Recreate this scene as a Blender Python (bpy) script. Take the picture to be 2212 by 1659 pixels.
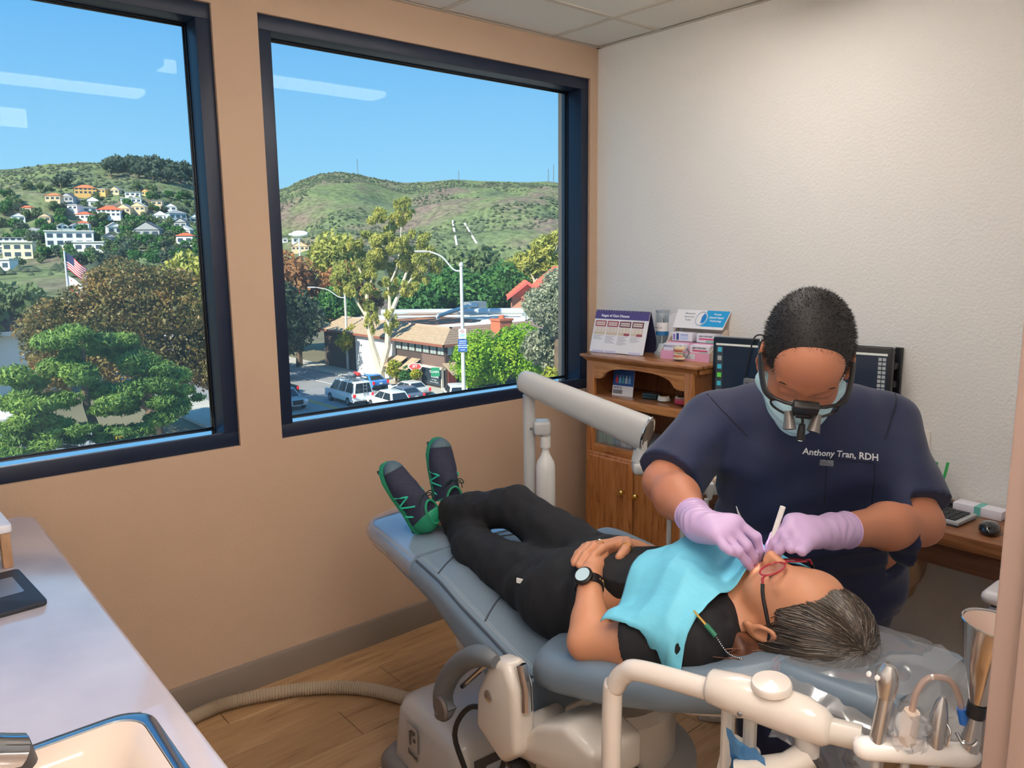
import bpy, bmesh, math, random
import numpy as np
from mathutils import Vector, Matrix

for _o in list(bpy.data.objects): bpy.data.objects.remove(_o)
SC = bpy.context.scene
COL = SC.collection
random.seed(7); RNG = np.random.default_rng(7)
PI = math.pi

# ------------------------------------------------------------------ camera
cd = bpy.data.cameras.new('camera'); cam = bpy.data.objects.new('camera', cd); COL.objects.link(cam)
cd.sensor_width = 36.0; cd.lens = 27.327; cd.clip_start = 0.02; cd.clip_end = 6000
_r, _d, _f = (0.75987, -0.64999, -0.01042), (-0.11249, -0.11569, -0.98690), (0.64026, 0.75109, -0.16102)
cam.matrix_world = Matrix(((_r[0], -_d[0], -_f[0], -2.845), (_r[1], -_d[1], -_f[1], -2.682), (_r[2], -_d[2], -_f[2], 1.581), (0, 0, 0, 1)))
SC.camera = cam
SC.view_settings.view_transform = 'Standard'; SC.view_settings.look = 'None'
SC.view_settings.gamma = 1.0; SC.view_settings.use_curve_mapping = False
SC.view_settings.exposure = 0.0

# ------------------------------------------------------------------ sky and sun
def lin(c):
    c = [x / 255.0 for x in c[:3]]
    return tuple(x / 12.92 if x <= 0.04045 else ((x + 0.055) / 1.055) ** 2.4 for x in c)
W = bpy.data.worlds.new('sky'); SC.world = W; W.use_nodes = True
nt = W.node_tree; nt.nodes.clear()
tc = nt.nodes.new('ShaderNodeTexCoord'); sx = nt.nodes.new('ShaderNodeSeparateXYZ')
rp = nt.nodes.new('ShaderNodeValToRGB'); bg = nt.nodes.new('ShaderNodeBackground'); ou = nt.nodes.new('ShaderNodeOutputWorld')
nt.links.new(tc.outputs['Generated'], sx.inputs[0]); nt.links.new(sx.outputs['Z'], rp.inputs[0])
nt.links.new(rp.outputs[0], bg.inputs[0]); nt.links.new(bg.outputs[0], ou.inputs[0])
el = rp.color_ramp.elements
el[0].position = 0.0; el[0].color = (*lin((176, 222, 248)), 1)
el[1].position = 0.5; el[1].color = (*lin((84, 160, 232)), 1)
e = el.new(0.10); e.color = (*lin((150, 212, 251)), 1)
e = el.new(0.28); e.color = (*lin((104, 182, 246)), 1)
bg.inputs[1].default_value = 1.12
sd = bpy.data.lights.new('sun', 'SUN'); sd.energy = 7.8; sd.angle = 0.009; sd.color = (1.0, 0.93, 0.80)
sun = bpy.data.objects.new('sun', sd); COL.objects.link(sun)
sun.rotation_euler = Vector((0.80, 0.22, -0.62)).to_track_quat('-Z', 'Y').to_euler()   # from the west, high

# ------------------------------------------------------------------ materials
MATS = {}
def mat(name, c=(200, 200, 200), rough=0.55, metal=0.0, var=0.0, vs=6.0, c2=None, bump=0.0, bs=80.0, spec=0.5, coat=0.0,
        emit=None, es=1.0, trans=0.0, sheen=0.0, stretch=None, alpha=1.0, kind='noise', bd=0.004, sss=0.0, detail=4.0):
    if name in MATS: return MATS[name]
    m = bpy.data.materials.new(name); m.use_nodes = True; MATS[name] = m
    t = m.node_tree; b = t.nodes['Principled BSDF']
    b.inputs['Base Color'].default_value = (*lin(c), 1); b.inputs['Roughness'].default_value = rough
    b.inputs['Metallic'].default_value = metal; b.inputs['Specular IOR Level'].default_value = spec
    b.inputs['Coat Weight'].default_value = coat; b.inputs['Coat Roughness'].default_value = 0.08
    b.inputs['Transmission Weight'].default_value = trans; b.inputs['Sheen Weight'].default_value = sheen
    b.inputs['Alpha'].default_value = alpha
    if sss: b.inputs['Subsurface Weight'].default_value = sss; b.inputs['Subsurface Radius'].default_value = (0.012, 0.005, 0.003); b.inputs['Subsurface Scale'].default_value = 0.6
    if emit: b.inputs['Emission Color'].default_value = (*lin(emit), 1); b.inputs['Emission Strength'].default_value = es
    if var or c2 or bump:
        tx = t.nodes.new('ShaderNodeTexCoord'); mp = t.nodes.new('ShaderNodeMapping')
        t.links.new(tx.outputs['Object'], mp.inputs[0])
        if stretch: mp.inputs['Scale'].default_value = stretch
    if var or c2:
        if kind == 'noise':
            n = t.nodes.new('ShaderNodeTexNoise'); n.inputs['Scale'].default_value = vs; n.inputs['Detail'].default_value = detail; fac = n.outputs[0]
        elif kind == 'voronoi':
            n = t.nodes.new('ShaderNodeTexVoronoi'); n.inputs['Scale'].default_value = vs; fac = n.outputs['Distance']
        else:
            n = t.nodes.new('ShaderNodeTexWave'); n.inputs['Scale'].default_value = vs; n.inputs['Distortion'].default_value = 6; n.inputs['Detail'].default_value = 3; fac = n.outputs[1]
        t.links.new(mp.outputs[0], n.inputs['Vector'])
        r = t.nodes.new('ShaderNodeValToRGB'); t.links.new(fac, r.inputs[0])
        a = lin(c); z = lin(c2) if c2 else tuple(min(1, x * (1 + var)) for x in a)
        if not c2: a = tuple(x * (1 - var) for x in a)
        r.color_ramp.elements[0].color = (*a, 1); r.color_ramp.elements[1].color = (*z, 1)
        r.color_ramp.elements[0].position = 0.32; r.color_ramp.elements[1].position = 0.68
        t.links.new(r.outputs[0], b.inputs['Base Color'])
    if bump:
        n2 = t.nodes.new('ShaderNodeTexNoise'); n2.inputs['Scale'].default_value = bs; n2.inputs['Detail'].default_value = 3
        t.links.new(mp.outputs[0], n2.inputs['Vector'])
        bp = t.nodes.new('ShaderNodeBump'); bp.inputs['Strength'].default_value = bump; bp.inputs['Distance'].default_value = bd
        t.links.new(n2.outputs[0], bp.inputs['Height']); t.links.new(bp.outputs[0], b.inputs['Normal'])
    return m

def clear_mat(name, tint=(255, 255, 255), refl=0.06, rough=0.0, body=0.0, bodyc=(230, 235, 240), veil=0.0):
    """thin clear sheet: transparent + a little mirror (+ a little body colour)"""
    if name in MATS: return MATS[name]
    m = bpy.data.materials.new(name); m.use_nodes = True; MATS[name] = m
    t = m.node_tree; t.nodes.clear()
    o = t.nodes.new('ShaderNodeOutputMaterial'); tr = t.nodes.new('ShaderNodeBsdfTransparent'); gl = t.nodes.new('ShaderNodeBsdfGlossy')
    tr.inputs[0].default_value = (*lin(tint), 1); gl.inputs['Roughness'].default_value = rough
    mx = t.nodes.new('ShaderNodeMixShader'); mx.inputs[0].default_value = refl
    t.links.new(tr.outputs[0], mx.inputs[1]); t.links.new(gl.outputs[0], mx.inputs[2])
    out = mx.outputs[0]
    if body:
        df = t.nodes.new('ShaderNodeBsdfDiffuse'); df.inputs[0].default_value = (*lin(bodyc), 1)
        m2 = t.nodes.new('ShaderNodeMixShader'); m2.inputs[0].default_value = body
        t.links.new(out, m2.inputs[1]); t.links.new(df.outputs[0], m2.inputs[2]); out = m2.outputs[0]
    if veil:   # dusty film, added to stand in for haze over the view
        tl = t.nodes.new('ShaderNodeBsdfTranslucent'); m3 = t.nodes.new('ShaderNodeMixShader'); m3.inputs[0].default_value = veil
        t.links.new(out, m3.inputs[1]); t.links.new(tl.outputs[0], m3.inputs[2]); out = m3.outputs[0]
    t.links.new(out, o.inputs[0])
    return m

# ------------------------------------------------------------------ mesh helpers
class MB:
    def __init__(s): s.v = []; s.f = []
    def add(s, vs, fs):
        o = len(s.v); s.v += [tuple(map(float, p)) for p in vs]; s.f += [tuple(i + o for i in f) for f in fs]; return s
    def box(s, c, d, rz=0.0, M=None):
        x, y, z = d[0] / 2, d[1] / 2, d[2] / 2
        p = [Vector((a, b, e)) for a in (-x, x) for b in (-y, y) for e in (-z, z)]
        if rz: p = [Matrix.Rotation(rz, 3, 'Z') @ q for q in p]
        if M: p = [M @ q for q in p]
        p = [q + Vector(c) for q in p]
        return s.add(p, [(0, 1, 3, 2), (4, 6, 7, 5), (0, 4, 5, 1), (2, 3, 7, 6), (0, 2, 6, 4), (1, 5, 7, 3)])
    def bx(s, x0, x1, y0, y1, z0, z1): return s.box(((x0 + x1) / 2, (y0 + y1) / 2, (z0 + z1) / 2), (x1 - x0, y1 - y0, z1 - z0))
    def rings(s, R, cap=True, close=False):
        n = len(R[0]); o = []
        vs = [p for r in R for p in r]; fs = []
        m = len(R)
        for i in range(m if close else m - 1):
            j = (i + 1) % m
            for k in range(n): fs.append((i * n + k, i * n + (k + 1) % n, j * n + (k + 1) % n, j * n + k))
        if cap and not close: fs.append(tuple(range(n - 1, -1, -1))); fs.append(tuple((m - 1) * n + k for k in range(n)))
        return s.add(vs, fs)
    def tube(s, pts, r, n=10, cap=True, close=False, sq=1.0):
        P = [Vector(p) for p in pts]; m = len(P); rr = r if hasattr(r, '__len__') else [r] * m
        R = []; up = None
        for i in range(m):
            a = P[(i + 1) % m] if (close or i < m - 1) else P[i]; b = P[i - 1] if (close or i > 0) else P[i]
            t = (a - b).normalized()
            if up is None: up = Vector((0, 0, 1)) if abs(t.z) < 0.9 else Vector((1, 0, 0))
            u = t.cross(up).normalized() if t.cross(up).length > 1e-6 else Vector((1, 0, 0)); w = u.cross(t).normalized(); up = w
            R.append([P[i] + (u * math.cos(2 * PI * k / n) + w * math.sin(2 * PI * k / n) * sq) * rr[i] for k in range(n)])
        return s.rings(R, cap, close)
    def lathe(s, prof, c=(0, 0, 0), n=24, axis=None):
        R = []
        M = Vector((0, 0, 1)).rotation_difference(Vector(axis)).to_matrix() if axis else None
        for r, z in prof:
            ring = [Vector((max(r, 1e-5) * math.cos(2 * PI * k / n), max(r, 1e-5) * math.sin(2 * PI * k / n), z)) for k in range(n)]
            if M: ring = [M @ p for p in ring]
            R.append([p + Vector(c) for p in ring])
        return s.rings(R)
    def prism(s, poly, a, b, fn):
        """extrude 2-D poly between parameters a and b; fn(u, v, w) -> point"""
        return s.rings([[fn(u, v, a) for u, v in poly], [fn(u, v, b) for u, v in poly]])
    def quad(s, a, b, c, d): return s.add([a, b, c, d], [(0, 1, 2, 3)])
    def mesh(s, name):
        me = bpy.data.meshes.new(name); me.from_pydata(s.v, [], s.f); me.update(); return me

def fix(me, smooth=30, bevel=0.0, seg=2, subsurf=0, merge=True):
    bm = bmesh.new(); bm.from_mesh(me)
    if merge: bmesh.ops.remove_doubles(bm, verts=bm.verts, dist=1e-6)
    bmesh.ops.recalc_face_normals(bm, faces=bm.faces)
    if bevel:
        es = [e for e in bm.edges if len(e.link_faces) == 2 and e.calc_face_angle(0) > 0.5]
        bmesh.ops.bevel(bm, geom=es, offset=bevel, segments=seg, profile=0.5, affect='EDGES', clamp_overlap=True)
    if subsurf:
        for _ in range(subsurf): bmesh.ops.subdivide_edges(bm, edges=bm.edges, cuts=1, use_grid_fill=True, smooth=1.0)
    bm.to_mesh(me); bm.free()
    if smooth:
        me.polygons.foreach_set('use_smooth', [True] * len(me.polygons)); me.set_sharp_from_angle(angle=math.radians(smooth))
    return me

def obj(name, src, m, parent=None, loc=None, smooth=30, bevel=0.0, seg=2, rz=None, kind=None, label=None):
    me = src.mesh(name) if isinstance(src, MB) else src
    if isinstance(src, MB): fix(me, smooth, bevel, seg)
    o = bpy.data.objects.new(name, me); COL.objects.link(o)
    if m is not None: me.materials.clear(); me.materials.append(m)
    if parent: o.parent = parent
    if loc is not None: o.location = loc
    if rz: o.rotation_euler[2] = rz
    if kind: o['kind'] = kind
    if label: o['label'] = label
    return o
def thing(name, label, cat, loc=(0, 0, 0), rz=0.0, group=None):
    o = bpy.data.objects.new(name, None); COL.objects.link(o); o.location = loc; o.rotation_euler[2] = rz
    o.empty_display_size = 0.05; o['label'] = label; o['category'] = cat
    if group: o['group'] = group
    return o
def tag(o, label, cat, group=None):
    o['label'] = label; o['category'] = cat
    if group: o['group'] = group
    return o
def struct(name, src, m, parent=None, **k):
    o = obj(name, src, m, parent, **k)
    if not parent: o['kind'] = 'structure'
    return o
def sempty(name, loc=(0, 0, 0)):
    o = bpy.data.objects.new(name, None); COL.objects.link(o); o.location = loc; o['kind'] = 'structure'; return o
def link_copy(o, parent, loc=None, rz=None):
    c = o.copy(); COL.objects.link(c); c.parent = parent
    if loc is not None: c.location = loc
    if rz is not None: c.rotation_euler[2] = rz
    return c
def text(name, body, size, m, parent, M, align='CENTER', ext=0.0004, bold=0.0):
    """flat lettering; M: 4x4 in the parent's space (x = reading direction, y = up, z = out of the surface)"""
    cu = bpy.data.curves.new(name, 'FONT'); cu.body = body; cu.size = size; cu.align_x = align; cu.align_y = 'CENTER'; cu.extrude = ext; cu.offset = bold
    cu.resolution_u = 2
    t = bpy.data.objects.new('tmp', cu); COL.objects.link(t)
    bpy.context.view_layer.update()
    me = bpy.data.meshes.new_from_object(t.evaluated_get(bpy.context.evaluated_depsgraph_get()))
    bpy.data.objects.remove(t); bpy.data.curves.remove(cu)
    o = bpy.data.objects.new(name, me); COL.objects.link(o); me.materials.clear(); me.materials.append(m); o.parent = parent
    o.matrix_local = M
    return o
def frame(o, x, y, z=None):
    x = Vector(x).normalized(); y = Vector(y); z = x.cross(y).normalized(); y = z.cross(x).normalized()
    return Matrix(((x.x, y.x, z.x, o[0]), (x.y, y.y, z.y, o[1]), (x.z, y.z, z.z, o[2]), (0, 0, 0, 1)))
def arc(c, r, a0, a1, n, fn): return [fn(c[0] + r * math.cos(a0 + (a1 - a0) * i / n), c[1] + r * math.sin(a0 + (a1 - a0) * i / n)) for i in range(n + 1)]
def rpoly(x0, x1, y0, y1, r, n=4):
    P = []
    for cx, cy, a in ((x1 - r, y1 - r, 0), (x0 + r, y1 - r, 90), (x0 + r, y0 + r, 180), (x1 - r, y0 + r, 270)):
        P += [(cx + r * math.cos(math.radians(a + 90 * i / n)), cy + r * math.sin(math.radians(a + 90 * i / n))) for i in range(n + 1)]
    return P
def bez(P, n=24):
    """Catmull-Rom through points"""
    P = [Vector(p) for p in P]; Q = [P[0] * 2 - P[1]] + P + [P[-1] * 2 - P[-2]]; out = []
    k = len(P) - 1; per = max(1, n // k)
    for i in range(k):
        a, b, c, d = Q[i:i + 4]
        for j in range(per):
            t = j / per
            out.append(0.5 * ((2 * b) + (c - a) * t + (2 * a - 5 * b + 4 * c - d) * t * t + (3 * b - a - 3 * c + d) * t ** 3))
    return out + [P[-1]]

# ================================================================== THE ROOM
H = 2.55; XL = -3.25; YB = -4.7
M_wallw = mat('wall_paint_cream', (200, 171, 146), 0.85, var=0.02, vs=3, bump=0.35, bs=140, bd=0.003)
M_wallr = mat('wall_paint_white', (236, 233, 228), 0.85, bump=0.55, bs=95, bd=0.004)
M_base = mat('baseboard_taupe', (138, 124, 112), 0.55)
M_baseb = mat('baseboard_grey', (150, 152, 158), 0.55)
M_ceil = mat('ceiling_tile_white', (226, 221, 212), 0.9, bump=0.3, bs=300, bd=0.001)
M_grid = mat('ceiling_grid_paint', (206, 196, 182), 0.5)
M_frame = mat('window_frame_dark_bronze', (24, 38, 62), 0.42)
M_strip = mat('sill_mirror_metal', (226, 234, 242), 0.08, metal=1.0)  # mirror strip added to give the dark frame ledge its sky reflection
M_frame2 = mat('window_bead_black', (16, 20, 28), 0.35)
M_glass = clear_mat('window_glass', (250, 253, 252), 0.007, veil=0.045)
M_dust_haze = M_glass
M_trim = mat('door_trim_paint', (168, 142, 130), 0.5)

# floor of separate planks
def plank_mat():
    m = bpy.data.materials.new('oak_plank'); m.use_nodes = True; t = m.node_tree; b = t.nodes['Principled BSDF']
    b.inputs['Roughness'].default_value = 0.42
    tx = t.nodes.new('ShaderNodeTexCoord'); oi = t.nodes.new('ShaderNodeObjectInfo'); mp = t.nodes.new('ShaderNodeMapping'); mp.inputs['Scale'].default_value = (1.1, 9, 1)
    ad = t.nodes.new('ShaderNodeVectorMath'); ad.operation = 'ADD'; sc = t.nodes.new('ShaderNodeVectorMath'); sc.operation = 'SCALE'; sc.inputs['Scale'].default_value = 40
    cb = t.nodes.new('ShaderNodeCombineXYZ'); t.links.new(oi.outputs['Random'], cb.inputs[0]); t.links.new(oi.outputs['Random'], cb.inputs[1])
    t.links.new(cb.outputs[0], sc.inputs[0]); t.links.new(tx.outputs['Object'], ad.inputs[0]); t.links.new(sc.outputs[0], ad.inputs[1]); t.links.new(ad.outputs[0], mp.inputs[0])
    n = t.nodes.new('ShaderNodeTexNoise'); n.inputs['Scale'].default_value = 3.0; n.inputs['Detail'].default_value = 6; n.inputs['Roughness'].default_value = 0.6; n.inputs['Distortion'].default_value = 0.8
    t.links.new(mp.outputs[0], n.inputs[0])
    r = t.nodes.new('ShaderNodeValToRGB'); E = r.color_ramp.elements
    E[0].position = 0.24; E[0].color = (*lin((112, 82, 56)), 1); E[1].position = 0.66; E[1].color = (*lin((184, 148, 108)), 1)
    q = E.new(0.42); q.color = (*lin((166, 129, 91)), 1)
    t.links.new(n.outputs[0], r.inputs[0])
    hs = t.nodes.new('ShaderNodeHueSaturation'); mr = t.nodes.new('ShaderNodeMapRange'); mr.inputs['To Min'].default_value = 0.88; mr.inputs['To Max'].default_value = 1.1
    t.links.new(oi.outputs['Random'], mr.inputs[0]); t.links.new(mr.outputs[0], hs.inputs['Value']); t.links.new(r.outputs[0], hs.inputs['Color']); t.links.new(hs.outputs[0], b.inputs['Base Color'])
    return m
M_plank = plank_mat()
floor = struct('floor', MB().bx(XL - 0.1, 0.1, YB - 0.1, 0.1, -0.06, -0.012), mat('floor_underlay', (84, 66, 48), 0.9))
pw, pl = 0.179, 1.22
pm = fix(MB().box((0, 0, 0), (pl - 0.002, pw - 0.0016, 0.012)).mesh('plank'), 0, 0.0012, 1); pm.materials.append(M_plank)
row = 0; y = 0.011
while y > YB:
    offs = (0.03, 0.62, 0.35, 0.95, 0.2, 0.75)[row % 6]
    x = XL - pl + offs
    while x < 0.0:
        x0, x1 = max(x, XL), min(x + pl, 0.0)
        if x1 - x0 > 0.02:
            me = pm
            if x1 - x0 < pl - 0.001:
                me = fix(MB().box((0, 0, 0), (x1 - x0 - 0.002, pw - 0.0016, 0.012)).mesh('plank'), 0, 0.0012, 1); me.materials.append(M_plank)
            o = bpy.data.objects.new('plank', me); COL.objects.link(o); o.parent = floor; o.location = ((x0 + x1) / 2, y - pw / 2, -0.006)
        x += pl
    y -= pw; row += 1

# window wall with two openings
W2 = (-1.675, -0.052); W1 = (-3.40, -1.831); WZ = (0.928, 2.409); TH = 0.22
mb = MB()
mb.bx(XL - 0.3, 0.2, 0, TH, -0.05, WZ[0]); mb.bx(XL - 0.3, 0.2, 0, TH, WZ[1], H + 0.1)
mb.bx(W1[1], W2[0], 0, TH, WZ[0], WZ[1]); mb.bx(W2[1], 0.2, 0, TH, WZ[0], WZ[1])
struct('wall_front', mb, M_wallw, smooth=0)
struct('wall_right', MB().bx(0, 0.15, YB - 0.1, 0, -0.05, H + 0.1), M_wallr, smooth=0)
struct('wall_left', MB().bx(XL - 0.15, XL, YB - 0.1, 0, -0.05, H + 0.1), M_wallr, smooth=0)
struct('wall_back', MB().bx(XL, 0, YB - 0.15, YB, -0.05, H + 0.1), M_wallr, smooth=0)
struct('wall_partition', MB().bx(-1.875, 0, -2.53, -2.42, 0, H), M_wallr, smooth=0)
# door casing at the end of the partition
tr = sempty('trim_1')
obj('door_jamb', MB().bx(-1.9, -1.875, -2.545, -2.408, 0, H - 0.02), M_trim, tr, bevel=0.003)
obj('door_stop', MB().bx(-1.912, -1.9, -2.545, -2.436, 0, H - 0.02), M_trim, tr, bevel=0.002)

def window(name, x0, x1):
    w = sempty(name, ((x0 + x1) / 2, 0, WZ[0]))
    zc = WZ[0]; hw = (x1 - x0) / 2; hh = WZ[1] - WZ[0]
    fw, f0, f1 = 0.05, 0.012, 0.115
    def ring(nm, a, d0, d1, wd, m, bv=0.002):
        obj(nm, MB().bx(-hw + a, hw - a, d0, d1, a, a + wd), m, w, bevel=bv)
        obj(nm, MB().bx(-hw + a, hw - a, d0, d1, hh - a - wd, hh - a), m, w, bevel=bv)
        obj(nm, MB().bx(-hw + a, -hw + a + wd, d0, d1, a + wd, hh - a - wd), m, w, bevel=bv)
        obj(nm, MB().bx(hw - a - wd, hw - a, d0, d1, a + wd, hh - a - wd), m, w, bevel=bv)
    ring('frame_rail', 0.0, f0, f1 + 0.03, fw, M_frame)
    ring('glazing_bead', fw, 0.100, 0.110, 0.004, M_frame2, 0.001)
    ring('gasket', fw, 0.110, 0.118, 0.009, M_frame2, 0.001)
    obj('sill_mirror', MB().bx(-hw + fw, hw - fw, 0.022, 0.100, fw, fw + 0.0025), M_strip, w, smooth=0)
    obj('pane', MB().bx(-hw + 0.03, hw - 0.03, 0.118, 0.120, 0.03, hh - 0.03), M_glass, w, smooth=0)
    return w
window('window_1', *W1); window('window_2', *W2)

def baseboard(name, p0, p1, n, m):
    """profile board along the wall from p0 to p1; n = inward normal"""
    prof = [(0, 0), (0.014, 0), (0.014, 0.086), (0.011, 0.094), (0.011, 0.099), (0.006, 0.108), (0, 0.109)]
    a, b = Vector((*p0, 0)), Vector((*p1, 0)); nn = Vector((*n, 0))
    return struct(name, MB().rings([[q + nn * u + Vector((0, 0, v)) for u, v in prof] for q in (a, b)]), m)
baseboard('baseboard_front', (XL, 0), (0, 0), (0, -1), M_base)
baseboard('baseboard_right', (0, 0), (0, -2.42), (-1, 0), M_baseb)

# ceiling: grid bars and loose panels
ceil = struct('ceiling', MB().bx(XL - 0.1, 0.1, YB - 0.1, 0.1, H + 0.03, H + 0.1), M_ceil, smooth=0)
gx = [0.0]; x = -0.303
while x > XL: gx.append(x); x -= 0.61
gx.append(XL)
gy = [0.0]; y = -0.372
while y > YB: gy.append(y); y -= 1.22
gy.append(YB)
mb = MB()
for x in gx[1:-1]: mb.bx(x - 0.012, x + 0.012, YB, 0, H - 0.001, H + 0.028)
for y in gy[1:-1]:
    for a, b in zip(gx[:-1], gx[1:]): mb.bx(b + 0.012, a - 0.012, y - 0.012, y + 0.012, H - 0.001, H + 0.028)
obj('ceiling_grid', mb, M_grid, ceil, smooth=0)
obj('wall_angle', MB().bx(XL, 0, -0.02, 0, H - 0.002, H).bx(-0.02, 0, YB, 0, H - 0.002, H), M_grid, ceil, smooth=0)
for i in range(len(gx) - 1):
    for j in range(len(gy) - 1):
        obj('ceiling_tile', MB().bx(gx[i + 1] + 0.004, gx[i] - 0.004, gy[j + 1] + 0.004, gy[j] - 0.004, H + 0.003, H + 0.016), M_ceil, ceil, smooth=0, bevel=0.001, seg=1)

# ceiling fixtures: two strips reflected in the panes, two unseen panels added as fill
M_lamp = mat('lamp_diffuser', (255, 255, 255), 0.4, emit=(255, 246, 238), es=17.0)
M_lamph = mat('lamp_housing', (235, 235, 232), 0.4)
def ceiling_light(c, sx, sy, label):
    t = thing('ceiling_light', label, 'ceiling light', (c[0], c[1], H - 0.055), group='fluorescent ceiling fixtures')
    obj('housing', MB().bx(-sx / 2 - 0.015, sx / 2 + 0.015, -sy / 2 - 0.015, sy / 2 + 0.015, 0.03, 0.054), M_lamph, t, bevel=0.004)
    obj('diffuser', MB().bx(-sx / 2, sx / 2, -sy / 2, sy / 2, 0.0, 0.03), M_lamp, t, bevel=0.008)
    for s in (-1, 1): obj('end_cap', MB().bx(s * (sx / 2 + 0.008) - 0.008, s * (sx / 2 + 0.008) + 0.008, -sy / 2 - 0.004, sy / 2 + 0.004, -0.003, 0.031), M_lamph, t, bevel=0.003)
ceiling_light((-2.05, -1.93), 1.22, 0.16, 'long fluorescent ceiling fixture above the counter side of the room')
ceiling_light((-0.96, -1.17), 1.22, 0.16, 'long fluorescent ceiling fixture above the dental chair near the desk')
ceiling_light((-2.3, -3.2), 1.22, 0.6, 'wide added fill light panel on the ceiling behind the viewer')
ceiling_light((-0.9, -3.6), 1.22, 0.6, 'wide added fill light panel on the hallway ceiling, out of view')

# ================================================================== OUTSIDE
GZ = -11.0
UA = np.array([0.7611, -0.6488]); UB = np.array([0.6488, 0.7611]); C0 = np.array([-2.845, -2.682])
# skyline of the hills: tangent of bearing, tangent of elevation, distance of the ridge
SKY_T = np.array([-1.6, -1.1, -0.80, -0.70, -0.6044, -0.5707, -0.5318, -0.4932, -0.4603, -0.4217, -0.3831, -0.3612, -0.335, -0.31, -0.295, -0.278, -0.2608, -0.238, -0.2156, -0.1933, -0.16, -0.132, -0.1039, -0.0702, -0.0477, -0.014, 0.0198, 0.0479, 0.0705, 0.0875, 0.13, 0.3, 0.7, 1.5])
SKY_E = np.array([0.05, 0.07, 0.098, 0.108, 0.1165, 0.1206, 0.1225, 0.1196, 0.1156, 0.1116, 0.106, 0.1004, 0.094, 0.087, 0.085, 0.09, 0.0981, 0.1051, 0.1071, 0.1048, 0.0975, 0.0935, 0.0944, 0.0969, 0.0952, 0.0939, 0.0926, 0.0935, 0.09, 0.085, 0.078, 0.06, 0.05, 0.03])
SKY_B = np.interp(SKY_T, [-1.6, -0.45, -0.36, -0.30, 1.5], [820, 820, 900, 1350, 1350])
def vnoise(x, y, seed=0):
    xi = np.floor(x).astype(int); yi = np.floor(y).astype(int); xf = x - xi; yf = y - yi
    def h(a, b):
        n = (a * 374761393 + b * 668265263 + seed * 1442695041) & 0x7fffffff
        n = ((n ^ (n >> 13)) * 1274126177) & 0x7fffffff
        return ((n ^ (n >> 16)) & 0xffff) / 65535.0
    u = xf * xf * (3 - 2 * xf); v = yf * yf * (3 - 2 * yf)
    return (h(xi, yi) * (1 - u) + h(xi + 1, yi) * u) * (1 - v) + (h(xi, yi + 1) * (1 - u) + h(xi + 1, yi + 1) * u) * v
def terrain(a, b):
    """height of the hills at lateral a, forward b (metres from the building)"""
    a = np.asarray(a, float); b = np.asarray(b, float)
    t = a / np.maximum(b, 1); B = np.interp(t, SKY_T, SKY_B); E = np.interp(t, SKY_T, SKY_E)
    zr = 1.58 + E * B; q = b / B
    f = np.clip((q - 0.2) / 0.8, 0, 1) ** 1.35
    z = GZ + (zr - GZ) * f
    n = vnoise(a / 130, b / 150, 1) - 0.5 + 0.5 * (vnoise(a / 50, b / 60, 2) - 0.5) - 0.9 * np.abs(vnoise(a / 170 + 7, b / 420, 3) - 0.5)
    z = z + n * 44 * np.clip((q - 0.2) / 0.3, 0, 1) * np.clip((1 - q) / 0.25, 0, 1)
    z = z + (vnoise(a / 11, b / 11, 5) - 0.5) * 2.2 * np.clip((q - 0.25) / 0.2, 0, 1)
    return np.where(q > 1, zr - (q - 1) * B * 0.25, z)
def world_ab(a, b): p = C0 + UA * a + UB * b; return p[0], p[1]
A = np.linspace(-1500, 1300, 330); Bf = np.concatenate([np.linspace(140, 700, 120), np.linspace(708, 1750, 150)])
AA, BB = np.meshgrid(A, Bf); ZZ = terrain(AA, BB)
XY = C0 + AA[..., None] * UA + BB[..., None] * UB
vs = np.concatenate([XY, ZZ[..., None]], -1).reshape(-1, 3)
nb, na = AA.shape
idx = np.arange(nb * na).reshape(nb, na)
fs = np.stack([idx[:-1, :-1], idx[:-1, 1:], idx[1:, 1:], idx[1:, :-1]], -1).reshape(-1, 4)
def np_mesh(name, v, f, smooth=False):
    me = bpy.data.meshes.new(name); me.vertices.add(len(v)); me.vertices.foreach_set('co', np.ascontiguousarray(v, np.float32).ravel())
    k = f.shape[1]; me.loops.add(f.size); me.loops.foreach_set('vertex_index', f.ravel().astype(np.int32)); me.polygons.add(len(f))
    me.polygons.foreach_set('loop_start', np.arange(0, f.size, k, dtype=np.int32)); me.polygons.foreach_set('use_smooth', np.full(len(f), smooth)); me.update(calc_edges=True); me.validate(); return me
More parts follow.
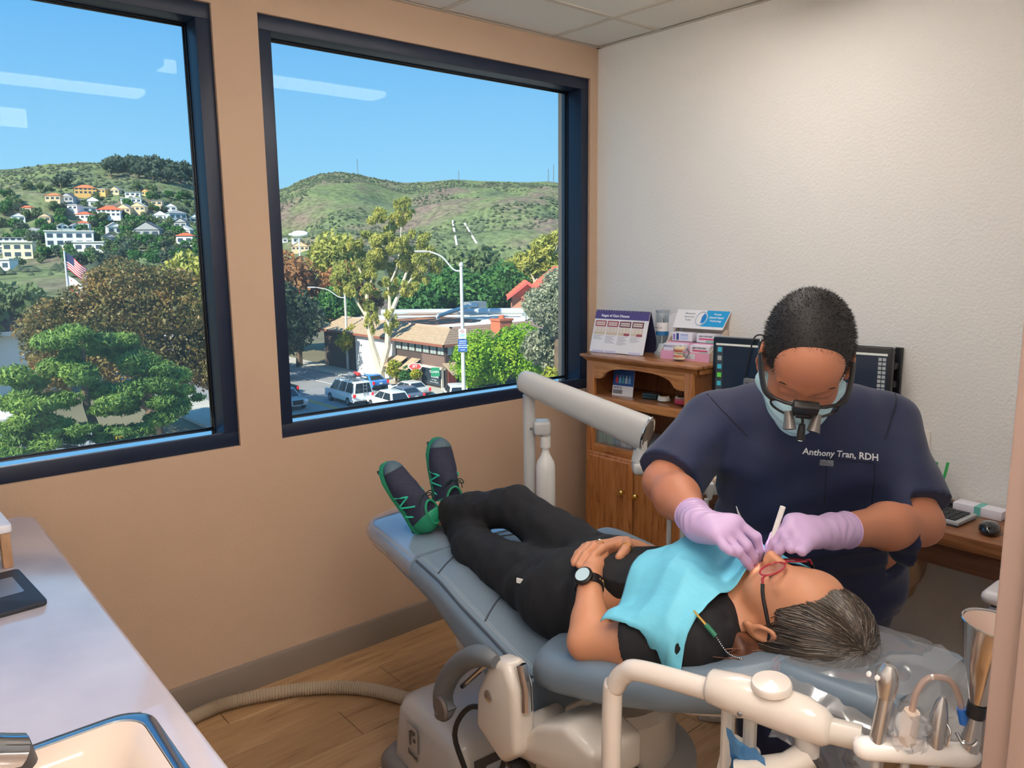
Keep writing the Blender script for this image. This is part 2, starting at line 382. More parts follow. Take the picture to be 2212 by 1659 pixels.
def hill_mat():
    m = bpy.data.materials.new('chaparral_hillside'); m.use_nodes = True; t = m.node_tree; b = t.nodes['Principled BSDF']; b.inputs['Roughness'].default_value = 1; b.inputs['Specular IOR Level'].default_value = 0
    tx = t.nodes.new('ShaderNodeTexCoord')
    def nz(s, d): n = t.nodes.new('ShaderNodeTexNoise'); n.inputs['Scale'].default_value = s; n.inputs['Detail'].default_value = d; n.inputs['Roughness'].default_value = 0.65; t.links.new(tx.outputs['Object'], n.inputs[0]); return n
    r = t.nodes.new('ShaderNodeValToRGB'); E = r.color_ramp.elements; n = nz(0.009, 5); t.links.new(n.outputs[0], r.inputs[0])
    E[0].position = 0.38; E[0].color = (*lin((138, 122, 112)), 1); E[1].position = 0.62; E[1].color = (*lin((106, 118, 94)), 1)  # aerial haze is mixed into these hill colours
    q = E.new(0.47); q.color = (*lin((128, 130, 102)), 1); q = E.new(0.54); q.color = (*lin((126, 140, 98)), 1)
    r2 = t.nodes.new('ShaderNodeValToRGB'); n2 = nz(0.16, 4); t.links.new(n2.outputs[0], r2.inputs[0])
    r2.color_ramp.elements[0].position = 0.36; r2.color_ramp.elements[0].color = (0.5, 0.52, 0.5, 1); r2.color_ramp.elements[1].position = 0.62; r2.color_ramp.elements[1].color = (1.08, 1.05, 1.0, 1)
    mx = t.nodes.new('ShaderNodeMix'); mx.data_type = 'RGBA'; mx.blend_type = 'MULTIPLY'; mx.inputs[0].default_value = 1.0
    t.links.new(r.outputs[0], mx.inputs[6]); t.links.new(r2.outputs[0], mx.inputs[7]); t.links.new(mx.outputs[2], b.inputs['Base Color']); return m
o = obj('hills', np_mesh('hills', vs, fs, True), hill_mat()); o['kind'] = 'structure'
# valley floor, street, pavement
M_asph = mat('asphalt', (150, 148, 146), 0.95, var=0.08, vs=0.7)
M_conc = mat('concrete_pavement', (196, 188, 174), 0.9, var=0.06, vs=0.8)
M_earth = mat('earth_ground', (120, 112, 84), 1.0, var=0.2, vs=0.1)
struct('ground_plane', MB().bx(-260, 320, 8, 300, GZ - 1, GZ - 0.12), M_earth, smooth=0)
street = struct('street_floor', MB().bx(21, 37.2, 10, 240, GZ - 0.1, GZ), M_asph, smooth=0)
M_yel = mat('lane_paint_yellow', (232, 178, 40), 0.8); M_wht = mat('lane_paint_white', (232, 230, 224), 0.8)
for dx in (-0.14, 0.14): obj('lane_marking', MB().bx(28.0 + dx - 0.06, 28.0 + dx + 0.06, 46, 130, GZ, GZ + 0.012), M_yel, street, smooth=0)
obj('lane_marking', MB().bx(33.9, 34.0, 46, 130, GZ, GZ + 0.012), M_wht, street, smooth=0)
obj('crosswalk', MB().bx(21, 37, 49.5, 50.0, GZ, GZ + 0.012).bx(21, 37, 53.0, 53.3, GZ, GZ + 0.012), M_wht, street, smooth=0)
struct('pavement_floor', MB().bx(37.2, 40.2, 10, 160, GZ - 0.1, GZ + 0.14).bx(17, 21, 10, 160, GZ - 0.1, GZ + 0.14), M_conc, smooth=0)

# ---------------------------------------------------------------- trees
def leaf_mat(name, c1, c2, c3=None, sc=0.5, rough=0.6):
    m = bpy.data.materials.new(name); m.use_nodes = True; t = m.node_tree; b = t.nodes['Principled BSDF']; b.inputs['Roughness'].default_value = rough; b.inputs['Specular IOR Level'].default_value = 0.3
    tx = t.nodes.new('ShaderNodeTexCoord'); n = t.nodes.new('ShaderNodeTexNoise'); n.inputs['Scale'].default_value = sc; n.inputs['Detail'].default_value = 8; n.inputs['Roughness'].default_value = 0.75
    t.links.new(tx.outputs['Object'], n.inputs[0]); r = t.nodes.new('ShaderNodeValToRGB'); t.links.new(n.outputs[0], r.inputs[0]); E = r.color_ramp.elements
    E[0].position = 0.36; E[0].color = (*lin(c1), 1); E[1].position = 0.64; E[1].color = (*lin(c2), 1)
    if c3: q = E.new(0.5); q.color = (*lin(c3), 1)
    t.links.new(r.outputs[0], b.inputs['Base Color'])
    tr = t.nodes.new('ShaderNodeBsdfTranslucent'); t.links.new(r.outputs[0], tr.inputs[0]); mx = t.nodes.new('ShaderNodeMixShader'); mx.inputs[0].default_value = 0.3
    t.links.new(b.outputs[0], mx.inputs[1]); t.links.new(tr.outputs[0], mx.inputs[2]); t.links.new(mx.outputs[0], t.nodes['Material Output'].inputs[0])
    return m
def leaves(blobs, n, size, asp=1.6, droop=0.0, shell=0.55, seed=1, clump=0):
    """blobs: (centre, radii); n leaf quads spread over them near their surfaces"""
    g = np.random.default_rng(seed)
    C = np.array([b[0] for b in blobs], float); R = np.array([b[1] if hasattr(b[1], '__len__') else (b[1],) * 3 for b in blobs], float)
    w = (R[:, 0] * R[:, 1] * R[:, 2]) ** (2 / 3); k = g.choice(len(blobs), n, p=w / w.sum())
    d = g.normal(size=(n, 3)); d /= np.linalg.norm(d, axis=1, keepdims=True)
    if clump:
        cd = g.normal(size=(clump * len(blobs), 3)); cd /= np.linalg.norm(cd, axis=1, keepdims=True)
        own = k * clump + g.integers(0, clump, n); d = cd[own] + g.normal(size=(n, 3)) * 0.17; 
        rad = 0.8 + 0.25 * (own * 7919 % 13) / 13 * np.ones(n); p = C[k] + d * R[k] * rad[:, None]
        d /= np.linalg.norm(d, axis=1, keepdims=True)
    else:
        rad = 1 - shell * g.random(n) ** 2.2
        rad *= 1 + 0.22 * (vnoise(d[:, 0] * 2.3 + k * 3.1, d[:, 1] * 2.3 + d[:, 2] * 1.7, 4) - 0.5) * 2
        p = C[k] + d * R[k] * rad[:, None]
    nrm = d * 0.9 + g.normal(size=(n, 3)) * 0.75; nrm /= np.linalg.norm(nrm, axis=1, keepdims=True)
    u = np.cross(nrm, g.normal(size=(n, 3)))
    if droop: u = u + np.array([0, 0, -droop]); u -= nrm * (u * nrm).sum(1, keepdims=True)
    u /= np.linalg.norm(u, axis=1, keepdims=True); v = np.cross(nrm, u)
    s = size * (0.6 + 0.8 * g.random(n))[:, None]
    L, Wd = u * s * asp / 2, v * s / 2
    V = np.stack([p - L, p + Wd * 0.8, p + L, p - Wd * 0.8], 1).reshape(-1, 3)
    return V, np.arange(4 * n).reshape(n, 4)
M_bark = mat('bark_brown', (112, 92, 74), 0.95, var=0.25, vs=2); M_barkw = mat('bark_pale', (214, 202, 180), 0.9, var=0.12, vs=1.5)
def tree(name, label, base, blobs, m, n, size, trunk, mb=None, asp=1.6, droop=0, shell=0.55, seed=1, group=None, clump=0, cat='tree'):
    """blobs and trunk polylines relative to the base; trunk: list of (points, radii)"""
    t = thing(name, label, cat, base, group=group)
    V, F = leaves(blobs, n, size, asp, droop, shell, seed, clump)
    obj('foliage', np_mesh('foliage', V, F), m, t)
    for i, (pts, rr) in enumerate(trunk):
        P = bez(pts, 8) if len(pts) > 2 else [Vector(p) for p in pts]
        r = np.interp(np.linspace(0, 1, len(P)), np.linspace(0, 1, len(rr)), rr)
        obj('trunk' if i == 0 else 'branch', MB().tube(P, list(r), 7), mb or M_bark, t)
    return t
LF_fic = leaf_mat('leaf_ficus_bronze', (78, 84, 46), (186, 142, 84), (130, 118, 66), 0.55, 0.4)
LF_pine = leaf_mat('leaf_pine', (82, 116, 58), (170, 194, 92), (118, 152, 74), 0.5)
LF_euc = leaf_mat('leaf_eucalyptus', (146, 152, 82), (212, 202, 104), (176, 178, 90), 0.35)
LF_dk = leaf_mat('leaf_dark_green', (52, 96, 52), (108, 156, 70), (74, 124, 60), 0.35)
LF_br = leaf_mat('leaf_bright_lime', (96, 150, 36), (190, 208, 60), (140, 184, 44), 0.6)
LF_ol = leaf_mat('leaf_olive_grey', (112, 122, 96), (190, 188, 160), (148, 154, 124), 0.7)
LF_or = leaf_mat('leaf_rust', (150, 92, 56), (206, 132, 74), (168, 128, 84), 0.25)
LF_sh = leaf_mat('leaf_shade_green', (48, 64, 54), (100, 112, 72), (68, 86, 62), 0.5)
LF_yg = leaf_mat('leaf_yellow_green', (130, 150, 46), (214, 196, 60), (176, 176, 52), 0.6)
LF_far = leaf_mat('leaf_far_green', (86, 108, 72), (140, 150, 94), (110, 130, 82), 0.08)
LF_fard = leaf_mat('leaf_far_dark', (72, 92, 78), (108, 122, 92), (90, 106, 84), 0.08)
g = GZ
# big bronze ficus seen through the left pane
fb = [((0, 0, 8.2), (4.6, 4.4, 3.4)), ((-3.0, 0.5, 7.4), (3.0, 3.0, 2.6)), ((3.2, -0.5, 8.4), (3.6, 3.2, 3.2)), ((5.6, -1.6, 6.6), (3.0, 2.8, 2.8)), ((-4.2, 0.8, 5.8), (2.4, 2.6, 2.2)), ((2.5, -2.2, 5.4), (3.0, 2.2, 2.2)), ((5.2, -3.0, 4.4), (2.4, 2.0, 1.7)), ((-1.5, -1.5, 5.6), (3, 2.4, 2.2)), ((0.6, 0.6, 10.2), (3.2, 3, 1.9))]
fb = [((c[0] * 1.12, c[1] * 1.1, c[2] * 1.04), tuple(1.12 * q for q in r)) for c, r in fb] + [((-4.6, 1.5, 8.4), (2.6, 2.4, 2.2))]
fb2 = []
_g = np.random.default_rng(3)
for c, r in fb:
    for _ in range(9):
        d = _g.normal(size=3); d /= np.linalg.norm(d); fb2.append((tuple(np.array(c) + d * np.array(r) * 0.78), tuple(np.array(r) * _g.uniform(0.26, 0.42))))
tree('ficus_tree', 'huge bronze-leaved ficus tree with a domed crown behind the left window pane', (12.7, 57.0, g), fb2 + [(c, tuple(np.array(r) * 0.8)) for c, r in fb], LF_fic, 60000, 0.17,
     [([(0.5, -1, 0), (0.4, -1, 2), (0, -0.5, 5)], [0.6, 0.5, 0.3]), ([(0.4, -1, 2.2), (2.0, -1.5, 3.4), (3.8, -1.8, 5)], [0.4, 0.34, 0.2]), ([(0.4, -1, 2), (-1.6, -1, 4), (-3, 0, 6)], [0.35, 0.3, 0.2])], shell=0.35, seed=4)
pb = []
for c, r in [((-1.0, 0, 6.6), (2.0, 1.6, 1.1)), ((1.6, 0.4, 7.6), (1.9, 1.6, 1.0)), ((3.4, 0.3, 6.2), (1.9, 1.5, 1.0)), ((-2.2, 0, 5.0), (2.0, 1.5, 0.9)), ((0.8, -0.4, 5.4), (2.0, 1.5, 0.9)), ((3.2, -0.3, 4.4), (1.8, 1.4, 0.8)), ((-0.8, -0.6, 3.6), (1.7, 1.3, 0.7)), ((1.9, -0.7, 3.3), (1.4, 1.2, 0.6)), ((-2.6, -0.4, 3.2), (1.3, 1.2, 0.6)), ((0.2, 0, 8.4), (1.6, 1.5, 0.8)), ((5.0, 0.2, 4.9), (1.1, 1, 0.6)), ((0.3, -0.8, 2.3), (1.2, 1, 0.5)), ((-2.0, -0.6, 1.9), (1.3, 1, 0.6))]:
    for _ in range(9):
        d = _g.normal(size=3); d /= np.linalg.norm(d); pb.append((tuple(np.array(c) * (1.12, 1, 1) + d * np.array(r) * 0.8), tuple(np.array(r) * _g.uniform(0.36, 0.52))))
tree('pine_tree', 'spreading green pine with clumped needles at the lower left of the left window', (5.9, 43.4, g), pb, LF_pine, 64000, 0.11,
     [([(1.0, 0, 0), (1.1, 0, 2.4), (0.5, 0, 5), (0.6, 0, 8)], [0.34, 0.28, 0.2, 0.1]), ([(1, 0, 3), (-1, -0.2, 3.9), (-2.2, 0, 5)], [0.16, 0.12, 0.06]), ([(1.0, 0, 2.2), (-0.8, -0.4, 3), (-2.6, -0.4, 3.1)], [0.14, 0.1, 0.05]), ([(0.9, 0, 4.4), (2.2, 0.1, 5), (3.6, 0.2, 6)], [0.16, 0.12, 0.06])],
     asp=3.2, shell=0.8, seed=5)
# eucalyptus in the middle of the right window
eb = [((-2.4, 0, 12.2), (1.9, 1.8, 2.2)), ((-0.4, 0, 13.6), (2.2, 2, 1.9)), ((1.6, 0, 13.2), (2.0, 1.9, 2.0)), ((3.9, 0.4, 13.4), (2.0, 1.8, 2.1)), ((5.0, 0.3, 12.0), (1.5, 1.5, 1.8)), ((1.2, 0.2, 16.4), (1.7, 1.5, 1.2)), ((2.9, 0.2, 17.4), (1.2, 1.1, 1.1)), ((-1.6, 0, 9.6), (1.5, 1.4, 1.9)), ((0.6, 0.2, 10.4), (1.8, 1.5, 1.7)), ((2.8, 0.3, 10.6), (1.5, 1.4, 1.8)), ((-0.6, -0.2, 6.6), (0.8, 0.8, 1.5)), ((1.4, -0.2, 6.2), (0.7, 0.7, 1.4)), ((-3.4, 0.2, 10.8), (1.2, 1.2, 1.7))]
ert = [([(0, 0, 0), (0.1, 0, 1.2), (-0.6, 0, 3.6), (-1.1, 0, 6.5), (-1.0, 0, 9.5), (-1.8, 0, 12)], [0.55, 0.42, 0.3, 0.26, 0.18, 0.08]), ([(0.1, 0, 1), (0.9, 0, 3.6), (1.1, 0, 6.4), (2.4, 0, 9.4), (3.0, 0.2, 11), (4.2, 0.2, 13)], [0.42, 0.34, 0.27, 0.2, 0.14, 0.07]),
       ([(1.1, 0, 6), (1.3, 0, 9), (1.0, 0, 12), (1.6, 0, 16)], [0.2, 0.15, 0.11, 0.05]), ([(2.2, 0, 9), (3.6, 0.1, 10.6), (4.6, 0.2, 12.6)], [0.13, 0.1, 0.05]), ([(-1.1, 0, 6.6), (-2.4, 0, 9), (-3.2, 0.1, 11.5)], [0.14, 0.1, 0.05]), ([(1.2, 0, 9.6), (2.3, 0, 12.4), (2.8, 0.2, 17)], [0.13, 0.1, 0.04]), ([(-1.0, 0, 9), (-0.2, 0, 11.5), (-0.4, 0, 14)], [0.12, 0.09, 0.04])]
def sub(B, k, s0, s1, sp, seed):
    gg = np.random.default_rng(seed); out = []
    for c, r in B:
        for _ in range(k):
            d = gg.normal(size=3); d /= np.linalg.norm(d); out.append((tuple(np.array(c) + d * np.array(r) * sp), tuple(np.array(r) * gg.uniform(s0, s1))))
    return out
def swing(P, ang):   # turn a flat layout so that it faces the window
    c, s = math.cos(ang), math.sin(ang); return [((x * c - y * s, x * s + y * c, z), *r) if False else (x * c - y * s, x * s + y * c, z) for x, y, z, *r in P]
def turnB(B, ang): return [(swing([c], ang)[0], r) for c, r in B]
def turnT(T, ang): return [(swing(p, ang), r) for p, r in T]
AW = math.radians(-40)
tree('eucalyptus_tree', 'tall eucalyptus with pale bare twin trunks and yellow-green leaves beside the shop', (38.3, 66.6, g), turnB(sub(eb, 20, 0.16, 0.32, 0.9, 8), AW), LF_euc, 34000, 0.15, turnT(ert, AW), M_barkw, asp=3.2, droop=1.2, shell=0.8, seed=6)
# eucalyptus group on the right, behind the houses
eb2 = [((x * 1.5, y, z * 0.93), tuple(np.array(r) * 1.35)) for (x, y, z), r in eb]
ert2 = [([(x * 1.5, y, z * 0.93) for x, y, z in p], r) for p, r in ert]
tree('eucalyptus_tree', 'broad pale-trunked eucalyptus rising behind the red tiled roofs at the right of the window', (84, 91, g), turnB(sub(eb2, 5, 0.35, 0.5, 0.75, 9), AW), LF_euc, 9000, 0.45, turnT(ert2, AW), M_barkw, asp=2.6, droop=1.0, shell=0.8, seed=7)
tree('eucalyptus_tree', 'second pale eucalyptus at the far right edge of the window pane', (93, 84, g), turnB(sub(eb2, 4, 0.35, 0.5, 0.75, 10), AW + 0.6), LF_euc, 7000, 0.48, turnT(ert2, AW + 0.6), M_barkw, asp=2.6, droop=1.0, shell=0.8, seed=8)
def round_tree(label, base, h, r, m, n, size, seed, rz=None, name='leafy_tree', bark=None, k=16, squash=0.85, cat='tree'):
    gg = np.random.default_rng(seed); B = []
    for _ in range(k):
        d = gg.normal(size=3); d /= np.linalg.norm(d)
        B.append(((d[0] * r * 0.62, d[1] * r * 0.62, h - r * squash + d[2] * r * 0.62 * squash), (r * gg.uniform(0.3, 0.5),) * 3))
    B.append(((0, 0, h - r * squash), (r * 0.72, r * 0.72, r * 0.72 * squash)))
    return tree(name, label, base, B, m, n, size, [([(0, 0, 0), (0.1, 0, h * 0.35), (0, 0.1, h * 0.7)], [0.05 * h, 0.04 * h, 0.02 * h])], bark, seed=seed, shell=0.5, cat=cat)
for lab, px_, h, r, m, n, s in [
    ('dark green ficus tree behind the shop roof, nearest the eucalyptus trunks', (57.9, 88.3), 10.6, 4.4, LF_dk, 4500, 0.5),
    ('dark green ficus tree behind the shop roof, left of the lamp post', (62.5, 87.0), 11.4, 4.4, LF_dk, 4500, 0.5),
    ('dark green ficus tree behind the shop roof, right of the lamp post', (65.7, 84.2), 11.6, 4.4, LF_dk, 4500, 0.5),
    ('dark green ficus tree behind the shop roof, next to the red tiled gable', (69.6, 83.5), 11.2, 4.2, LF_dk, 4500, 0.5),
    ('rust-coloured spreading tree at the left edge of the right window', (43.5, 99), 13.2, 6.2, LF_or, 6000, 0.5),
    ('second rust-tinged tree behind the far lamp post', (50.0, 95), 12.4, 5.0, LF_or, 5000, 0.5),
    ('yellow-green tree topping the rust-coloured trees', (72, 138), 17.5, 6.0, LF_euc, 4500, 0.7),
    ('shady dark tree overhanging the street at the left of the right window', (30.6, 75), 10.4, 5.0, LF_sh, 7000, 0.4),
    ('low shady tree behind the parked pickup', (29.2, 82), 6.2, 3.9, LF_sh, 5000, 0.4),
    ('grey-green tree beside the far lamp post', (37.4, 83.5), 8.2, 3.2, LF_ol, 4000, 0.34),
    ('bright green rounded tree left of the eucalyptus', (43.6, 84.5), 9.3, 3.2, LF_dk, 4200, 0.34),
    ('small yellow-green street tree beside the far lamp post', (40.3, 75.8), 4.9, 1.9, LF_yg, 2600, 0.24),
    ('lime green tree in full sun in front of the shop, left of the pair', (35.0, 45.7), 6.6, 2.6, LF_br, 11000, 0.18),
    ('lime green tree in full sun in front of the shop, right of the pair', (37.5, 43.7), 7.0, 2.7, LF_br, 11000, 0.18),
    ('grey olive tree at the right edge of the window', (35.6, 37.2), 11.6, 2.6, LF_ol, 12000, 0.17),
    ('lower grey olive tree beneath the red tiled gable', (36.9, 39.3), 7.6, 2.1, LF_ol, 5000, 0.26),
    ('pale bushy tree between the hedge and the hillside', (86, 112), 14.6, 6.0, LF_far, 3500, 0.8),
    ('dusky tree between the hedge and the hillside, right of centre', (100, 108), 14.6, 6.5, LF_fard, 3500, 0.8),
    ('dusky tree at the foot of the landslip slope', (113, 118), 15.6, 6.5, LF_fard, 3500, 0.8),
    ('olive-brown tree right of the flagpole', (20.6, 90), 12.6, 4.6, LF_far, 4500, 0.5),
    ('dull green tree behind the flagpole', (9.5, 88), 10.4, 5.0, LF_far, 4500, 0.5),
    ('dull green tree at the left edge of the left window', (3.4, 84), 11.4, 4.6, LF_far, 4500, 0.5),
    ('yellowish tree behind the crown of the big ficus', (32.0, 100), 13.8, 5.0, LF_euc, 4000, 0.5),
]:
    round_tree(lab, (*px_, g), h, r, m, n, s, seed=int(abs(px_[0] * 10)))
for lab, p, h, r, m in [('yellow-green bush beside the shop pillar', (38.6, 64.0), 2.5, 1.1, LF_yg), ('dark green bush under the shop window', (38.7, 62.0), 1.9, 0.9, LF_dk), ('dry yellow potted shrub by the shop door', (38.9, 60.6), 1.8, 0.6, LF_yg), ('low green bush at the foot of the lime trees', (33.2, 45.2), 1.7, 1.2, LF_ol), ('pale green bush in the right corner of the window', (34.6, 37.0), 4.6, 1.4, LF_yg)]:
    round_tree(lab, (*p, g + 0.1), h, r, m, 1500, 0.16, seed=int(p[1] * 7), name='shrub', k=8, cat='shrub')

# chaparral scattered on the hills (uncountable)
gs = np.random.default_rng(21); n = 9000
aa = gs.uniform(-700, 380, n * 3); bb = gs.uniform(240, 1330, n * 3)
tt = aa / bb; q = bb / np.interp(tt, SKY_T, SKY_B)
ok = (q > 0.3) & (q < 0.995) & (vnoise(aa / 60, bb / 60, 9) > 0.42) & (tt > -0.75) & (tt < 0.2)
aa, bb = aa[ok][:n], bb[ok][:n]; zz = terrain(aa, bb); P = C0 + aa[:, None] * UA + bb[:, None] * UB
rr = gs.uniform(1.0, 2.6, len(aa)); base = np.array([[1, 0, 0.1], [0.3, 0.95, 0.1], [-0.8, 0.6, 0.1], [-0.8, -0.6, 0.1], [0.3, -0.95, 0.1], [0.1, 0, 1.05]])
V = (np.concatenate([P, zz[:, None]], 1)[:, None] + base[None] * rr[:, None, None] * gs.uniform(0.8, 1.2, (len(aa), 6, 1))).reshape(-1, 3)
F = np.array([[0, 1, 5], [1, 2, 5], [2, 3, 5], [3, 4, 5], [4, 0, 5]]); F = (F[None] + np.arange(len(aa))[:, None, None] * 6).reshape(-1, 3)
o = obj('chaparral_scrub', np_mesh('chaparral_scrub', V, F, True), leaf_mat('leaf_scrub', (80, 90, 70), (112, 122, 86), None, 0.02)); o['kind'] = 'stuff'; o['label'] = 'grey-green scrub covering the hillsides'; o['category'] = 'scrub'
TREES = [(92,359,9.6,1.18,0),(106,347,8.4,0.85,0),(251,765,60.6,0.98,1),(95,533,13.7,0.94,1),(85,534,11.0,0.78,3),(128,799,64.4,1.22,1),(95,330,2.8,0.8,1),(65,357,3.2,1.02,1),(58,362,3.1,0.82,3),(126,659,35.9,0.8,1),(122,661,37.4,1.19,0),(91,364,10.7,0.74,2),(138,452,21.9,0.89,3),(170,741,51.9,0.85,0),(236,697,40.8,0.94,3),(131,642,24.1,0.71,0),(100,364,13.4,1.27,0),(95,334,3.7,1.27,2),(80,349,5.0,0.85,3),(83,552,13.4,1.18,2),(100,664,36.5,1.07,1),(69,359,4.3,1.03,2),(107,360,13.3,1.13,2),(268,762,57.8,0.73,3),(87,638,15.5,0.91,2),(149,664,33.5,0.73,0),(203,672,40.1,0.82,1),(91,355,8.2,0.76,3),(160,763,60.0,0.95,1),(73,339,2.0,1.21,3),(119,352,11.2,0.89,2),(124,655,33.5,0.79,3),(114,375,16.8,0.81,3),(239,746,54.6,1.0,2),(93,668,38.3,1.04,2),(119,349,10.3,1.27,2),(103,392,15.7,0.71,2),(122,647,28.2,1.1,2),(97,346,6.8,0.91,1),(111,354,11.2,1.29,2),(156,661,27.7,0.8,2),(198,689,50.2,1.17,3),(122,643,25.4,1.22,2),(217,759,64.2,0.8,3),(203,690,49.9,1.13,3),(264,760,57.3,1.24,0),(136,784,61.7,0.98,3),(91,539,14.4,0.92,2),(145,676,41.7,0.95,0),(103,378,16.3,1.28,2),(97,649,25.6,0.9,2),(114,340,7.0,0.95,2),(170,744,53.3,0.93,3),(109,326,2.5,1.07,2),(108,357,12.1,0.93,2),(220,678,38.4,0.96,1),(153,663,30.5,1.12,3),(111,331,4.1,1.06,2),(194,674,41.9,0.85,0),(66,350,2.5,1.0,2),(129,792,62.7,1.1,3),(143,783,61.7,0.78,3),(88,654,26.2,0.86,3),(255,729,47.0,1.06,3),(82,354,5.9,1.23,0),(94,683,48.3,0.87,2),(91,360,10.0,0.72,2),(77,387,10.0,1.05,0),(86,653,25.1,1.11,0),(100,363,13.1,0.99,3),(86,383,12.0,1.13,2),(82,374,9.4,0.88,0),(184,664,33.7,0.87,3),(252,761,58.4,0.99,3),(127,373,16.8,0.96,0),(98,672,42.5,1.19,0),(205,750,63.1,1.13,0),(121,349,10.8,0.73,0),(110,634,20.3,1.27,1),(121,349,10.7,0.96,1),(172,668,34.6,0.8,1),(98,685,49.5,0.93,0),(119,642,24.4,0.77,3),(245,759,58.5,0.96,2),(181,659,30.3,0.91,2),(253,763,58.8,0.88,2),(178,682,43.9,1.03,2),(116,340,7.3,1.22,3),(198,688,49.7,1.13,2),(94,641,19.2,0.75,0),(156,666,32.0,0.93,3),(155,676,39.6,1.18,0),(101,329,3.2,0.96,1),(220,752,60.3,1.25,3),(231,749,57.0,1.07,2),(71,331,0.4,0.95,3),(61,376,5.9,0.75,2),(112,445,18.8,1.04,3),(98,671,41.2,1.13,2),(110,524,16.2,1.09,2),(74,336,1.5,1.01,1),(106,363,14.3,0.71,2),(197,672,40.7,0.71,2),(101,341,5.9,0.98,1),(101,350,9.0,0.93,1),(260,738,50.9,0.72,1),(60,360,3.0,1.16,2),(98,668,38.8,0.71,2),(66,333,0.0,1.16,1),(118,433,18.7,0.93,0),(96,638,18.1,0.84,3),(97,426,14.4,0.77,2),(83,347,5.2,0.82,1),(93,354,8.3,1.02,0),(149,657,28.3,0.71,1),(99,669,39.8,1.25,0),(145,653,27.7,1.14,2),(66,339,0.9,1.22,0),(104,336,4.8,0.91,0),(86,343,4.7,1.18,1),(68,359,4.1,0.94,3),(102,350,9.0,0.9,1),(85,325,0.7,0.92,2),(109,642,24.1,1.18,2),(60,360,3.1,0.97,0),(90,330,2.0,0.76,2),(87,328,1.5,0.88,0),(65,362,4.4,1.01,2),(89,341,4.7,0.95,0),(124,361,14.1,1.23,1),(61,373,5.4,1.12,3),(78,335,2.2,0.92,1),(101,317,-0.1,0.77,2),(109,644,25.2,0.96,1),(252,726,45.9,0.82,2),(115,338,6.2,0.84,1),(61,366,4.3,0.8,2),(94,350,7.5,1.22,2),(82,337,2.9,0.99,2),(109,358,12.9,0.87,2),(112,334,5.0,1.17,3),(149,647,24.2,0.93,2),(101,318,0.1,0.76,2),(84,333,2.6,0.72,1),(93,536,14.1,0.83,2),(97,644,21.9,1.09,1),(107,352,10.1,0.99,3),(93,366,11.8,1.2,2),(84,338,3.4,1.19,1),(57,351,0.8,0.76,3),(173,659,29.4,1.14,2),(111,326,2.3,0.77,1),(83,379,10.4,0.93,2),(82,383,11.1,1.16,1),(83,333,2.3,1.19,1),(102,327,2.8,0.98,2),(95,321,0.5,1.12,1),(128,664,39.0,0.83,1),(125,656,33.8,0.99,2),(93,325,1.2,1.11,2),(74,344,2.9,0.71,2),(105,313,-1.1,1.15,0),(76,323,-0.1,1.21,1),(69,342,1.8,0.94,2),(92,350,6.9,1.02,1),(85,537,12.5,1.11,0),(88,357,7.6,0.94,2),(86,344,5.0,0.76,0),(113,340,7.0,0.98,2),(89,355,7.5,1.05,1),(110,655,32.0,1.18,0),(94,331,2.8,1.05,2),(85,376,10.2,1.11,0),(109,364,14.6,0.94,1),(109,362,14.2,0.74,1),(106,330,3.6,1.1,1),(71,357,3.9,0.94,2),(149,666,34.6,0.75,2),(108,379,17.2,1.16,3),(87,533,10.9,1.15,1),(99,377,15.0,1.13,0),(94,644,21.3,0.83,1),(85,375,10.2,0.92,2),(108,360,13.4,1.0,1),(94,648,24.1,1.17,2),(100,330,3.3,0.99,1),(90,669,37.8,0.84,1),(107,365,14.8,0.71,2),(240,728,48.8,0.9,3),(89,349,6.2,0.97,2),(102,343,6.5,1.13,0),(111,419,17.6,1.2,2),(102,346,7.6,0.93,2),(84,327,1.1,0.78,1),(90,664,34.4,1.13,2),(116,349,10.1,0.74,2),(119,345,8.8,1.08,0),(94,354,8.7,1.06,0),(107,335,4.7,1.22,2),(88,316,-0.1,1.1,2),(144,650,26.9,0.77,1),(97,352,8.7,1.03,0),(49,345,-0.2,0.92,0),(70,362,5.3,1.06,1),(106,351,9.9,1.04,1),(105,395,16.5,0.8,2),(93,357,9.2,1.13,0),(84,334,2.7,1.0,2),(94,372,13.1,1.24,3),(118,342,7.7,1.04,1),(101,346,7.3,1.08,2),(78,327,0.6,1.03,0),(108,330,3.8,0.83,3),(144,648,26.0,0.87,1),(100,328,2.9,0.79,2),(83,374,9.3,0.8,3),(103,657,32.1,1.05,0),(98,351,8.7,1.03,2),(65,339,0.7,1.11,2),(100,318,0.3,1.15,0),(70,335,0.7,1.1,2),(93,332,2.8,1.19,0),(98,554,16.4,1.23,2),(85,326,0.9,1.18,2),(83,345,4.6,1.01,0)]
RIDGE = [(207,848,89.4),(211,837,86.9),(221,856,91.8),(221,835,86.4),(232,859,93.2),(230,839,88.2),(240,856,92.5),(234,826,84.7),(245,848,90.8),(241,823,84.0),(256,861,94.5),(253,843,88.2),(248,818,82.2),(266,861,93.3),(262,840,86.6),(263,831,83.2),(277,861,91.1),(271,834,82.9),(285,864,89.9),(280,838,82.8),(291,860,88.0),(289,841,82.6),(298,852,84.9),(155,785,66.0),(152,783,64.6),(201,815,80.2),(223,806,79.0),(232,794,75.9),(247,797,75.3),(262,809,76.0)]
CH1 = [(483.8, 659.8, 38.8), (471.1, 640.6, 29.6), (422.2, 572.3, 19.4), (412.9, 558.0, 11.6)]
CH2 = [(487.6, 644.4, 35.5), (479.2, 627.0, 28.1), (437.6, 566.9, 19.6), (429.4, 550.5, 13.1)]

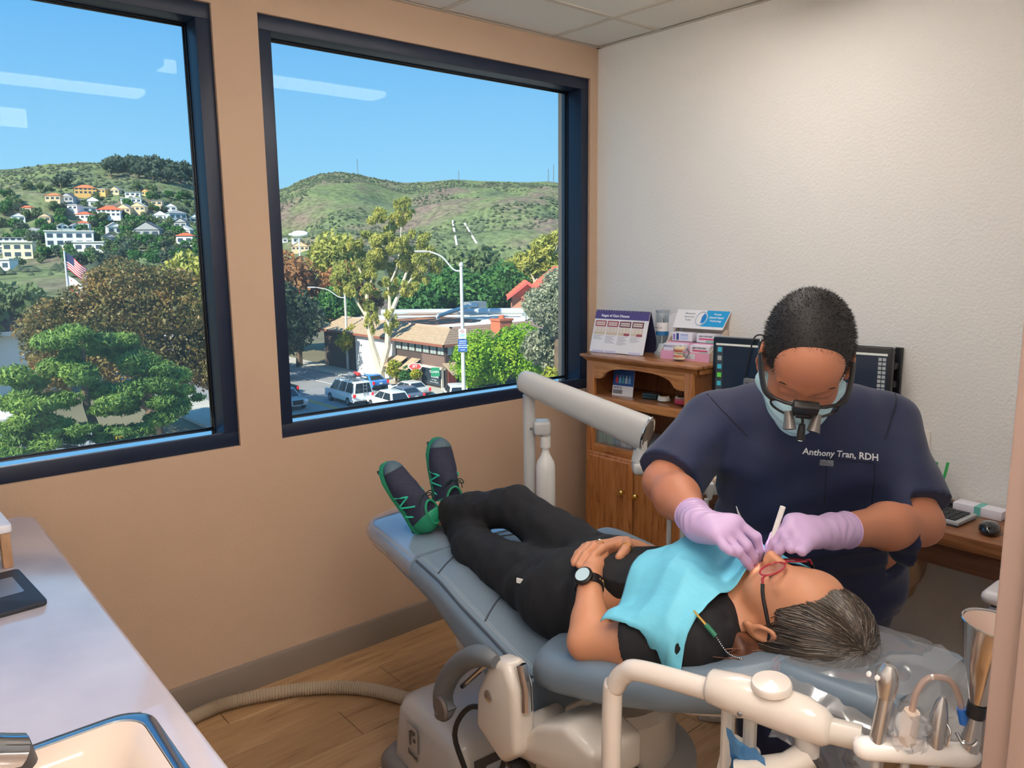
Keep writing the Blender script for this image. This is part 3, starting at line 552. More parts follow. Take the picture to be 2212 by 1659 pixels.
# ---------------------------------------------------------------- hillside houses (x, y, z, width, kind, walls, roof, label)
HOUSES = [
 (125, 673, 46.8, 10.4, 'h', 'tan', 'terra', 'tan hillside house with terracotta roof, highest on the left'),
 (136, 680, 46.9, 9.9, 'g', 'grey', 'dark', 'grey hillside house with dark roof beside the terracotta-roofed one'),
 (165, 756, 58.2, 16.7, 'h', 'ochre', 'terra', 'large ochre house with terracotta roof near the top of the slope'),
 (176, 753, 59.3, 13.6, 'f', 'ochre', 'pale', 'ochre flat-roofed house just right of the large ochre one'),
 (155, 690, 44.9, 12.4, 'g', 'white', 'dark', 'tall white two-storey house with dark gable, mid slope'),
 (143, 682, 44.8, 9.3, 'f', 'grey', 'grey', 'low grey flat-roofed house left of the tall white one'),
 (136, 668, 40, 10.5, 'f', 'white', 'pale', 'low white house below the dark-roofed grey one'),
 (183, 688, 47.9, 15, 'f', 'white', 'pale', 'long white modern house right of the tall white one'),
 (209, 739, 58.5, 5.7, 'g', 'ochre', 'terra', 'tiny orange house high on the right of the slope'),
 (197, 733, 56.5, 12, 'f', 'white', 'grey', 'white flat-roofed house above the long white modern one'),
 (187, 748, 59.4, 8.1, 'g', 'tan', 'grey', 'small tan house below the burnt hillside patch'),
 (142, 661, 33, 10.5, 'h', 'white', 'red', 'white house with bright orange-red tiled roof, mid slope'),
 (162, 671, 35.7, 16.6, 'h', 'white', 'red', 'big white Spanish style house with red tiled roof, centre of the slope'),
 (148, 673, 38.9, 9.3, 'f', 'white', 'pale', 'white box house above the orange-red roof'),
 (174, 674, 39.3, 11, 'g', 'tan', 'grey', 'beige house right of the big Spanish style one'),
 (184, 673, 41, 11.1, 'g', 'tan', 'pale', 'beige house with pale roof farther right'),
 (196, 662, 33.9, 12.6, 'g', 'white', 'pale', 'white gabled house right of the olive treetop'),
 (150, 478, 25.2, 9.7, 'h', 'blue', 'grey', 'blue-grey house in the right half of the slope'),
 (162, 478, 23.5, 8.3, 'g', 'white', 'grey', 'white house cut by the window frame on the right'),
 (137, 644, 25.9, 7.5, 'h', 'white', 'red', 'small house with flat orange roof, lower slope'),
 (125, 637, 21.2, 16.6, 'g2', 'white', 'grey', 'long white house with several gables, lower slope'),
 (118, 636, 20.8, 9.2, 'g', 'white', 'grey', 'small white gabled house at the left of the long gabled one'),
 (96, 397, 14, 6.5, 'g', 'white', 'pale', 'white gabled cottage in the middle of the lower slope'),
 (100, 358, 11.4, 10.8, 'g', 'grey', 'dark', 'big grey shingled house with white window trim, lower right slope'),
 (116, 364, 15.2, 5.4, 'g', 'grey', 'dark', 'dark-roofed cottage with a red chimney at right'),
 (114, 354, 11.4, 5.7, 'g', 'white', 'pale', 'white cottage above the orange roof at right'),
 (111, 345, 8.4, 6.7, 'h', 'white', 'red', 'house with orange roof just above the ficus crown at right'),
 (85, 362, 8.3, 5.5, 'g', 'grey', 'dark', 'dark grey cottage just above the ficus crown'),
 (104, 636, 19, 14.3, 'h', 'grey', 'grey', 'wide grey-roofed house behind the top of the flagpole'),
 (77, 549, 10.6, 19.3, 'f', 'white', 'grey', 'long white modern building left of the flagpole'),
 (73, 374, 7.7, 17.7, 'f2', 'white', 'pale', 'long two-storey white apartment house right of the flagpole'),
 (77, 357, 5.7, 11.4, 'f', 'white', 'pale', 'low white building with a shaded terrace right of the flag'),
 (53, 368, 3, 10.5, 'f2', 'cream', 'pale', 'cream modern house with large dark windows behind the flagpole'),
 (72, 538, 6.4, 8.1, 'f', 'grey', 'dark', 'dark flat-roofed house at the left window edge'),
 (41, 320, -1.1, 6.5, 'f', 'white', 'pale', 'white box house lowest at the left window edge'),
 (105, 663, 36.9, 8, 'h', 'tan', 'red', 'red-roofed house far left on the slope'),
 (98, 657, 30.5, 8.6, 'g', 'white', 'pale', 'pale house among trees at the far left'),
 (114, 652, 30.4, 8, 'g', 'tan', 'grey', 'tan house among trees left of the orange-red roof'),
 (201, 682, 46.4, 8.3, 'f', 'tan', 'grey', 'tan flat-roofed house below the ridge trees'),
 (210, 679, 42.1, 9.2, 'g', 'white', 'grey', 'white house below the burnt patch at right'),
 (307, 682, 16.9, 9.3, 'f', 'white', 'pale', 'white flat roof at the left edge of the right window'),
 (307, 645, 9.4, 14.7, 'g', 'tan', 'terra', 'brown-roofed house above the rust-coloured tree'),
 (313, 666, 16.6, 6.7, 'f', 'white', 'pale', 'small white building below the white oval tank'),
]
WALLC = {'tan': (222, 196, 158), 'grey': (172, 172, 172), 'ochre': (236, 186, 112), 'white': (240, 240, 236), 'blue': (186, 200, 210), 'cream': (236, 228, 196)}
ROOFC = {'terra': (206, 122, 78), 'dark': (96, 98, 108), 'grey': (146, 146, 150), 'pale': (214, 212, 206), 'red': (230, 104, 66)}
M_fwin = mat('far_window_glass', (70, 84, 98), 0.2)
for x, y, z, w, kind, wc, rc, lab in HOUSES:
    t = thing('hillside_house', lab, 'house', (x, y, z - 1.0), math.radians(random.uniform(-25, 25) - 22), 'hillside houses')
    d = w * 0.7; h = 3.6 if kind != 'f2' else 6.4
    if w > 15 and kind != 'f2': h = 5.2
    M_w = mat('house_wall_' + wc, WALLC[wc], 0.9); M_r = mat('house_roof_' + rc, ROOFC[rc], 0.9)
    obj('wall', MB().bx(-w / 2, w / 2, -d / 2, d / 2, -2, h + 1), M_w, t, smooth=0)
    b = h + 1
    if kind[0] == 'f':
        obj('roof', MB().bx(-w / 2 - 0.4, w / 2 + 0.4, -d / 2 - 0.6, d / 2 + 0.4, b, b + 0.45), M_r, t, smooth=0)
    elif kind[0] == 'h':
        e = 0.5; W2_, D2 = w / 2 + e, d / 2 + e; r = max(w / 2 - d / 2, 0.2)
        obj('roof', MB().add([(-W2_, -D2, b), (W2_, -D2, b), (W2_, D2, b), (-W2_, D2, b), (-r, 0, b + d * 0.28), (r, 0, b + d * 0.28)], [(0, 1, 5, 4), (1, 2, 5), (2, 3, 4, 5), (3, 0, 4), (3, 2, 1, 0)]), M_r, t, smooth=0)
    else:
        k = 2 if kind == 'g2' else 1; ww = w / k
        for i in range(k):
            c = -w / 2 + ww * (i + 0.5)
            obj('roof', MB().add([(c - ww / 2 - 0.4, -d / 2 - 0.4, b - 0.2), (c + ww / 2 + 0.4, -d / 2 - 0.4, b - 0.2), (c, -d / 2 - 0.4, b + ww * 0.3), (c - ww / 2 - 0.4, d / 2 + 0.4, b - 0.2), (c + ww / 2 + 0.4, d / 2 + 0.4, b - 0.2), (c, d / 2 + 0.4, b + ww * 0.3)], [(0, 3, 5, 2), (1, 2, 5, 4), (0, 1, 4, 3), (3, 4, 5)]), M_r, t, smooth=0)
            obj('gable', MB().add([(c - ww / 2, -d / 2 - 0.05, b - 0.2), (c + ww / 2, -d / 2 - 0.05, b - 0.2), (c, -d / 2 - 0.05, b + ww * 0.27), (c - ww / 2, -d / 2 + 0.2, b - 0.2), (c + ww / 2, -d / 2 + 0.2, b - 0.2), (c, -d / 2 + 0.2, b + ww * 0.27)], [(0, 1, 2), (3, 5, 4), (0, 2, 5, 3), (1, 4, 5, 2)]), M_w, t, smooth=0)
    nw = max(2, int(w / 3.2))
    for s in range(2 if h > 5 else 1):
        for i in range(nw):
            c = -w / 2 + w * (i + 0.5) / nw
            obj('window', MB().bx(c - w / nw * 0.3, c + w / nw * 0.3, -d / 2 - 0.08, -d / 2 + 0.05, 2.0 + s * 2.9, 3.6 + s * 2.9), M_fwin, t, smooth=0)

# trees among the houses and along the ridge: four crown shapes, shared
VAR = []
for i, m in enumerate((LF_far, LF_fard, LF_dk, LF_far)):
    gg = np.random.default_rng(40 + i); B = [((gg.normal() * 1.2, gg.normal() * 1.2, 4.4 + gg.normal() * 0.8), (1.7, 1.7, 1.5)) for _ in range(7)]
    V, F = leaves(B, 420, 0.95, 1.3, seed=50 + i); me = np_mesh('foliage', V, F); me.materials.append(m)
    tk = fix(MB().tube([(0, 0, -1.5), (0, 0, 4)], [0.35, 0.2], 6).mesh('trunk')); tk.materials.append(M_bark); VAR.append((me, tk))
def far_tree(x, y, z, s, k, label, group):
    t = thing('hillside_tree', label, 'tree', (x, y, z - 0.6), random.uniform(0, 6), group); t.scale = (s, s, s)
    for nm, me in zip(('foliage', 'trunk'), VAR[k]):
        o = bpy.data.objects.new(nm, me); COL.objects.link(o); o.parent = t
for x, y, z, s, k in TREES: far_tree(x, y, z, s * (0.72 if y < 480 else 1.15), k, 'small round tree standing among the hillside houses', 'trees among the hillside houses')
for x, y, z in RIDGE: far_tree(x, y, z, 1.9 + 0.5 * random.random(), 1, 'dusky tree in the grove along the right shoulder of the left hill', 'grove on the left hill')

# ---------------------------------------------------------------- things on the hills
M_tower = mat('mast_steel', (120, 130, 142), 0.6)
for (bx_, by_, ez, h, lab) in ((-0.190, 1345, 0.1045, 26, 'lattice mast on the left summit of the far hill'), (0.0545, 1345, 0.093, 30, 'taller mast on the right summit of the far hill'), (0.048, 1345, 0.0934, 22, 'shorter mast on the right summit of the far hill'), (-0.064, 1345, 0.096, 16, 'thin mast on the middle of the far ridge')):
    x, y = world_ab(bx_ * by_, by_); z = float(terrain(bx_ * by_, by_))
    t = thing('radio_mast', lab, 'mast', (x, y, z - 1), group='masts on the far ridge')
    for sx_, sy_ in ((-1, -1), (1, -1), (0, 1)): obj('mast_leg', MB().tube([(sx_ * 0.9, sy_ * 0.9, -1), (sx_ * 0.35, sy_ * 0.35, h)], 0.24, 5), M_tower, t)
    for k in range(5): obj('brace', MB().tube([(-0.8 + k * 0.08, -0.8 + k * 0.08, h * k / 5), (0.7 - k * 0.06, -0.7 + k * 0.06, h * (k + 1) / 5)], 0.12, 5), M_tower, t)
M_tank = mat('tank_white', (246, 246, 244), 0.4)
t = thing('water_tank', 'white oval tank on a post at the left edge of the far hill', 'tank', (133.5, 283.5, 2.0))
obj('tank_shell', MB().lathe([(0.0, -3.9), (0.35, -3.8), (0.5, -3.2), (0.55, -2.6), (1.1, -2.0), (1.32, -0.6), (1.34, 1.0), (1.15, 2.4), (0.6, 3.4), (0.0, 3.7)], (0, 0, 9.2), 20, (0.76, -0.65, 0.02)), M_tank, t)
obj('post', MB().tube([(0, 0, -6), (0, 0, 8.2)], 0.3, 8), M_tank, t)

M_chan = mat('channel_concrete', (214, 206, 194), 0.9)
for lab, pts in (('pale straight drainage channel running down the far slope', CH1), ('pale curved drainage channel running down the far slope', CH2)):
    tag(obj('drainage_channel', MB().tube([(x, y, z + 0.8) for x, y, z in pts], 1.1, 6, sq=0.6), M_chan, None), lab, 'channel')
# ---------------------------------------------------------------- flagpole with two flags
M_pole = mat('pole_white', (226, 228, 232), 0.4)
t = thing('flagpole', 'tall white flagpole behind the left window pane', 'flagpole', (17.2, 100.9, GZ))
obj('pole', MB().tube([(0, 0, 0), (0, 0, 13.9)], [0.16, 0.1], 10), M_pole, t); obj('finial', MB().lathe([(0, -0.16), (0.13, -0.09), (0.16, 0), (0.13, 0.09), (0, 0.16)], (0, 0, 14.05), 12), mat('gilt_ball', (220, 190, 110), 0.3, metal=0.8), t)
def flag_grid(name, parent, top, hoist, fly, drop, m_fn, nu, nv, label_m):
    """hanging flag: cells coloured by m_fn(i, j); joined per colour into parts"""
    ux, uy = 0.7611, -0.6488; cells = {}
    def P(u, v):
        s = u * fly; sag = drop * u ** 1.1
        wv = 0.28 * math.sin(u * 7 + v * 1.5) * u
        return (ux * s * 0.62 - uy * wv, uy * s * 0.62 + ux * wv, top - v * hoist - sag)
    for i in range(nu):
        for j in range(nv):
            cells.setdefault(m_fn(i, j), MB()).add([P(i / nu, j / nv), P((i + 1) / nu, j / nv), P((i + 1) / nu, (j + 1) / nv), P(i / nu, (j + 1) / nv)], [(0, 1, 2, 3)])
    for k, mbx in cells.items():
        o = obj(label_m[k][0], mbx, label_m[k][1], parent, smooth=60)
        o.modifiers.new('thick', 'SOLIDIFY').thickness = 0.02
FR, FW, FB, FG = mat('flag_red', (196, 40, 56), 0.8), mat('flag_white', (240, 238, 238), 0.8), mat('flag_blue', (44, 52, 96), 0.8), mat('flag_brown', (132, 96, 62), 0.8)
t = thing('flag', 'red, white and blue striped flag with starred blue corner, upper of the two', 'flag', (17.33, 100.9, GZ))
flag_grid('flag', t, 13.7, 1.9, 3.6, 1.9, lambda i, j: 'b' if (i < 8 and j < 7) else ('r' if j % 2 == 0 else 'w'), 20, 13, {'r': ('stripe', FR), 'w': ('white_stripe', FW), 'b': ('canton', FB)})
t = thing('flag', 'white flag with a brown bear and red bottom band, lower of the two', 'flag', (17.33, 100.9, GZ))
BEAR = {(8, 4), (9, 4), (10, 4), (11, 4), (7, 5), (8, 5), (9, 5), (10, 5), (11, 5), (12, 5), (6, 5), (7, 6), (8, 6), (10, 6), (11, 6), (12, 6), (13, 5), (13, 4)}
flag_grid('flag', t, 11.0, 1.7, 3.2, 1.4, lambda i, j: 'r' if j >= 9 or (i, j) in ((3, 2),) else ('n' if (i, j) in BEAR else 'w'), 20, 11, {'r': ('red_band', FR), 'w': ('field', FW), 'n': ('bear_emblem', FG)})

# ---------------------------------------------------------------- street lamps and signs
M_lp = mat('lamp_post_concrete', (206, 204, 198), 0.7)
def lamp_post(label, base, h, arm, rise):
    t = thing('street_lamp', label, 'street lamp', base)
    obj('pole', MB().tube([(0, 0, 0), (0, 0, h)], [0.17, 0.12], 10), M_lp, t)
    obj('cap', MB().lathe([(0.0, 0), (0.16, 0.05), (0.16, 0.2), (0.0, 0.35)], (0, 0, h - 0.1), 10), M_lp, t)
    ux, uy = -0.7611, 0.6488
    P = bez([(0, 0, h - 0.45), (ux * arm * 0.25, uy * arm * 0.25, h - 0.3), (ux * arm * 0.6, uy * arm * 0.6, h + rise * 0.6), (ux * arm, uy * arm, h + rise)], 15)
    obj('arm', MB().tube(P, 0.06, 8), M_lp, t)
    e = Vector((ux * arm, uy * arm, h + rise)); dv = Vector((ux, uy, 0.02))
    obj('lamp_head', MB().tube([e, e + dv * 0.3, e + dv * 0.9, e + dv * 1.1], [0.06, 0.14, 0.13, 0.05], 8, sq=0.6), M_lp, t)
    return t
lamp_post('tall street lamp with curved arm in front of the shop', (31.6, 43.3, GZ), 12.05, 2.3, 1.0)
lamp_post('shorter street lamp with curved arm farther up the street', (40.0, 76.4, GZ), 8.7, 3.1, 0.75)
CF = Vector((-0.66, -0.75, 0)).normalized(); CR = Vector((0.75, -0.66, 0))
def plate(name, label, c, w, h, m, cat='sign'):
    t = thing(name, label, cat, c)
    obj('plate', MB().box((0, 0, 0), (w, 0.03, h), math.atan2(CR.y, CR.x)), m, t, smooth=0); return t
M_signw, M_signb = mat('sign_white', (226, 230, 230), 0.5), mat('sign_blue', (44, 92, 168), 0.5)
t = plate('road_sign', 'white no-turn sign on the tall street lamp', (31.47, 43.15, -3.95), 0.56, 0.72, M_signw)
obj('ring', MB().tube([CR * 0.12 * math.cos(a) + Vector((0, 0, 0.18 + 0.12 * math.sin(a))) + CF * 0.022 for a in np.linspace(0, 2 * PI, 17)[:-1]], 0.018, 6, close=True), mat('sign_red', (190, 40, 44), 0.5), t)
obj('arrow', MB().tube([CR * -0.07 + Vector((0, 0, 0.15)) + CF * 0.022, CR * 0.0 + Vector((0, 0, 0.2)) + CF * 0.022, CR * 0.07 + Vector((0, 0, 0.18)) + CF * 0.022], 0.016, 6), mat('sign_black', (30, 30, 34), 0.5), t)
obj('caption_panel', MB().box(CF * 0.018 + Vector((0, 0, -0.12)), (0.34, 0.01, 0.2), math.atan2(CR.y, CR.x)), mat('sign_mint', (150, 200, 190), 0.5), t, smooth=0)
t = plate('road_sign', 'blue direction sign with white lettering and arrow on the tall street lamp', (31.47, 43.15, -4.82), 0.66, 0.92, M_signb)
for i, s in enumerate(('ALTERNATE', 'ROUTE TO', 'LAGUNA CANYON', 'AND BEACHES')): text('lettering', s, 0.098, M_signw, t, frame(CF * 0.025 + Vector((0, 0, 0.32 - 0.155 * i)), CR, (0, 0, 1)), bold=0.004)
obj('arrow', MB().tube([CR * -0.17 + CF * 0.02 + Vector((0, 0, -0.33)), CR * 0.1 + CF * 0.02 + Vector((0, 0, -0.33))], 0.02, 6).tube([CR * 0.1 + CF * 0.02 + Vector((0, 0, -0.33)), CR * 0.2 + CF * 0.02 + Vector((0, 0, -0.33))], [0.06, 0.005], 6), M_signw, t)

# ---------------------------------------------------------------- the corner shop
M_shgl, M_shg_shade = mat('roof_shingle_tan', (186, 160, 130), 0.95, var=0.12, vs=3), mat('roof_shingle_shaded', (150, 126, 104), 0.95, var=0.12, vs=3)  # second tone: same shingles with the roof's shaded side put into the colour
M_flat = mat('flat_roof_gravel', (224, 214, 200), 0.95, var=0.1, vs=0.6); M_rust = mat('roof_rust_stain', (168, 108, 74), 0.95, var=0.2, vs=0.8)
M_dkw = mat('shop_siding_dark', (84, 70, 64), 0.9); M_clap = mat('shop_clapboard', (132, 106, 96), 0.9); M_whw = mat('shop_stucco_white', (240, 238, 234), 0.9); M_sglass = mat('shop_glass', (52, 62, 72), 0.12); M_pane = mat('shop_pane_pale', (168, 180, 176), 0.25)
SX0, SX1, SY0, SY1 = 39.3, 62.0, 56.6, 82.0; EZ, RZ, INS = -6.5, -5.3, 3.3
shop = thing('corner_shop', 'two-storey corner shop with tan shingled skirt roof and brown clapboard walls', 'building', (SX0, SY0, GZ))
def S(x, y, z): return (x - SX0, y - SY0, z - GZ)
mb = MB(); mb.bx(0.75, SX1 - SX0, 0.75, SY1 - SY0, 0, EZ - GZ); obj('wall', mb, M_dkw, shop, smooth=0)
obj('stucco_wall', MB().bx(0.55, 0.8, 9.6, 17.6, 0, 4.4), M_whw, shop, smooth=0)
obj('flat_roof', MB().bx(INS - 0.2, SX1 - SX0, INS - 0.2, SY1 - SY0, RZ - GZ - 0.6, RZ - GZ - 0.12), M_flat, shop, smooth=0)
obj('rust_roof_patch', MB().bx(INS + 0.3, INS + 9, INS + 5, INS + 15, RZ - GZ - 0.12, RZ - GZ - 0.09), M_rust, shop, smooth=0)
NC = 7   # shingle courses, each a strip of its own, lapped
for k in range(NC):
    a0, a1 = k / NC, (k + 1) / NC + 0.015; ov = 0.05
    i0, i1 = INS * a0, INS * a1; z0, z1 = EZ + (RZ - EZ) * a0 - GZ + ov, EZ + (RZ - EZ) * a1 - GZ
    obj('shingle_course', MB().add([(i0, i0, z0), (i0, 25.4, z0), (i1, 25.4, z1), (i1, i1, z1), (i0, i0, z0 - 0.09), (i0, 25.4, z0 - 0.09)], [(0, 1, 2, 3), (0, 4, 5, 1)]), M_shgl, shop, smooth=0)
    obj('shingle_course', MB().add([(i0, i0, z0), (22.7, i0, z0), (22.7, i1, z1), (i1, i1, z1), (i0, i0, z0 - 0.09), (22.7, i0, z0 - 0.09)], [(0, 3, 2, 1), (0, 1, 5, 4)]), M_shg_shade, shop, smooth=0)
obj('fascia', MB().bx(-0.05, 0.06, -0.05, 25.4, EZ - GZ - 0.22, EZ - GZ + 0.02).bx(-0.05, 22.7, -0.05, 0.06, EZ - GZ - 0.22, EZ - GZ + 0.02), mat('fascia_red_brown', (150, 92, 70), 0.8), shop, smooth=0)
obj('soffit', MB().bx(0, 22.7, 0, 25.4, EZ - GZ - 0.1, EZ - GZ - 0.02), M_dkw, shop, smooth=0)
obj('parapet', MB().bx(INS - 0.15, INS + 0.05, INS - 0.15, 25.4, RZ - GZ - 0.15, RZ - GZ + 0.1).bx(INS - 0.15, 22.7, INS - 0.15, INS + 0.05, RZ - GZ - 0.15, RZ - GZ + 0.1), mat('parapet_pink', (206, 172, 156), 0.8), shop, smooth=0)
for i in range(7):   # upper windows on the street side
    y0 = 0.9 + i * 1.25; w_ = obj('window', MB().bx(0.68, 0.76, y0, y0 + 1.05, 3.35, 4.25), M_dkw, shop, smooth=0)
    for k in range(2): obj('pane', MB().bx(0.66, 0.70, y0 + 0.06 + k * 0.5, y0 + 0.5 + k * 0.5, 3.43, 4.17), M_pane, w_, smooth=0)
for i in range(5):
    x0 = 0.9 + i * 1.5; w_ = obj('window', MB().bx(x0, x0 + 1.2, 0.68, 0.76, 3.35, 4.25), M_dkw, shop, smooth=0)
    for k in range(2): obj('pane', MB().bx(x0 + 0.06 + k * 0.57, x0 + 0.57 + k * 0.57, 0.66, 0.70, 3.43, 4.17), M_pane, w_, smooth=0)
for k in range(9): obj('clapboard', MB().bx(0.64, 0.76, 0.8, 4.6, 2.2 + k * 0.12, 2.31 + k * 0.12), M_clap, shop, smooth=0)
obj('beam', MB().bx(0.5, 0.76, 0.8, 4.6, 1.98, 2.2), mat('shop_beam_cream', (236, 226, 200), 0.8), shop, smooth=0)
dw = obj('shop_window', MB().bx(0.6, 0.76, 0.9, 4.4, 0.35, 1.95), M_sglass, shop, smooth=0)
ML = Matrix(((0, 0, -1, 0), (-1, 0, 0, 0), (0, 1, 0, 0), (0, 0, 0, 1)))
def on_street(y, z, off=0.58): return Matrix.Translation((off, y, z)) @ ML
text('lettering', 'TROPICAL', 0.38, M_signw, dw, on_street(2.4, 1.6), bold=0.006); text('lettering', 'DESIGNS', 0.32, M_signw, dw, on_street(2.4, 1.2), bold=0.006); text('lettering', 'est. Laguna', 0.2, M_signw, dw, on_street(2.5, 0.9)); text('lettering', 'Resin and Shaper', 0.2, M_signw, dw, on_street(2.5, 0.66))
for y0 in (0.78, 4.55, 8.0, 9.2): obj('pillar', MB().bx(0.3, 0.5, y0, y0 + 0.2, 0, 2.3), mat('shop_pillar', (190, 182, 168), 0.8), shop, smooth=0)
for (y0, y1) in ((5.0, 6.6), (7.4, 10.4)):
    for k in range(3): obj('awning_shingle', MB().add([(-0.9 + k * 0.55, y0, 1.75 + k * 0.3), (-0.9 + k * 0.55, y1, 1.75 + k * 0.3), (-0.3 + k * 0.55, y1, 2.1 + k * 0.3), (-0.3 + k * 0.55, y0, 2.1 + k * 0.3), (-0.9 + k * 0.55, y0, 1.67 + k * 0.3), (-0.9 + k * 0.55, y1, 1.67 + k * 0.3)], [(0, 1, 2, 3), (0, 4, 5, 1)]), M_shgl, shop, smooth=0)
for k in range(3): obj('awning_shingle', MB().add([(0.3, -0.9 + k * 0.55, 1.75 + k * 0.3), (9, -0.9 + k * 0.55, 1.75 + k * 0.3), (9, -0.3 + k * 0.55, 2.1 + k * 0.3), (0.3, -0.3 + k * 0.55, 2.1 + k * 0.3), (0.3, -0.9 + k * 0.55, 1.67 + k * 0.3), (9, -0.9 + k * 0.55, 1.67 + k * 0.3)], [(0, 3, 2, 1), (0, 1, 5, 4)]), M_shgl, shop, smooth=0)
for y0 in (5.0, 6.2, 7.6): obj('shop_window', MB().bx(0.62, 0.76, y0, y0 + 0.9, 0.4, 1.9), M_sglass, shop, smooth=0)
obj('door', MB().bx(0.62, 0.78, 8.3, 9.1, 0.05, 2.1), M_sglass, shop, smooth=0)
obj('front_window', MB().bx(2.2, 4.4, 0.62, 0.76, 0.3, 1.9), M_sglass, shop, smooth=0); obj('front_door', MB().bx(0.95, 1.9, 0.62, 0.76, 0.05, 2.0), mat('shop_door_red', (120, 60, 50), 0.7), shop, smooth=0)
obj('poster', MB().bx(2.3, 3.4, 0.5, 0.62, 3.0, 4.3), mat('poster_brown', (150, 96, 76), 0.8), shop, smooth=0)
t = thing('shop_sign', 'green hanging sign with pale lettering by the shop window', 'sign', (39.0, 57.6, GZ + 1.9)); obj('board', MB().box((0, 0, 0), (0.8, 0.06, 0.85), math.atan2(CR.y, CR.x)), mat('sign_green', (34, 140, 96), 0.6), t, smooth=0); text('lettering', 'OPEN', 0.26, M_signw, t, frame(CF * 0.05, CR, (0, 0, 1)), bold=0.005); obj('hanger', MB().tube([(0, 0, 0.42), (0, 0, 0.62), (0.5, 0, 0.62)], 0.02, 5), M_tower, t)
t = thing('shop_sign', 'red diamond-shaped sign with white border above the pavement', 'sign', (38.9, 60.9, GZ + 2.0)); obj('board', MB().rings([[CR * u + Vector((0, 0, v)) + CF * w for u, v in ((-0.75, 0.1), (-0.45, 0.42), (0.45, 0.42), (0.75, 0.1), (0, -0.6))] for w in (0, 0.05)]), mat('sign_border', (230, 220, 214), 0.6), t, smooth=0); obj('face', MB().rings([[CR * u * 0.84 + Vector((0, 0, v * 0.84 + 0.01)) + CF * w for u, v in ((-0.75, 0.1), (-0.45, 0.42), (0.45, 0.42), (0.75, 0.1), (0, -0.6))] for w in (0.04, 0.06)]), mat('sign_face_red', (200, 76, 76), 0.6), t, smooth=0); text('lettering', 'JET', 0.34, M_signw, t, frame(CF * 0.07 + Vector((0, 0, 0.14)), CR, (0, 0, 1)), bold=0.006); obj('hanger', MB().tube([(0, 0, 0.4), (0, 0, 0.7), (0.9, 0, 0.7)], 0.02, 5), M_tower, t)
t = thing('chimney_stack', 'square brick chimney rising from the shop roof', 'chimney', (47.6, 57.3, EZ)); 
M_brick = mat('brick_orange', (196, 112, 82), 0.95, var=0.15, vs=9)
obj('shaft', MB().bx(-0.8, 0.8, 0, 1.5, -0.4, 1.75), M_brick, t, smooth=0); obj('crown', MB().bx(-0.9, 0.9, -0.1, 1.6, 1.75, 1.95), M_brick, t, smooth=0); obj('flue', MB().lathe([(0.3, 0), (0.3, 0.3), (0.22, 0.34)], (0, 0.7, 1.95), 12), M_brick, t)
M_ac = mat('rooftop_unit_grey', (132, 142, 146), 0.6); M_duct = mat('duct_galvanised', (206, 210, 212), 0.4, metal=0.3)
for x, y, w_, lab in ((55.4, 72.6, 2.6, 'grey rooftop air conditioner left of the lamp post'), (59.2, 65.6, 3.0, 'grey rooftop air conditioner at the right end of the shop roof')):
    t = thing('rooftop_unit', lab, 'air conditioner', (x, y, RZ - 0.12)); obj('casing', MB().bx(-w_ / 2, w_ / 2, -0.8, 0.8, 0.1, 1.7), M_ac, t, smooth=0)
    for k in range(6): obj('louvre', MB().bx(-w_ / 2 + 0.15 + k * 0.18, -w_ / 2 + 0.22 + k * 0.18, -0.85, -0.8, 0.3, 1.5), mat('louvre_dark', (80, 90, 96), 0.6), t, smooth=0)
    obj('curb', MB().bx(-w_ / 2 - 0.1, w_ / 2 + 0.1, -0.9, 0.9, 0, 0.12), M_duct, t, smooth=0)
t = thing('rooftop_duct', 'long silver ventilation duct with angled pipes across the shop roof', 'duct', (50, 72, RZ - 0.1)); obj('main_duct', MB().tube([(-5, 5, 0.7), (9, -6.5, 0.7)], 0.38, 10), M_duct, t); obj('elbow_pipe', MB().tube(bez([(-1.5, -1.5, 0), (-1.5, -1.5, 0.4), (0, -2.2, 0.9), (2.0, -3.0, 1.5), (2.8, -3.3, 1.5)], 12), 0.24, 8), M_duct, t); obj('stub_pipe', MB().tube(bez([(-6, 2, 0), (-6, 2, 0.6), (-4, 1.0, 0.75)], 8), 0.2, 8), M_duct, t)
t = thing('skylight_dome', 'white dome skylight on the shop roof left of the chimney', 'skylight', (48.3, 61.2, RZ - 0.12)); obj('dome', MB().lathe([(0.9, 0), (0.85, 0.25), (0.6, 0.5), (0, 0.6)], (0, 0, 0), 16), M_signw, t); obj('curb', MB().bx(-0.95, 0.95, -0.95, 0.95, -0.02, 0.08), M_duct, t, smooth=0)

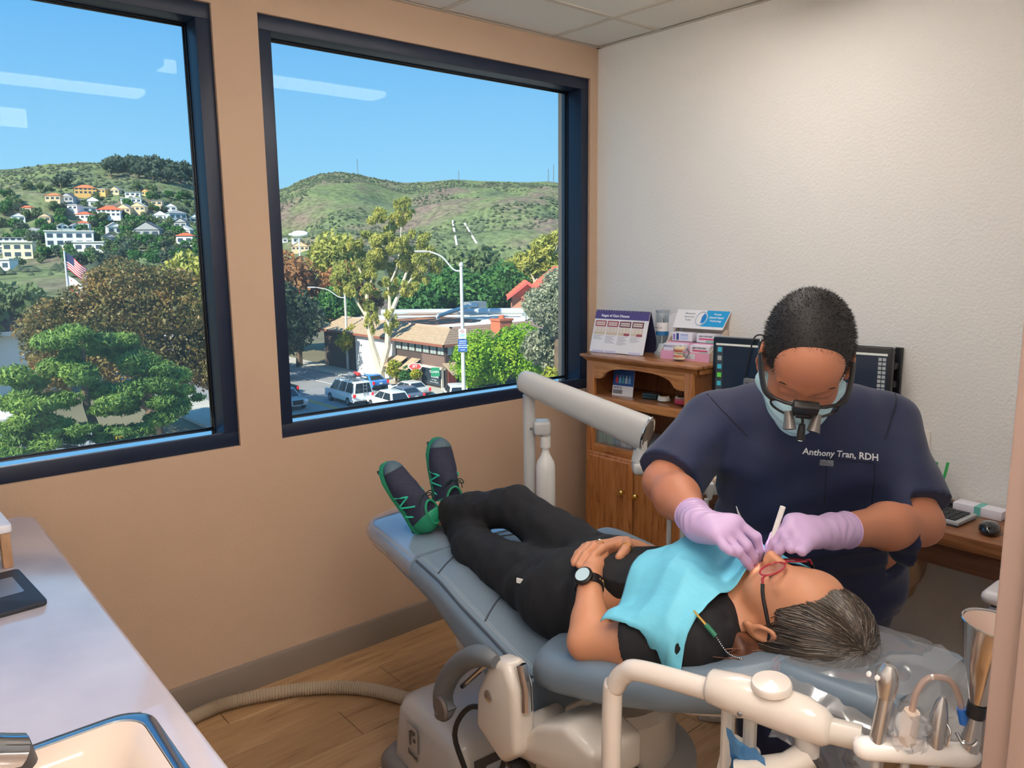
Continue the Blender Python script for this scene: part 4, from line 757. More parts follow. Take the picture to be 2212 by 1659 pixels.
# ---------------------------------------------------------------- red tiled houses right of the shop
M_tile = mat('roof_tile_red', (214, 112, 84), 0.9, var=0.12, vs=2); M_yw = mat('house_stucco_yellow', (246, 218, 128), 0.9); M_rw = mat('house_timber_red', (198, 96, 90), 0.8)
def gable_house(label, c, hw, rise, eave, depth, mw, ang):
    t = thing('gabled_house', label, 'house', (c[0], c[1], GZ), ang)
    e = eave - GZ
    obj('wall', MB().rings([[(-hw, y, 0), (hw, y, 0), (hw, y, e), (0, y, e + rise), (-hw, y, e)] for y in (0, depth)]), mw, t, smooth=0)
    for s in (-1, 1):
        for k in range(6):   # rows of roof tiles
            a0, a1 = k / 6, (k + 1) / 6 + 0.02; f = lambda a, o: (s * (hw + 0.7) * (1 - a), e - 0.5 + (rise + 0.65) * a + o)
            p0, p1 = f(a0, 0.18), f(a1, 0.06)
            obj('tile_row', MB().rings([[(p0[0], y, p0[1]), (p1[0], y, p1[1]), (p1[0], y, p1[1] - 0.14), (p0[0], y, p0[1] - 0.16)] for y in (-0.9, depth)]), M_tile, t, smooth=0)
    for s in (-1, 1): obj('barge_board', MB().rings([[(s * (hw + 0.75), y, e - 0.5), (0, y, e + rise + 0.2), (0, y, e + rise - 0.2), (s * (hw + 0.75), y, e - 0.9)] for y in (-1.0, -0.9)]), M_rw, t, smooth=0)
    obj('window', MB().bx(-0.7, 0.7, -0.06, 0.05, e - 1.8, e - 0.3), M_fwin, t, smooth=0)
    return t
gable_house('yellow stucco house with steep red tiled gable at the right of the window', (69.0, 71.6), 4.4, 3.4, -3.4, 9, M_yw, math.radians(-38))
gable_house('small house with low red tiled gable left of the yellow one', (66.7, 75.6), 2.0, 1.4, -3.2, 6, mat('house_stucco_pink', (196, 140, 116), 0.9), math.radians(-38))

# ---------------------------------------------------------------- lower left: roofs, lettered fence, yellow bin
t = thing('brown_roof_house', 'house with dark brown hipped roof at the left edge of the left window', 'house', (10.2, 84.0, GZ)); obj('wall', MB().bx(-7, 3.2, 0, 7, 0, 6.4), M_whw, t, smooth=0); obj('roof', MB().add([(-8, -0.8, 6.2), (4.0, -0.8, 6.2), (4, 8, 6.2), (-8, 8, 6.2), (-5, 3.5, 8.6), (1.2, 3.5, 8.6)], [(0, 1, 5, 4), (1, 2, 5), (2, 3, 4, 5), (3, 0, 4), (3, 2, 1, 0)]), mat('roof_shingle_plum', (104, 78, 74), 0.95, var=0.12, vs=2), t, smooth=0); obj('fascia', MB().bx(-8, 4, -0.85, -0.75, 5.8, 6.2), M_whw, t, smooth=0)
t = thing('white_shed', 'white flat-roofed building behind the pine at the lower left', 'building', (4.6, 60.0, GZ)); obj('wall', MB().bx(-6, 1.2, 0, 5, 0, 1.8), M_whw, t, smooth=0); obj('roof', MB().bx(-6.3, 1.4, -0.4, 5.2, 1.8, 2.0), M_whw, t, smooth=0); obj('window', MB().bx(-3, -1, -0.06, 0.04, 0.6, 1.5), M_sglass, t, smooth=0)
t = thing('board_fence', 'white vertical board fence with dark lettering at the lower left of the window', 'fence', (5.0, 52.8, GZ)); M_fen = mat('fence_board_white', (218, 220, 224), 0.8)
for k in range(22): obj('board', MB().bx(-0.6 + k * 0.225, -0.6 + k * 0.225 + 0.21, 0 + 0.02 * (k % 2), 0.05 + 0.02 * (k % 2), 0, 1.72), M_fen, t, smooth=0)
obj('rail', MB().bx(-0.6, 4.35, 0.06, 0.14, 0.3, 0.42).bx(-0.6, 4.35, 0.06, 0.14, 1.3, 1.42), M_fen, t, smooth=0)
M_ink = mat('sign_ink', (70, 72, 80), 0.8)
text('lettering', 'ORANGE CO', 0.62, M_ink, t, frame((1.2, -0.02, 1.15), (1, 0, 0), (0, 0, 1)), bold=0.01); text('lettering', 'LAGUNA BEACH BL', 0.40, M_ink, t, frame((2.6, -0.02, 0.62), (1, 0, 0), (0, 0, 1)), bold=0.008)
t = thing('yellow_bin', 'yellow box standing under the pine branches', 'bin', (10.6, 54.0, GZ)); obj('body', MB().bx(-0.55, 0.55, -0.4, 0.4, 0, 1.25), mat('bin_yellow', (240, 184, 40), 0.6), t, bevel=0.05); obj('lid', MB().bx(-0.6, 0.6, -0.45, 0.45, 1.25, 1.38), mat('bin_lid', (228, 170, 34), 0.6), t, bevel=0.03)

# ---------------------------------------------------------------- vehicles
M_tyre = mat('tyre_rubber', (34, 34, 36), 0.85); M_rim = mat('wheel_rim', (176, 178, 182), 0.3, metal=0.8); M_cgl = mat('car_glass', (40, 50, 58), 0.08); M_tail = mat('tail_lamp_red', (222, 34, 44), 0.3, emit=(255, 40, 40), es=0.6); M_headl = mat('head_lamp', (236, 238, 240), 0.15); M_blk = mat('car_trim_black', (26, 28, 30), 0.5)
def vehicle(name, label, loc, rz, paint, L, Wd, body, roof, z0=0.32, zb=0.95, wheel=0.34, wx=None, cat='car'):
    """body: side profile [(x, z)] of the lower body; roof: greenhouse profile [(x, z)]; x forward"""
    t = thing(name, label, cat, loc, rz)
    def loft(prof, ins, hw, zref, ztop):
        R = []
        for s in (-1, -0.94, 0.94, 1):
            R.append([(x * (0.985 if abs(s) == 1 else 1), s * (hw - ins * max(0, min(1, (z - zref) / max(ztop - zref, 0.01)))), z if abs(s) < 1 else z * 0.985 + 0.01) for x, z in prof])
        return MB().rings(R)
    hw = Wd / 2; zt = max(z for _, z in roof)
    obj('body', loft(body, 0.06, hw, 0.5, zb), paint, t, smooth=40, bevel=0.02)
    obj('cabin', loft(roof, 0.22, hw - 0.04, zb - 0.05, zt), paint, t, smooth=40, bevel=0.02)
    # side, rear and front glass set just proud of the cabin
    (x0, za), (x1, zc), (x2, zd), (x3, ze) = roof[0], roof[1], roof[-2], roof[-1]
    def yy(z): return hw - 0.04 - 0.22 * max(0, min(1, (z - zb + 0.05) / (zt - zb + 0.05)))
    lo, hi = zb + 0.04, zt - 0.1
    def xa(z, a, b): return a[0] + (b[0] - a[0]) * (z - a[1]) / (b[1] - a[1])
    nwin = 3 if L > 5 else 2
    for s in (-1, 1):
        xl0, xl1 = xa(lo, roof[0], roof[1]) + 0.12, xa(lo, roof[-1], roof[-2]) - 0.12; xh0, xh1 = xa(hi, roof[0], roof[1]) + 0.1, xa(hi, roof[-1], roof[-2]) - 0.1
        for k in range(nwin):
            f0, f1 = k / nwin + 0.02, (k + 1) / nwin - 0.02
            q = [(xl0 + (xl1 - xl0) * f0, lo), (xl0 + (xl1 - xl0) * f1, lo), (xh0 + (xh1 - xh0) * f1, hi), (xh0 + (xh1 - xh0) * f0, hi)]
            obj('side_window', MB().rings([[(x, s * (yy(z) + o), z) for x, z in q] for o in (-0.02, 0.012)]), M_cgl, t, smooth=0)
    for (pa, pb, sg, nm) in ((roof[0], roof[1], -1, 'rear_window'), (roof[-1], roof[-2], 1, 'windscreen')):
        P = []
        for z in (lo, hi):
            x = xa(z, pa, pb)
            for s in (-1, 1): P.append((x + sg * 0.015, s * (yy(z) - 0.14), z))
        obj(nm, MB().rings([[(x + d, y, z) for x, y, z in (P[0], P[1], P[3], P[2])] for d in (-0.02 * sg, 0.01 * sg)]), M_cgl, t, smooth=0)
    for xw in (wx or (-L * 0.3, L * 0.31)):
        for s in (-1, 1):
            w_ = obj('wheel', MB().lathe([(wheel * 0.55, -0.11), (wheel, -0.1), (wheel, 0.1), (wheel * 0.55, 0.11)], (xw, s * (hw - 0.1), wheel), 18, (0, 1, 0)), M_tyre, t)
            obj('rim', MB().lathe([(0.0, -0.01), (wheel * 0.58, -0.01), (wheel * 0.58, 0.01), (0.0, 0.02)], (xw, s * (hw + 0.012), wheel), 14, (0, s, 0)), M_rim, w_)
    xr, xf = min(x for x, _ in body), max(x for x, _ in body)
    for s in (-1, 1):
        obj('tail_lamp', MB().bx(xr - 0.02, xr + 0.12, s * (hw - 0.14) - 0.11, s * (hw - 0.14) + 0.11, zb - 0.32, zb - 0.02), M_tail, t, bevel=0.02)
        obj('head_lamp', MB().bx(xf - 0.12, xf + 0.02, s * (hw - 0.2) - 0.16, s * (hw - 0.2) + 0.16, zb - 0.3, zb - 0.1), M_headl, t, bevel=0.03)
    obj('number_plate', MB().bx(xr - 0.03, xr, -0.16, 0.16, 0.62, 0.78), M_signw, t, smooth=0); obj('bumper', MB().bx(xr - 0.05, xr + 0.1, -hw + 0.05, hw - 0.05, 0.36, 0.52), M_blk, t, bevel=0.03)
    obj('front_grille', MB().bx(xf - 0.08, xf + 0.015, -hw * 0.5, hw * 0.5, 0.5, zb - 0.1), M_blk, t, bevel=0.02)
    return t
def P_(n, c, m=0.35): return mat('car_paint_' + n, c, 0.25, coat=0.6)
HD = PI / 2
van_b = [(-2.8, 0.4), (-2.8, 1.15), (1.9, 1.15), (2.6, 1.0), (2.8, 0.8), (2.8, 0.4)]; van_r = [(-2.78, 1.1), (-2.66, 2.12), (1.0, 2.12), (1.9, 1.1)]
v = vehicle('passenger_van', 'white passenger van with a loaded roof rack driving away', (30.3, 58.6, GZ), HD - 0.03, P_('white', (244, 244, 242)), 5.6, 2.0, van_b, van_r, zb=1.15, wheel=0.38, cat='van')
obj('rear_ladder', MB().tube([(-2.86, -0.32, 0.9), (-2.78, -0.32, 2.0)], 0.03, 6).tube([(-2.86, 0.0, 0.9), (-2.78, 0.0, 2.0)], 0.03, 6).tube([(-2.83, -0.32, 1.2), (-2.83, 0, 1.2)], 0.025, 6).tube([(-2.81, -0.32, 1.5), (-2.81, 0, 1.5)], 0.025, 6).tube([(-2.79, -0.32, 1.8), (-2.79, 0, 1.8)], 0.025, 6), M_rim, v)
rk = MB()
for x in (-2.2, -1.0, 0.2): rk.tube([(x, -0.75, 2.1), (x, -0.75, 2.35), (x, 0.75, 2.35), (x, 0.75, 2.1)], 0.03, 6)
for s in (-0.75, 0.75): rk.tube([(-2.4, s, 2.5), (0.4, s, 2.5)], 0.03, 6)
obj('roof_rack', rk, M_rim, v)
for i, (dy, zc, c, lab) in enumerate(((-0.45, 2.46, (236, 234, 228), 'white surfboard lying on the van roof, left side'), (0.1, 2.46, (196, 204, 208), 'grey surfboard lying on the van roof, in the middle'), (0.5, 2.46, (84, 86, 92), 'dark surfboard lying on the van roof, right side'))):
    o = obj('surfboard', MB().rings([[(x, w_ * math.cos(a), 0.05 * math.sin(a)) for a in np.linspace(0, 2 * PI, 9)[:-1]] for x, w_ in ((-1.25, 0.05), (-0.9, 0.2), (0, 0.27), (0.7, 0.22), (1.2, 0.04))]), mat('board_%d' % i, c, 0.3), None); tag(o, lab, 'surfboard', 'boards on the van roof')
    o.location = (30.3 - dy, 57.4 + 0.1 * i, GZ + zc - 0.03); o.rotation_euler[2] = HD
for i, (dy, dx, c, lab) in enumerate(((-0.45, -0.6, (240, 240, 244), 'white bundle on the van roof rack'), (0.0, -0.4, (210, 60, 50), 'red and blue bag on the van roof rack'), (0.5, -0.5, (120, 124, 130), 'grey folded gear on the van roof rack'))):
    o = obj('roof_bundle', MB().rings([[(x, w_ * math.cos(a) * 0.9, 0.2 + h_ * math.sin(a)) for a in np.linspace(0, 2 * PI, 9)[:-1]] for x, w_, h_ in ((-0.5, 0.1, 0.08), (-0.35, 0.25, 0.18), (0.2, 0.27, 0.2), (0.5, 0.12, 0.1))]), mat('bundle_%d' % i, c, 0.8), None); tag(o, lab, 'bundle', 'bundles on the van roof'); o.location = (30.3 - dy, 57.1, GZ + 2.5); o.rotation_euler[2] = HD
suv_b = [(-2.3, 0.4), (-2.34, 0.98), (0.9, 1.0), (2.1, 0.92), (2.32, 0.7), (2.3, 0.4)]; suv_r = [(-2.26, 0.95), (-1.8, 1.62), (0.1, 1.66), (1.1, 0.95)]
sed_b = [(-2.25, 0.35), (-2.3, 0.9), (-1.6, 0.98), (0.9, 0.92), (2.0, 0.8), (2.25, 0.6), (2.25, 0.35)]; sed_r = [(-1.75, 0.92), (-1.05, 1.4), (0.2, 1.42), (1.1, 0.9)]
vehicle('estate_car', 'white crossover with tall red tail lamps at the window sill', (31.3, 53.6, GZ), HD - 0.06, P_('pearl', (236, 240, 236)), 4.6, 1.9, suv_b, suv_r, zb=0.98)
vehicle('estate_car', 'silver car facing the viewer at the left frame of the right window', (25.2, 60.3, GZ), -HD, P_('silver', (190, 188, 184)), 4.6, 1.9, suv_b, suv_r, zb=0.98)
vehicle('pickup_truck', 'dark green pickup in the shade of the street trees', (27.2, 66.6, GZ), HD, P_('green', (36, 58, 58)), 5.2, 1.95, [(-2.6, 0.45), (-2.6, 1.1), (1.5, 1.1), (2.4, 1.02), (2.6, 0.8), (2.6, 0.45)], [(-0.6, 1.05), (-0.45, 1.75), (0.7, 1.75), (1.5, 1.05)], zb=1.08, wheel=0.4, cat='truck')
vehicle('saloon_car', 'bright blue car parked beyond the white van', (35.6, 64.2, GZ), HD, P_('blue', (62, 140, 214)), 4.5, 1.85, sed_b, sed_r, zb=0.95)
vehicle('saloon_car', 'dark blue car in the deep shade at the left of the street', (25.0, 72.0, GZ), HD, P_('navy', (40, 62, 110)), 4.5, 1.85, sed_b, sed_r, zb=0.95)
vehicle('saloon_car', 'grey-blue car with lit tail lamps right of the white crossover', (34.0, 55.6, GZ), HD, P_('slate', (96, 108, 128)), 4.5, 1.85, sed_b, sed_r, zb=0.95)
vehicle('saloon_car', 'pale silver car parked at the kerb below the shop window', (36.0, 57.6, GZ), HD, P_('palesilver', (214, 214, 206)), 4.5, 1.85, sed_b, sed_r, zb=0.95)
vehicle('estate_car', 'white car with black window frames at the foot of the tall street lamp', (37.4, 52.2, GZ), HD - 0.5, P_('white2', (242, 242, 240)), 4.6, 1.9, suv_b, suv_r, zb=0.98)
vehicle('estate_car', 'teal-grey car parked behind the eucalyptus trunks', (42.4, 78.8, GZ), HD + 0.5, P_('teal', (120, 150, 148)), 4.6, 1.9, suv_b, suv_r, zb=0.98)

# ================================================================== FURNITURE ALONG THE RIGHT WALL
def wood(name, c1, c2, c3, sc=(3, 3, 26), rough=0.38, horiz=False):
    m = bpy.data.materials.new(name); m.use_nodes = True; t = m.node_tree; b = t.nodes['Principled BSDF']; b.inputs['Roughness'].default_value = rough
    tx = t.nodes.new('ShaderNodeTexCoord'); mp = t.nodes.new('ShaderNodeMapping'); mp.inputs['Scale'].default_value = sc; t.links.new(tx.outputs['Object'], mp.inputs[0])
    n = t.nodes.new('ShaderNodeTexNoise'); n.inputs['Scale'].default_value = 1.6; n.inputs['Detail'].default_value = 7; n.inputs['Roughness'].default_value = 0.62; n.inputs['Distortion'].default_value = 1.6
    t.links.new(mp.outputs[0], n.inputs[0]); r = t.nodes.new('ShaderNodeValToRGB'); t.links.new(n.outputs[0], r.inputs[0]); E = r.color_ramp.elements
    E[0].position = 0.3; E[0].color = (*lin(c1), 1); E[1].position = 0.68; E[1].color = (*lin(c3), 1); q = E.new(0.48); q.color = (*lin(c2), 1)
    t.links.new(r.outputs[0], b.inputs['Base Color']); return m
M_oakv = wood('oak_stained_vertical', (128, 74, 34), (176, 112, 60), (196, 136, 80), (22, 22, 2.2))
M_oakh = wood('oak_stained_rail', (136, 82, 40), (184, 122, 68), (204, 148, 92), (22, 2.2, 22))
M_oakx = wood('oak_side_panel', (116, 70, 40), (152, 98, 60), (168, 114, 74), (10, 22, 2.2))
M_oaktop = wood('oak_top', (128, 78, 44), (168, 112, 72), (184, 132, 92), (18, 2, 18), rough=0.22)
M_dark = mat('cabinet_inside_dark', (84, 62, 48), 0.7)
cab = thing('oak_cabinet', 'oak hutch with two open shelves above two doors beside the window', 'cabinet', (0, 0, 0))
X0, Y0, Y1, ZT = -0.29, -0.214, -0.806, 1.142
obj('side_panel', MB().bx(X0 + 0.018, -0.002, Y1, Y1 + 0.018, 0, ZT - 0.03), M_oakx, cab); obj('side_panel', MB().bx(X0 + 0.018, -0.002, Y0 - 0.018, Y0, 0, ZT - 0.03), M_oakx, cab)
obj('back_panel', MB().bx(-0.012, -0.002, Y1 + 0.018, Y0 - 0.018, 0.06, ZT - 0.03), M_oakx, cab)
obj('stile', MB().bx(X0, X0 + 0.018, Y0 - 0.047, Y0, 0, ZT - 0.03), M_oakv, cab, bevel=0.002); obj('stile', MB().bx(X0, X0 + 0.018, Y1, Y1 + 0.042, 0, ZT - 0.03), M_oakv, cab, bevel=0.002)
yl, yr = Y0 - 0.047, Y1 + 0.042   # arched top rail
pr_ = [(yl, ZT - 0.03), (yr, ZT - 0.03), (yr, 1.035), (yr + 0.035, 1.035), (yr + 0.05, 1.042), (yr + 0.07, 1.066), (yr + 0.10, 1.080), (yr + 0.16, 1.090), ((yl + yr) / 2, 1.093), (yl - 0.16, 1.090), (yl - 0.10, 1.080), (yl - 0.07, 1.066), (yl - 0.05, 1.042), (yl - 0.035, 1.035), (yl, 1.035)]
obj('arched_rail', MB().prism(pr_, X0, X0 + 0.018, lambda u, v, w: (w, u, v)), M_oakh, cab, smooth=20)
obj('crown_moulding', MB().rings([[(X0 + 0.02 - d, y + s * d, z) for d, z in ((0.0, ZT - 0.045), (0.006, ZT - 0.04), (0.012, ZT - 0.03), (0.022, ZT - 0.02), (0.026, ZT - 0.012))] + [(X0 + 0.03, y, ZT - 0.012), (X0 + 0.03, y, ZT - 0.045)] for y, s in ((Y0, 1), (Y1, -1))]), M_oakh, cab, smooth=40)
obj('side_moulding', MB().bx(X0 + 0.02, -0.002, Y1 - 0.022, Y1, ZT - 0.04, ZT - 0.012), M_oakh, cab, bevel=0.008, seg=3)
obj('top_board', MB().bx(X0 - 0.016, -0.001, Y1 - 0.03, Y0 + 0.03, ZT - 0.014, ZT), M_oaktop, cab, bevel=0.004)
obj('shelf', MB().bx(X0 + 0.02, -0.012, Y1 + 0.018, Y0 - 0.018, 0.937, 0.955), M_oaktop, cab); obj('shelf_lip', MB().bx(X0 - 0.004, X0 + 0.018, yr, yl, 0.916, 0.957), M_oakh, cab, bevel=0.008, seg=3)
obj('deck_board', MB().bx(X0 + 0.02, -0.012, Y1 + 0.018, Y0 - 0.018, 0.708, 0.726), M_oaktop, cab); obj('deck_rail', MB().bx(X0, X0 + 0.018, yr, yl, 0.688, 0.73), M_oakh, cab, bevel=0.003)
obj('plinth', MB().bx(X0 + 0.02, X0 + 0.035, Y1, Y0, 0, 0.09), M_oakx, cab)
ym = (Y0 + Y1) / 2
M_brass = mat('brass_knob', (206, 170, 96), 0.2, metal=1.0)
for (a, b, ky) in ((ym + 0.003, Y0 - 0.02, ym + 0.045), (Y1 + 0.02, ym - 0.003, ym - 0.035)):
    d = obj('door', MB().rings([[(x, y, z) for y, z in ((a + e, 0.1 + e), (b - e, 0.1 + e), (b - e, 0.694 - e), (a + e, 0.694 - e))] for x, e in ((X0 - 0.001, 0), (X0 - 0.008, 0.0), (X0 - 0.012, 0.004), (X0 - 0.014, 0.012), (X0 - 0.019, 0.018))]), M_oakv, cab, smooth=20)
    obj('knob', MB().lathe([(0.006, 0), (0.005, 0.012), (0.013, 0.018), (0.016, 0.026), (0.012, 0.033), (0, 0.036)], (X0 - 0.019, ky, 0.545), 16, (-1, 0, 0)), M_brass, d)
for z in (0.2, 0.62): obj('hinge', MB().bx(X0 - 0.006, X0 + 0.002, Y0 - 0.019, Y0 - 0.011, z - 0.025, z + 0.025), M_brass, cab)

WX_ = Vector((0, -1, 0)); UPZ = Vector((0, 0, 1))   # reading direction on things that face the room
M_paper = mat('paper_white', (236, 234, 236), 0.7); M_purple = mat('print_purple', (84, 74, 134), 0.6); M_ink2 = mat('print_grey', (150, 150, 160), 0.7); M_inkw = mat('print_white', (246, 246, 250), 0.6); M_inkd = mat('print_dark', (60, 62, 78), 0.7)
M_gum, M_gum2, M_tooth = mat('print_gum', (170, 84, 92), 0.6), mat('print_gum_dark', (116, 56, 66), 0.6), mat('print_tooth', (226, 216, 204), 0.6)
# flip chart, leaning back
cal = thing('flip_chart', 'spiral-bound flip chart with purple header standing on the cabinet', 'flip chart', (-0.205, -0.315, ZT), math.radians(8))
tl = math.radians(17); fx, fz = math.sin(tl), math.cos(tl)
def cp(u, v, o=0.0): return Vector((fx * v - fz * o, -u, fz * v + fx * o))   # u right, v up along the leaning sheet, o outwards
def cbox(u0, u1, v0, v1, o0, o1): return MB().rings([[cp(u, v, o) for u, v in ((u0, v0), (u1, v0), (u1, v1), (u0, v1))] for o in (o0, o1)])
def cmat(u, v, o): return frame(cp(u, v, o), (0, -1, 0), (fx, 0, fz))
obj('easel_back', MB().rings([[(fx * 0.2, y, fz * 0.2), (0.13, y, 0.0), (0.134, y, 0.0), (fx * 0.2 + 0.004, y, fz * 0.2)] for y in (-0.145, 0.145)]), mat('board_navy', (44, 46, 80), 0.6), cal, smooth=0)
obj('page', cbox(-0.145, 0.145, 0.002, 0.2, 0, 0.004), M_paper, cal, smooth=0); obj('header_band', cbox(-0.145, 0.145, 0.158, 0.2, 0.004, 0.0046), M_purple, cal, smooth=0)
for k in range(20): obj('wire_loop', MB().tube([cp(-0.135 + k * 0.0142, 0.2 + 0.006 * math.sin(a) - 0.004, 0.002 + 0.007 * math.cos(a)) for a in np.linspace(0, 2 * PI, 9)[:-1]], 0.0011, 5, close=True), mat('spiral_wire', (200, 200, 210), 0.3, metal=0.7), cal)
text('lettering', 'Stages of Gum Disease', 0.0165, M_inkw, cal, cmat(-0.035, 0.174, 0.005), ext=0.0002, bold=0.0004)
for k in range(4):
    u = -0.137 + k * 0.067
    ph = obj('photo', cbox(u, u + 0.06, 0.122, 0.150, 0.004, 0.0046), (M_gum, M_gum, M_gum2, M_gum2)[k], cal, smooth=0)
    mbt = MB(); mb2 = MB(); mb3 = MB()
    for q in range(6):
        for r_ in (0, 1):
            c = cbox(u + 0.006 + q * 0.0082, u + 0.0125 + q * 0.0082, 0.1275 + r_ * 0.0095, 0.135 + r_ * 0.0095, 0.0046, 0.0049); mbt.add(c.v, c.f)
    obj('teeth_print', mbt, M_tooth, ph, smooth=0)
    d2 = obj('diagram', cbox(u, u + 0.06, 0.084, 0.119, 0.004, 0.0046), mat('print_root', (214, 196, 172), 0.6), cal, smooth=0)
    for q in range(3): c = cbox(u + 0.003 + q * 0.019, u + 0.018 + q * 0.019, 0.096, 0.117, 0.0046, 0.0049); mb2.add(c.v, c.f)
    obj('tooth_print', mb2, M_tooth, d2, smooth=0)
    if k > 1: obj('gum_print', cbox(u + 0.03, u + 0.06, 0.084, 0.095, 0.0046, 0.0049), M_gum, d2, smooth=0)
    for q in range((4, 7, 8, 5)[k]): c = cbox(u, u + 0.052 - 0.008 * ((q * 5) % 3), 0.0775 - q * 0.0052, 0.079 - q * 0.0052, 0.004, 0.0044); mb3.add(c.v, c.f)
    obj('text_block', mb3, M_ink2, cal, smooth=0)
for u0, u1 in ((-0.13, -0.065), (-0.06, 0.0), (0.07, 0.13)): obj('index_tab', cbox(u0, u1, 0.0, 0.011, 0.004, 0.0048), mat('tab_lilac', (206, 202, 224), 0.6), cal, smooth=0)
# clear tube with a toothbrush handle
tb = thing('display_tube', 'clear plastic tube with a blue-banded label holding a silver brush handle', 'display tube', (-0.075, -0.475, ZT))
M_acr = clear_mat('acrylic_clear', (240, 246, 248), 0.10, 0.02, 0.10, (210, 222, 230)); M_grcap = mat('cap_grey', (168, 176, 184), 0.4)
obj('tube_wall', MB().rings([[(0.028 * math.cos(a), 0.028 * math.sin(a), z) for a in np.linspace(0, 2 * PI, 25)[:-1]] for z in (0.012, 0.19)], cap=False), M_acr, tb); obj('foot', MB().lathe([(0.034, 0), (0.034, 0.008), (0.029, 0.014), (0, 0.014)], (0, 0, 0), 24), M_grcap, tb); obj('lid', MB().lathe([(0.03, 0), (0.031, 0.004), (0.031, 0.012), (0, 0.013)], (0, 0, 0.188), 24), M_grcap, tb)
def band(z0, z1, r, m, nm, a0=PI * 0.55, a1=PI * 1.6): obj(nm, MB().rings([[(r * math.cos(a), r * math.sin(a), z) for a in np.linspace(a0, a1, 15)] + [((r - 0.001) * math.cos(a), (r - 0.001) * math.sin(a), z) for a in np.linspace(a1, a0, 15)] for z in (z0, z1)]), m, tb)
band(0.1, 0.145, 0.0288, M_paper, 'label'); band(0.088, 0.106, 0.0291, mat('label_blue', (40, 116, 176), 0.5), 'label_band')
obj('brush_handle', MB().tube([(0, 0, 0.05), (0, 0, 0.16)], [0.011, 0.007], 12), mat('handle_silver', (170, 176, 184), 0.2, metal=0.8), tb); obj('inner_cone', MB().lathe([(0.026, 0.0), (0.012, 0.036), (0, 0.036)], (0, 0, 0.014), 18), mat('plastic_white', (236, 238, 240), 0.35), tb)
text('lettering', 'TRAVEL CARE', 0.0075, M_inkd, tb, frame((-0.0295, 0, 0.122), (0, -1, 0), (0, 0, 1)), ext=0.0001)
# white card with a grey swirl
cd_ = thing('swirl_card', 'white round-cornered card with a grey swirl behind the clear tube', 'card', (-0.045, -0.545, ZT), math.radians(20))
obj('card', MB().prism(rpoly(-0.055, 0.055, 0, 0.185, 0.028), 0, 0.01, lambda u, v, w: (w + v * 0.1, u, v)), mat('card_white', (226, 228, 236), 0.5), cd_, smooth=30)
obj('swirl', MB().tube(bez([(-0.001 + 0.1 * v, -u, v) for u, v in ((0.012, 0.135), (0.03, 0.15), (0.034, 0.132), (0.02, 0.12), (0.024, 0.09), (0.03, 0.07), (0.012, 0.05), (-0.02, 0.05))], 28), 0.0015, 5), mat('swirl_grey', (140, 148, 160), 0.5), cd_)
# toothpaste counter display
M_pink = mat('card_pink', (236, 170, 200), 0.6); M_beige = mat('card_beige', (222, 204, 190), 0.6); M_cyan = mat('card_cyan', (36, 160, 220), 0.5)
dp = thing('toothpaste_display', 'cardboard toothpaste counter display with a white and cyan header', 'display', (-0.105, -0.665, ZT), math.radians(6))
obj('tray_front', MB().bx(-0.066, -0.062, -0.118, 0.12, 0, 0.036), M_pink, dp); obj('tray_floor', MB().bx(-0.064, 0.09, -0.118, 0.12, 0, 0.003), M_pink, dp)
for y in (-0.118, 0.117): obj('tray_side', MB().prism([(-0.066, 0), (0.09, 0), (0.09, 0.125), (0.06, 0.125), (-0.066, 0.036)], y, y + 0.003, lambda u, v, w: (u, w, v)), M_beige, dp, smooth=0)
obj('divider_step', MB().bx(-0.005, 0.0, -0.115, 0.117, 0.0, 0.07), M_pink, dp); obj('back_card', MB().bx(0.086, 0.09, -0.118, 0.12, 0, 0.2), M_beige, dp)
hd = obj('header_card', MB().rings([[(0.03 + 0.055 * t_, y, 0.128 + 0.075 * t_) for t_, y in ((0, -0.12), (1, -0.128), (1, 0.128), (0, 0.12))], [(0.034 + 0.055 * t_, y, 0.126 + 0.075 * t_) for t_, y in ((0, -0.12), (1, -0.128), (1, 0.128), (0, 0.12))]]), M_paper, dp, smooth=0)
hn = Vector((-0.075, 0, 0.055)).normalized(); hup = Vector((0.055, 0, 0.075)).normalized()
def hp(u, v, o=0.001): return Vector((0.03, -u, 0.128)) + hup * v + hn * o
obj('cyan_panel', MB().rings([[hp(u, v, o) for u, v in ((0.012, 0.012), (0.118, 0.012), (0.126, 0.092), (0.02, 0.092))] for o in (0.0004, 0.001)]), M_cyan, dp, smooth=0)
obj('emblem_ring', MB().tube([hp(0.004 + 0.026 * math.cos(a), 0.05 + 0.034 * math.sin(a), 0.0015) for a in np.linspace(0, 2 * PI, 25)[:-1]], 0.0028, 6, close=True), mat('emblem_grey', (196, 206, 216), 0.4), dp)
obj('emblem_tooth', MB().rings([[hp(0.006 + u, 0.05 + v, o) for u, v in ((0.0, -0.026), (0.014, -0.012), (0.016, 0.012), (0.006, 0.028), (-0.002, 0.01))] for o in (0.001, 0.0016)]), mat('emblem_blue', (30, 130, 206), 0.4), dp, smooth=0)
for i, s in enumerate(('Maximum', 'Sensitivity', 'Relief')): text('lettering', s, 0.0125, mat('print_midgrey', (150, 152, 160), 0.6), dp, frame(hp(-0.058, 0.074 - 0.0165 * i, 0.0008), (0, -1, 0), hup), ext=0.0001, bold=0.0002)
for i, s in enumerate(('Proven', 'Enamel Repair', 'Technology')): text('lettering', s, 0.0118, M_inkw, dp, frame(hp(0.074, 0.074 - 0.0165 * i, 0.0014), (0, -1, 0), hup), ext=0.0001, bold=0.0003)
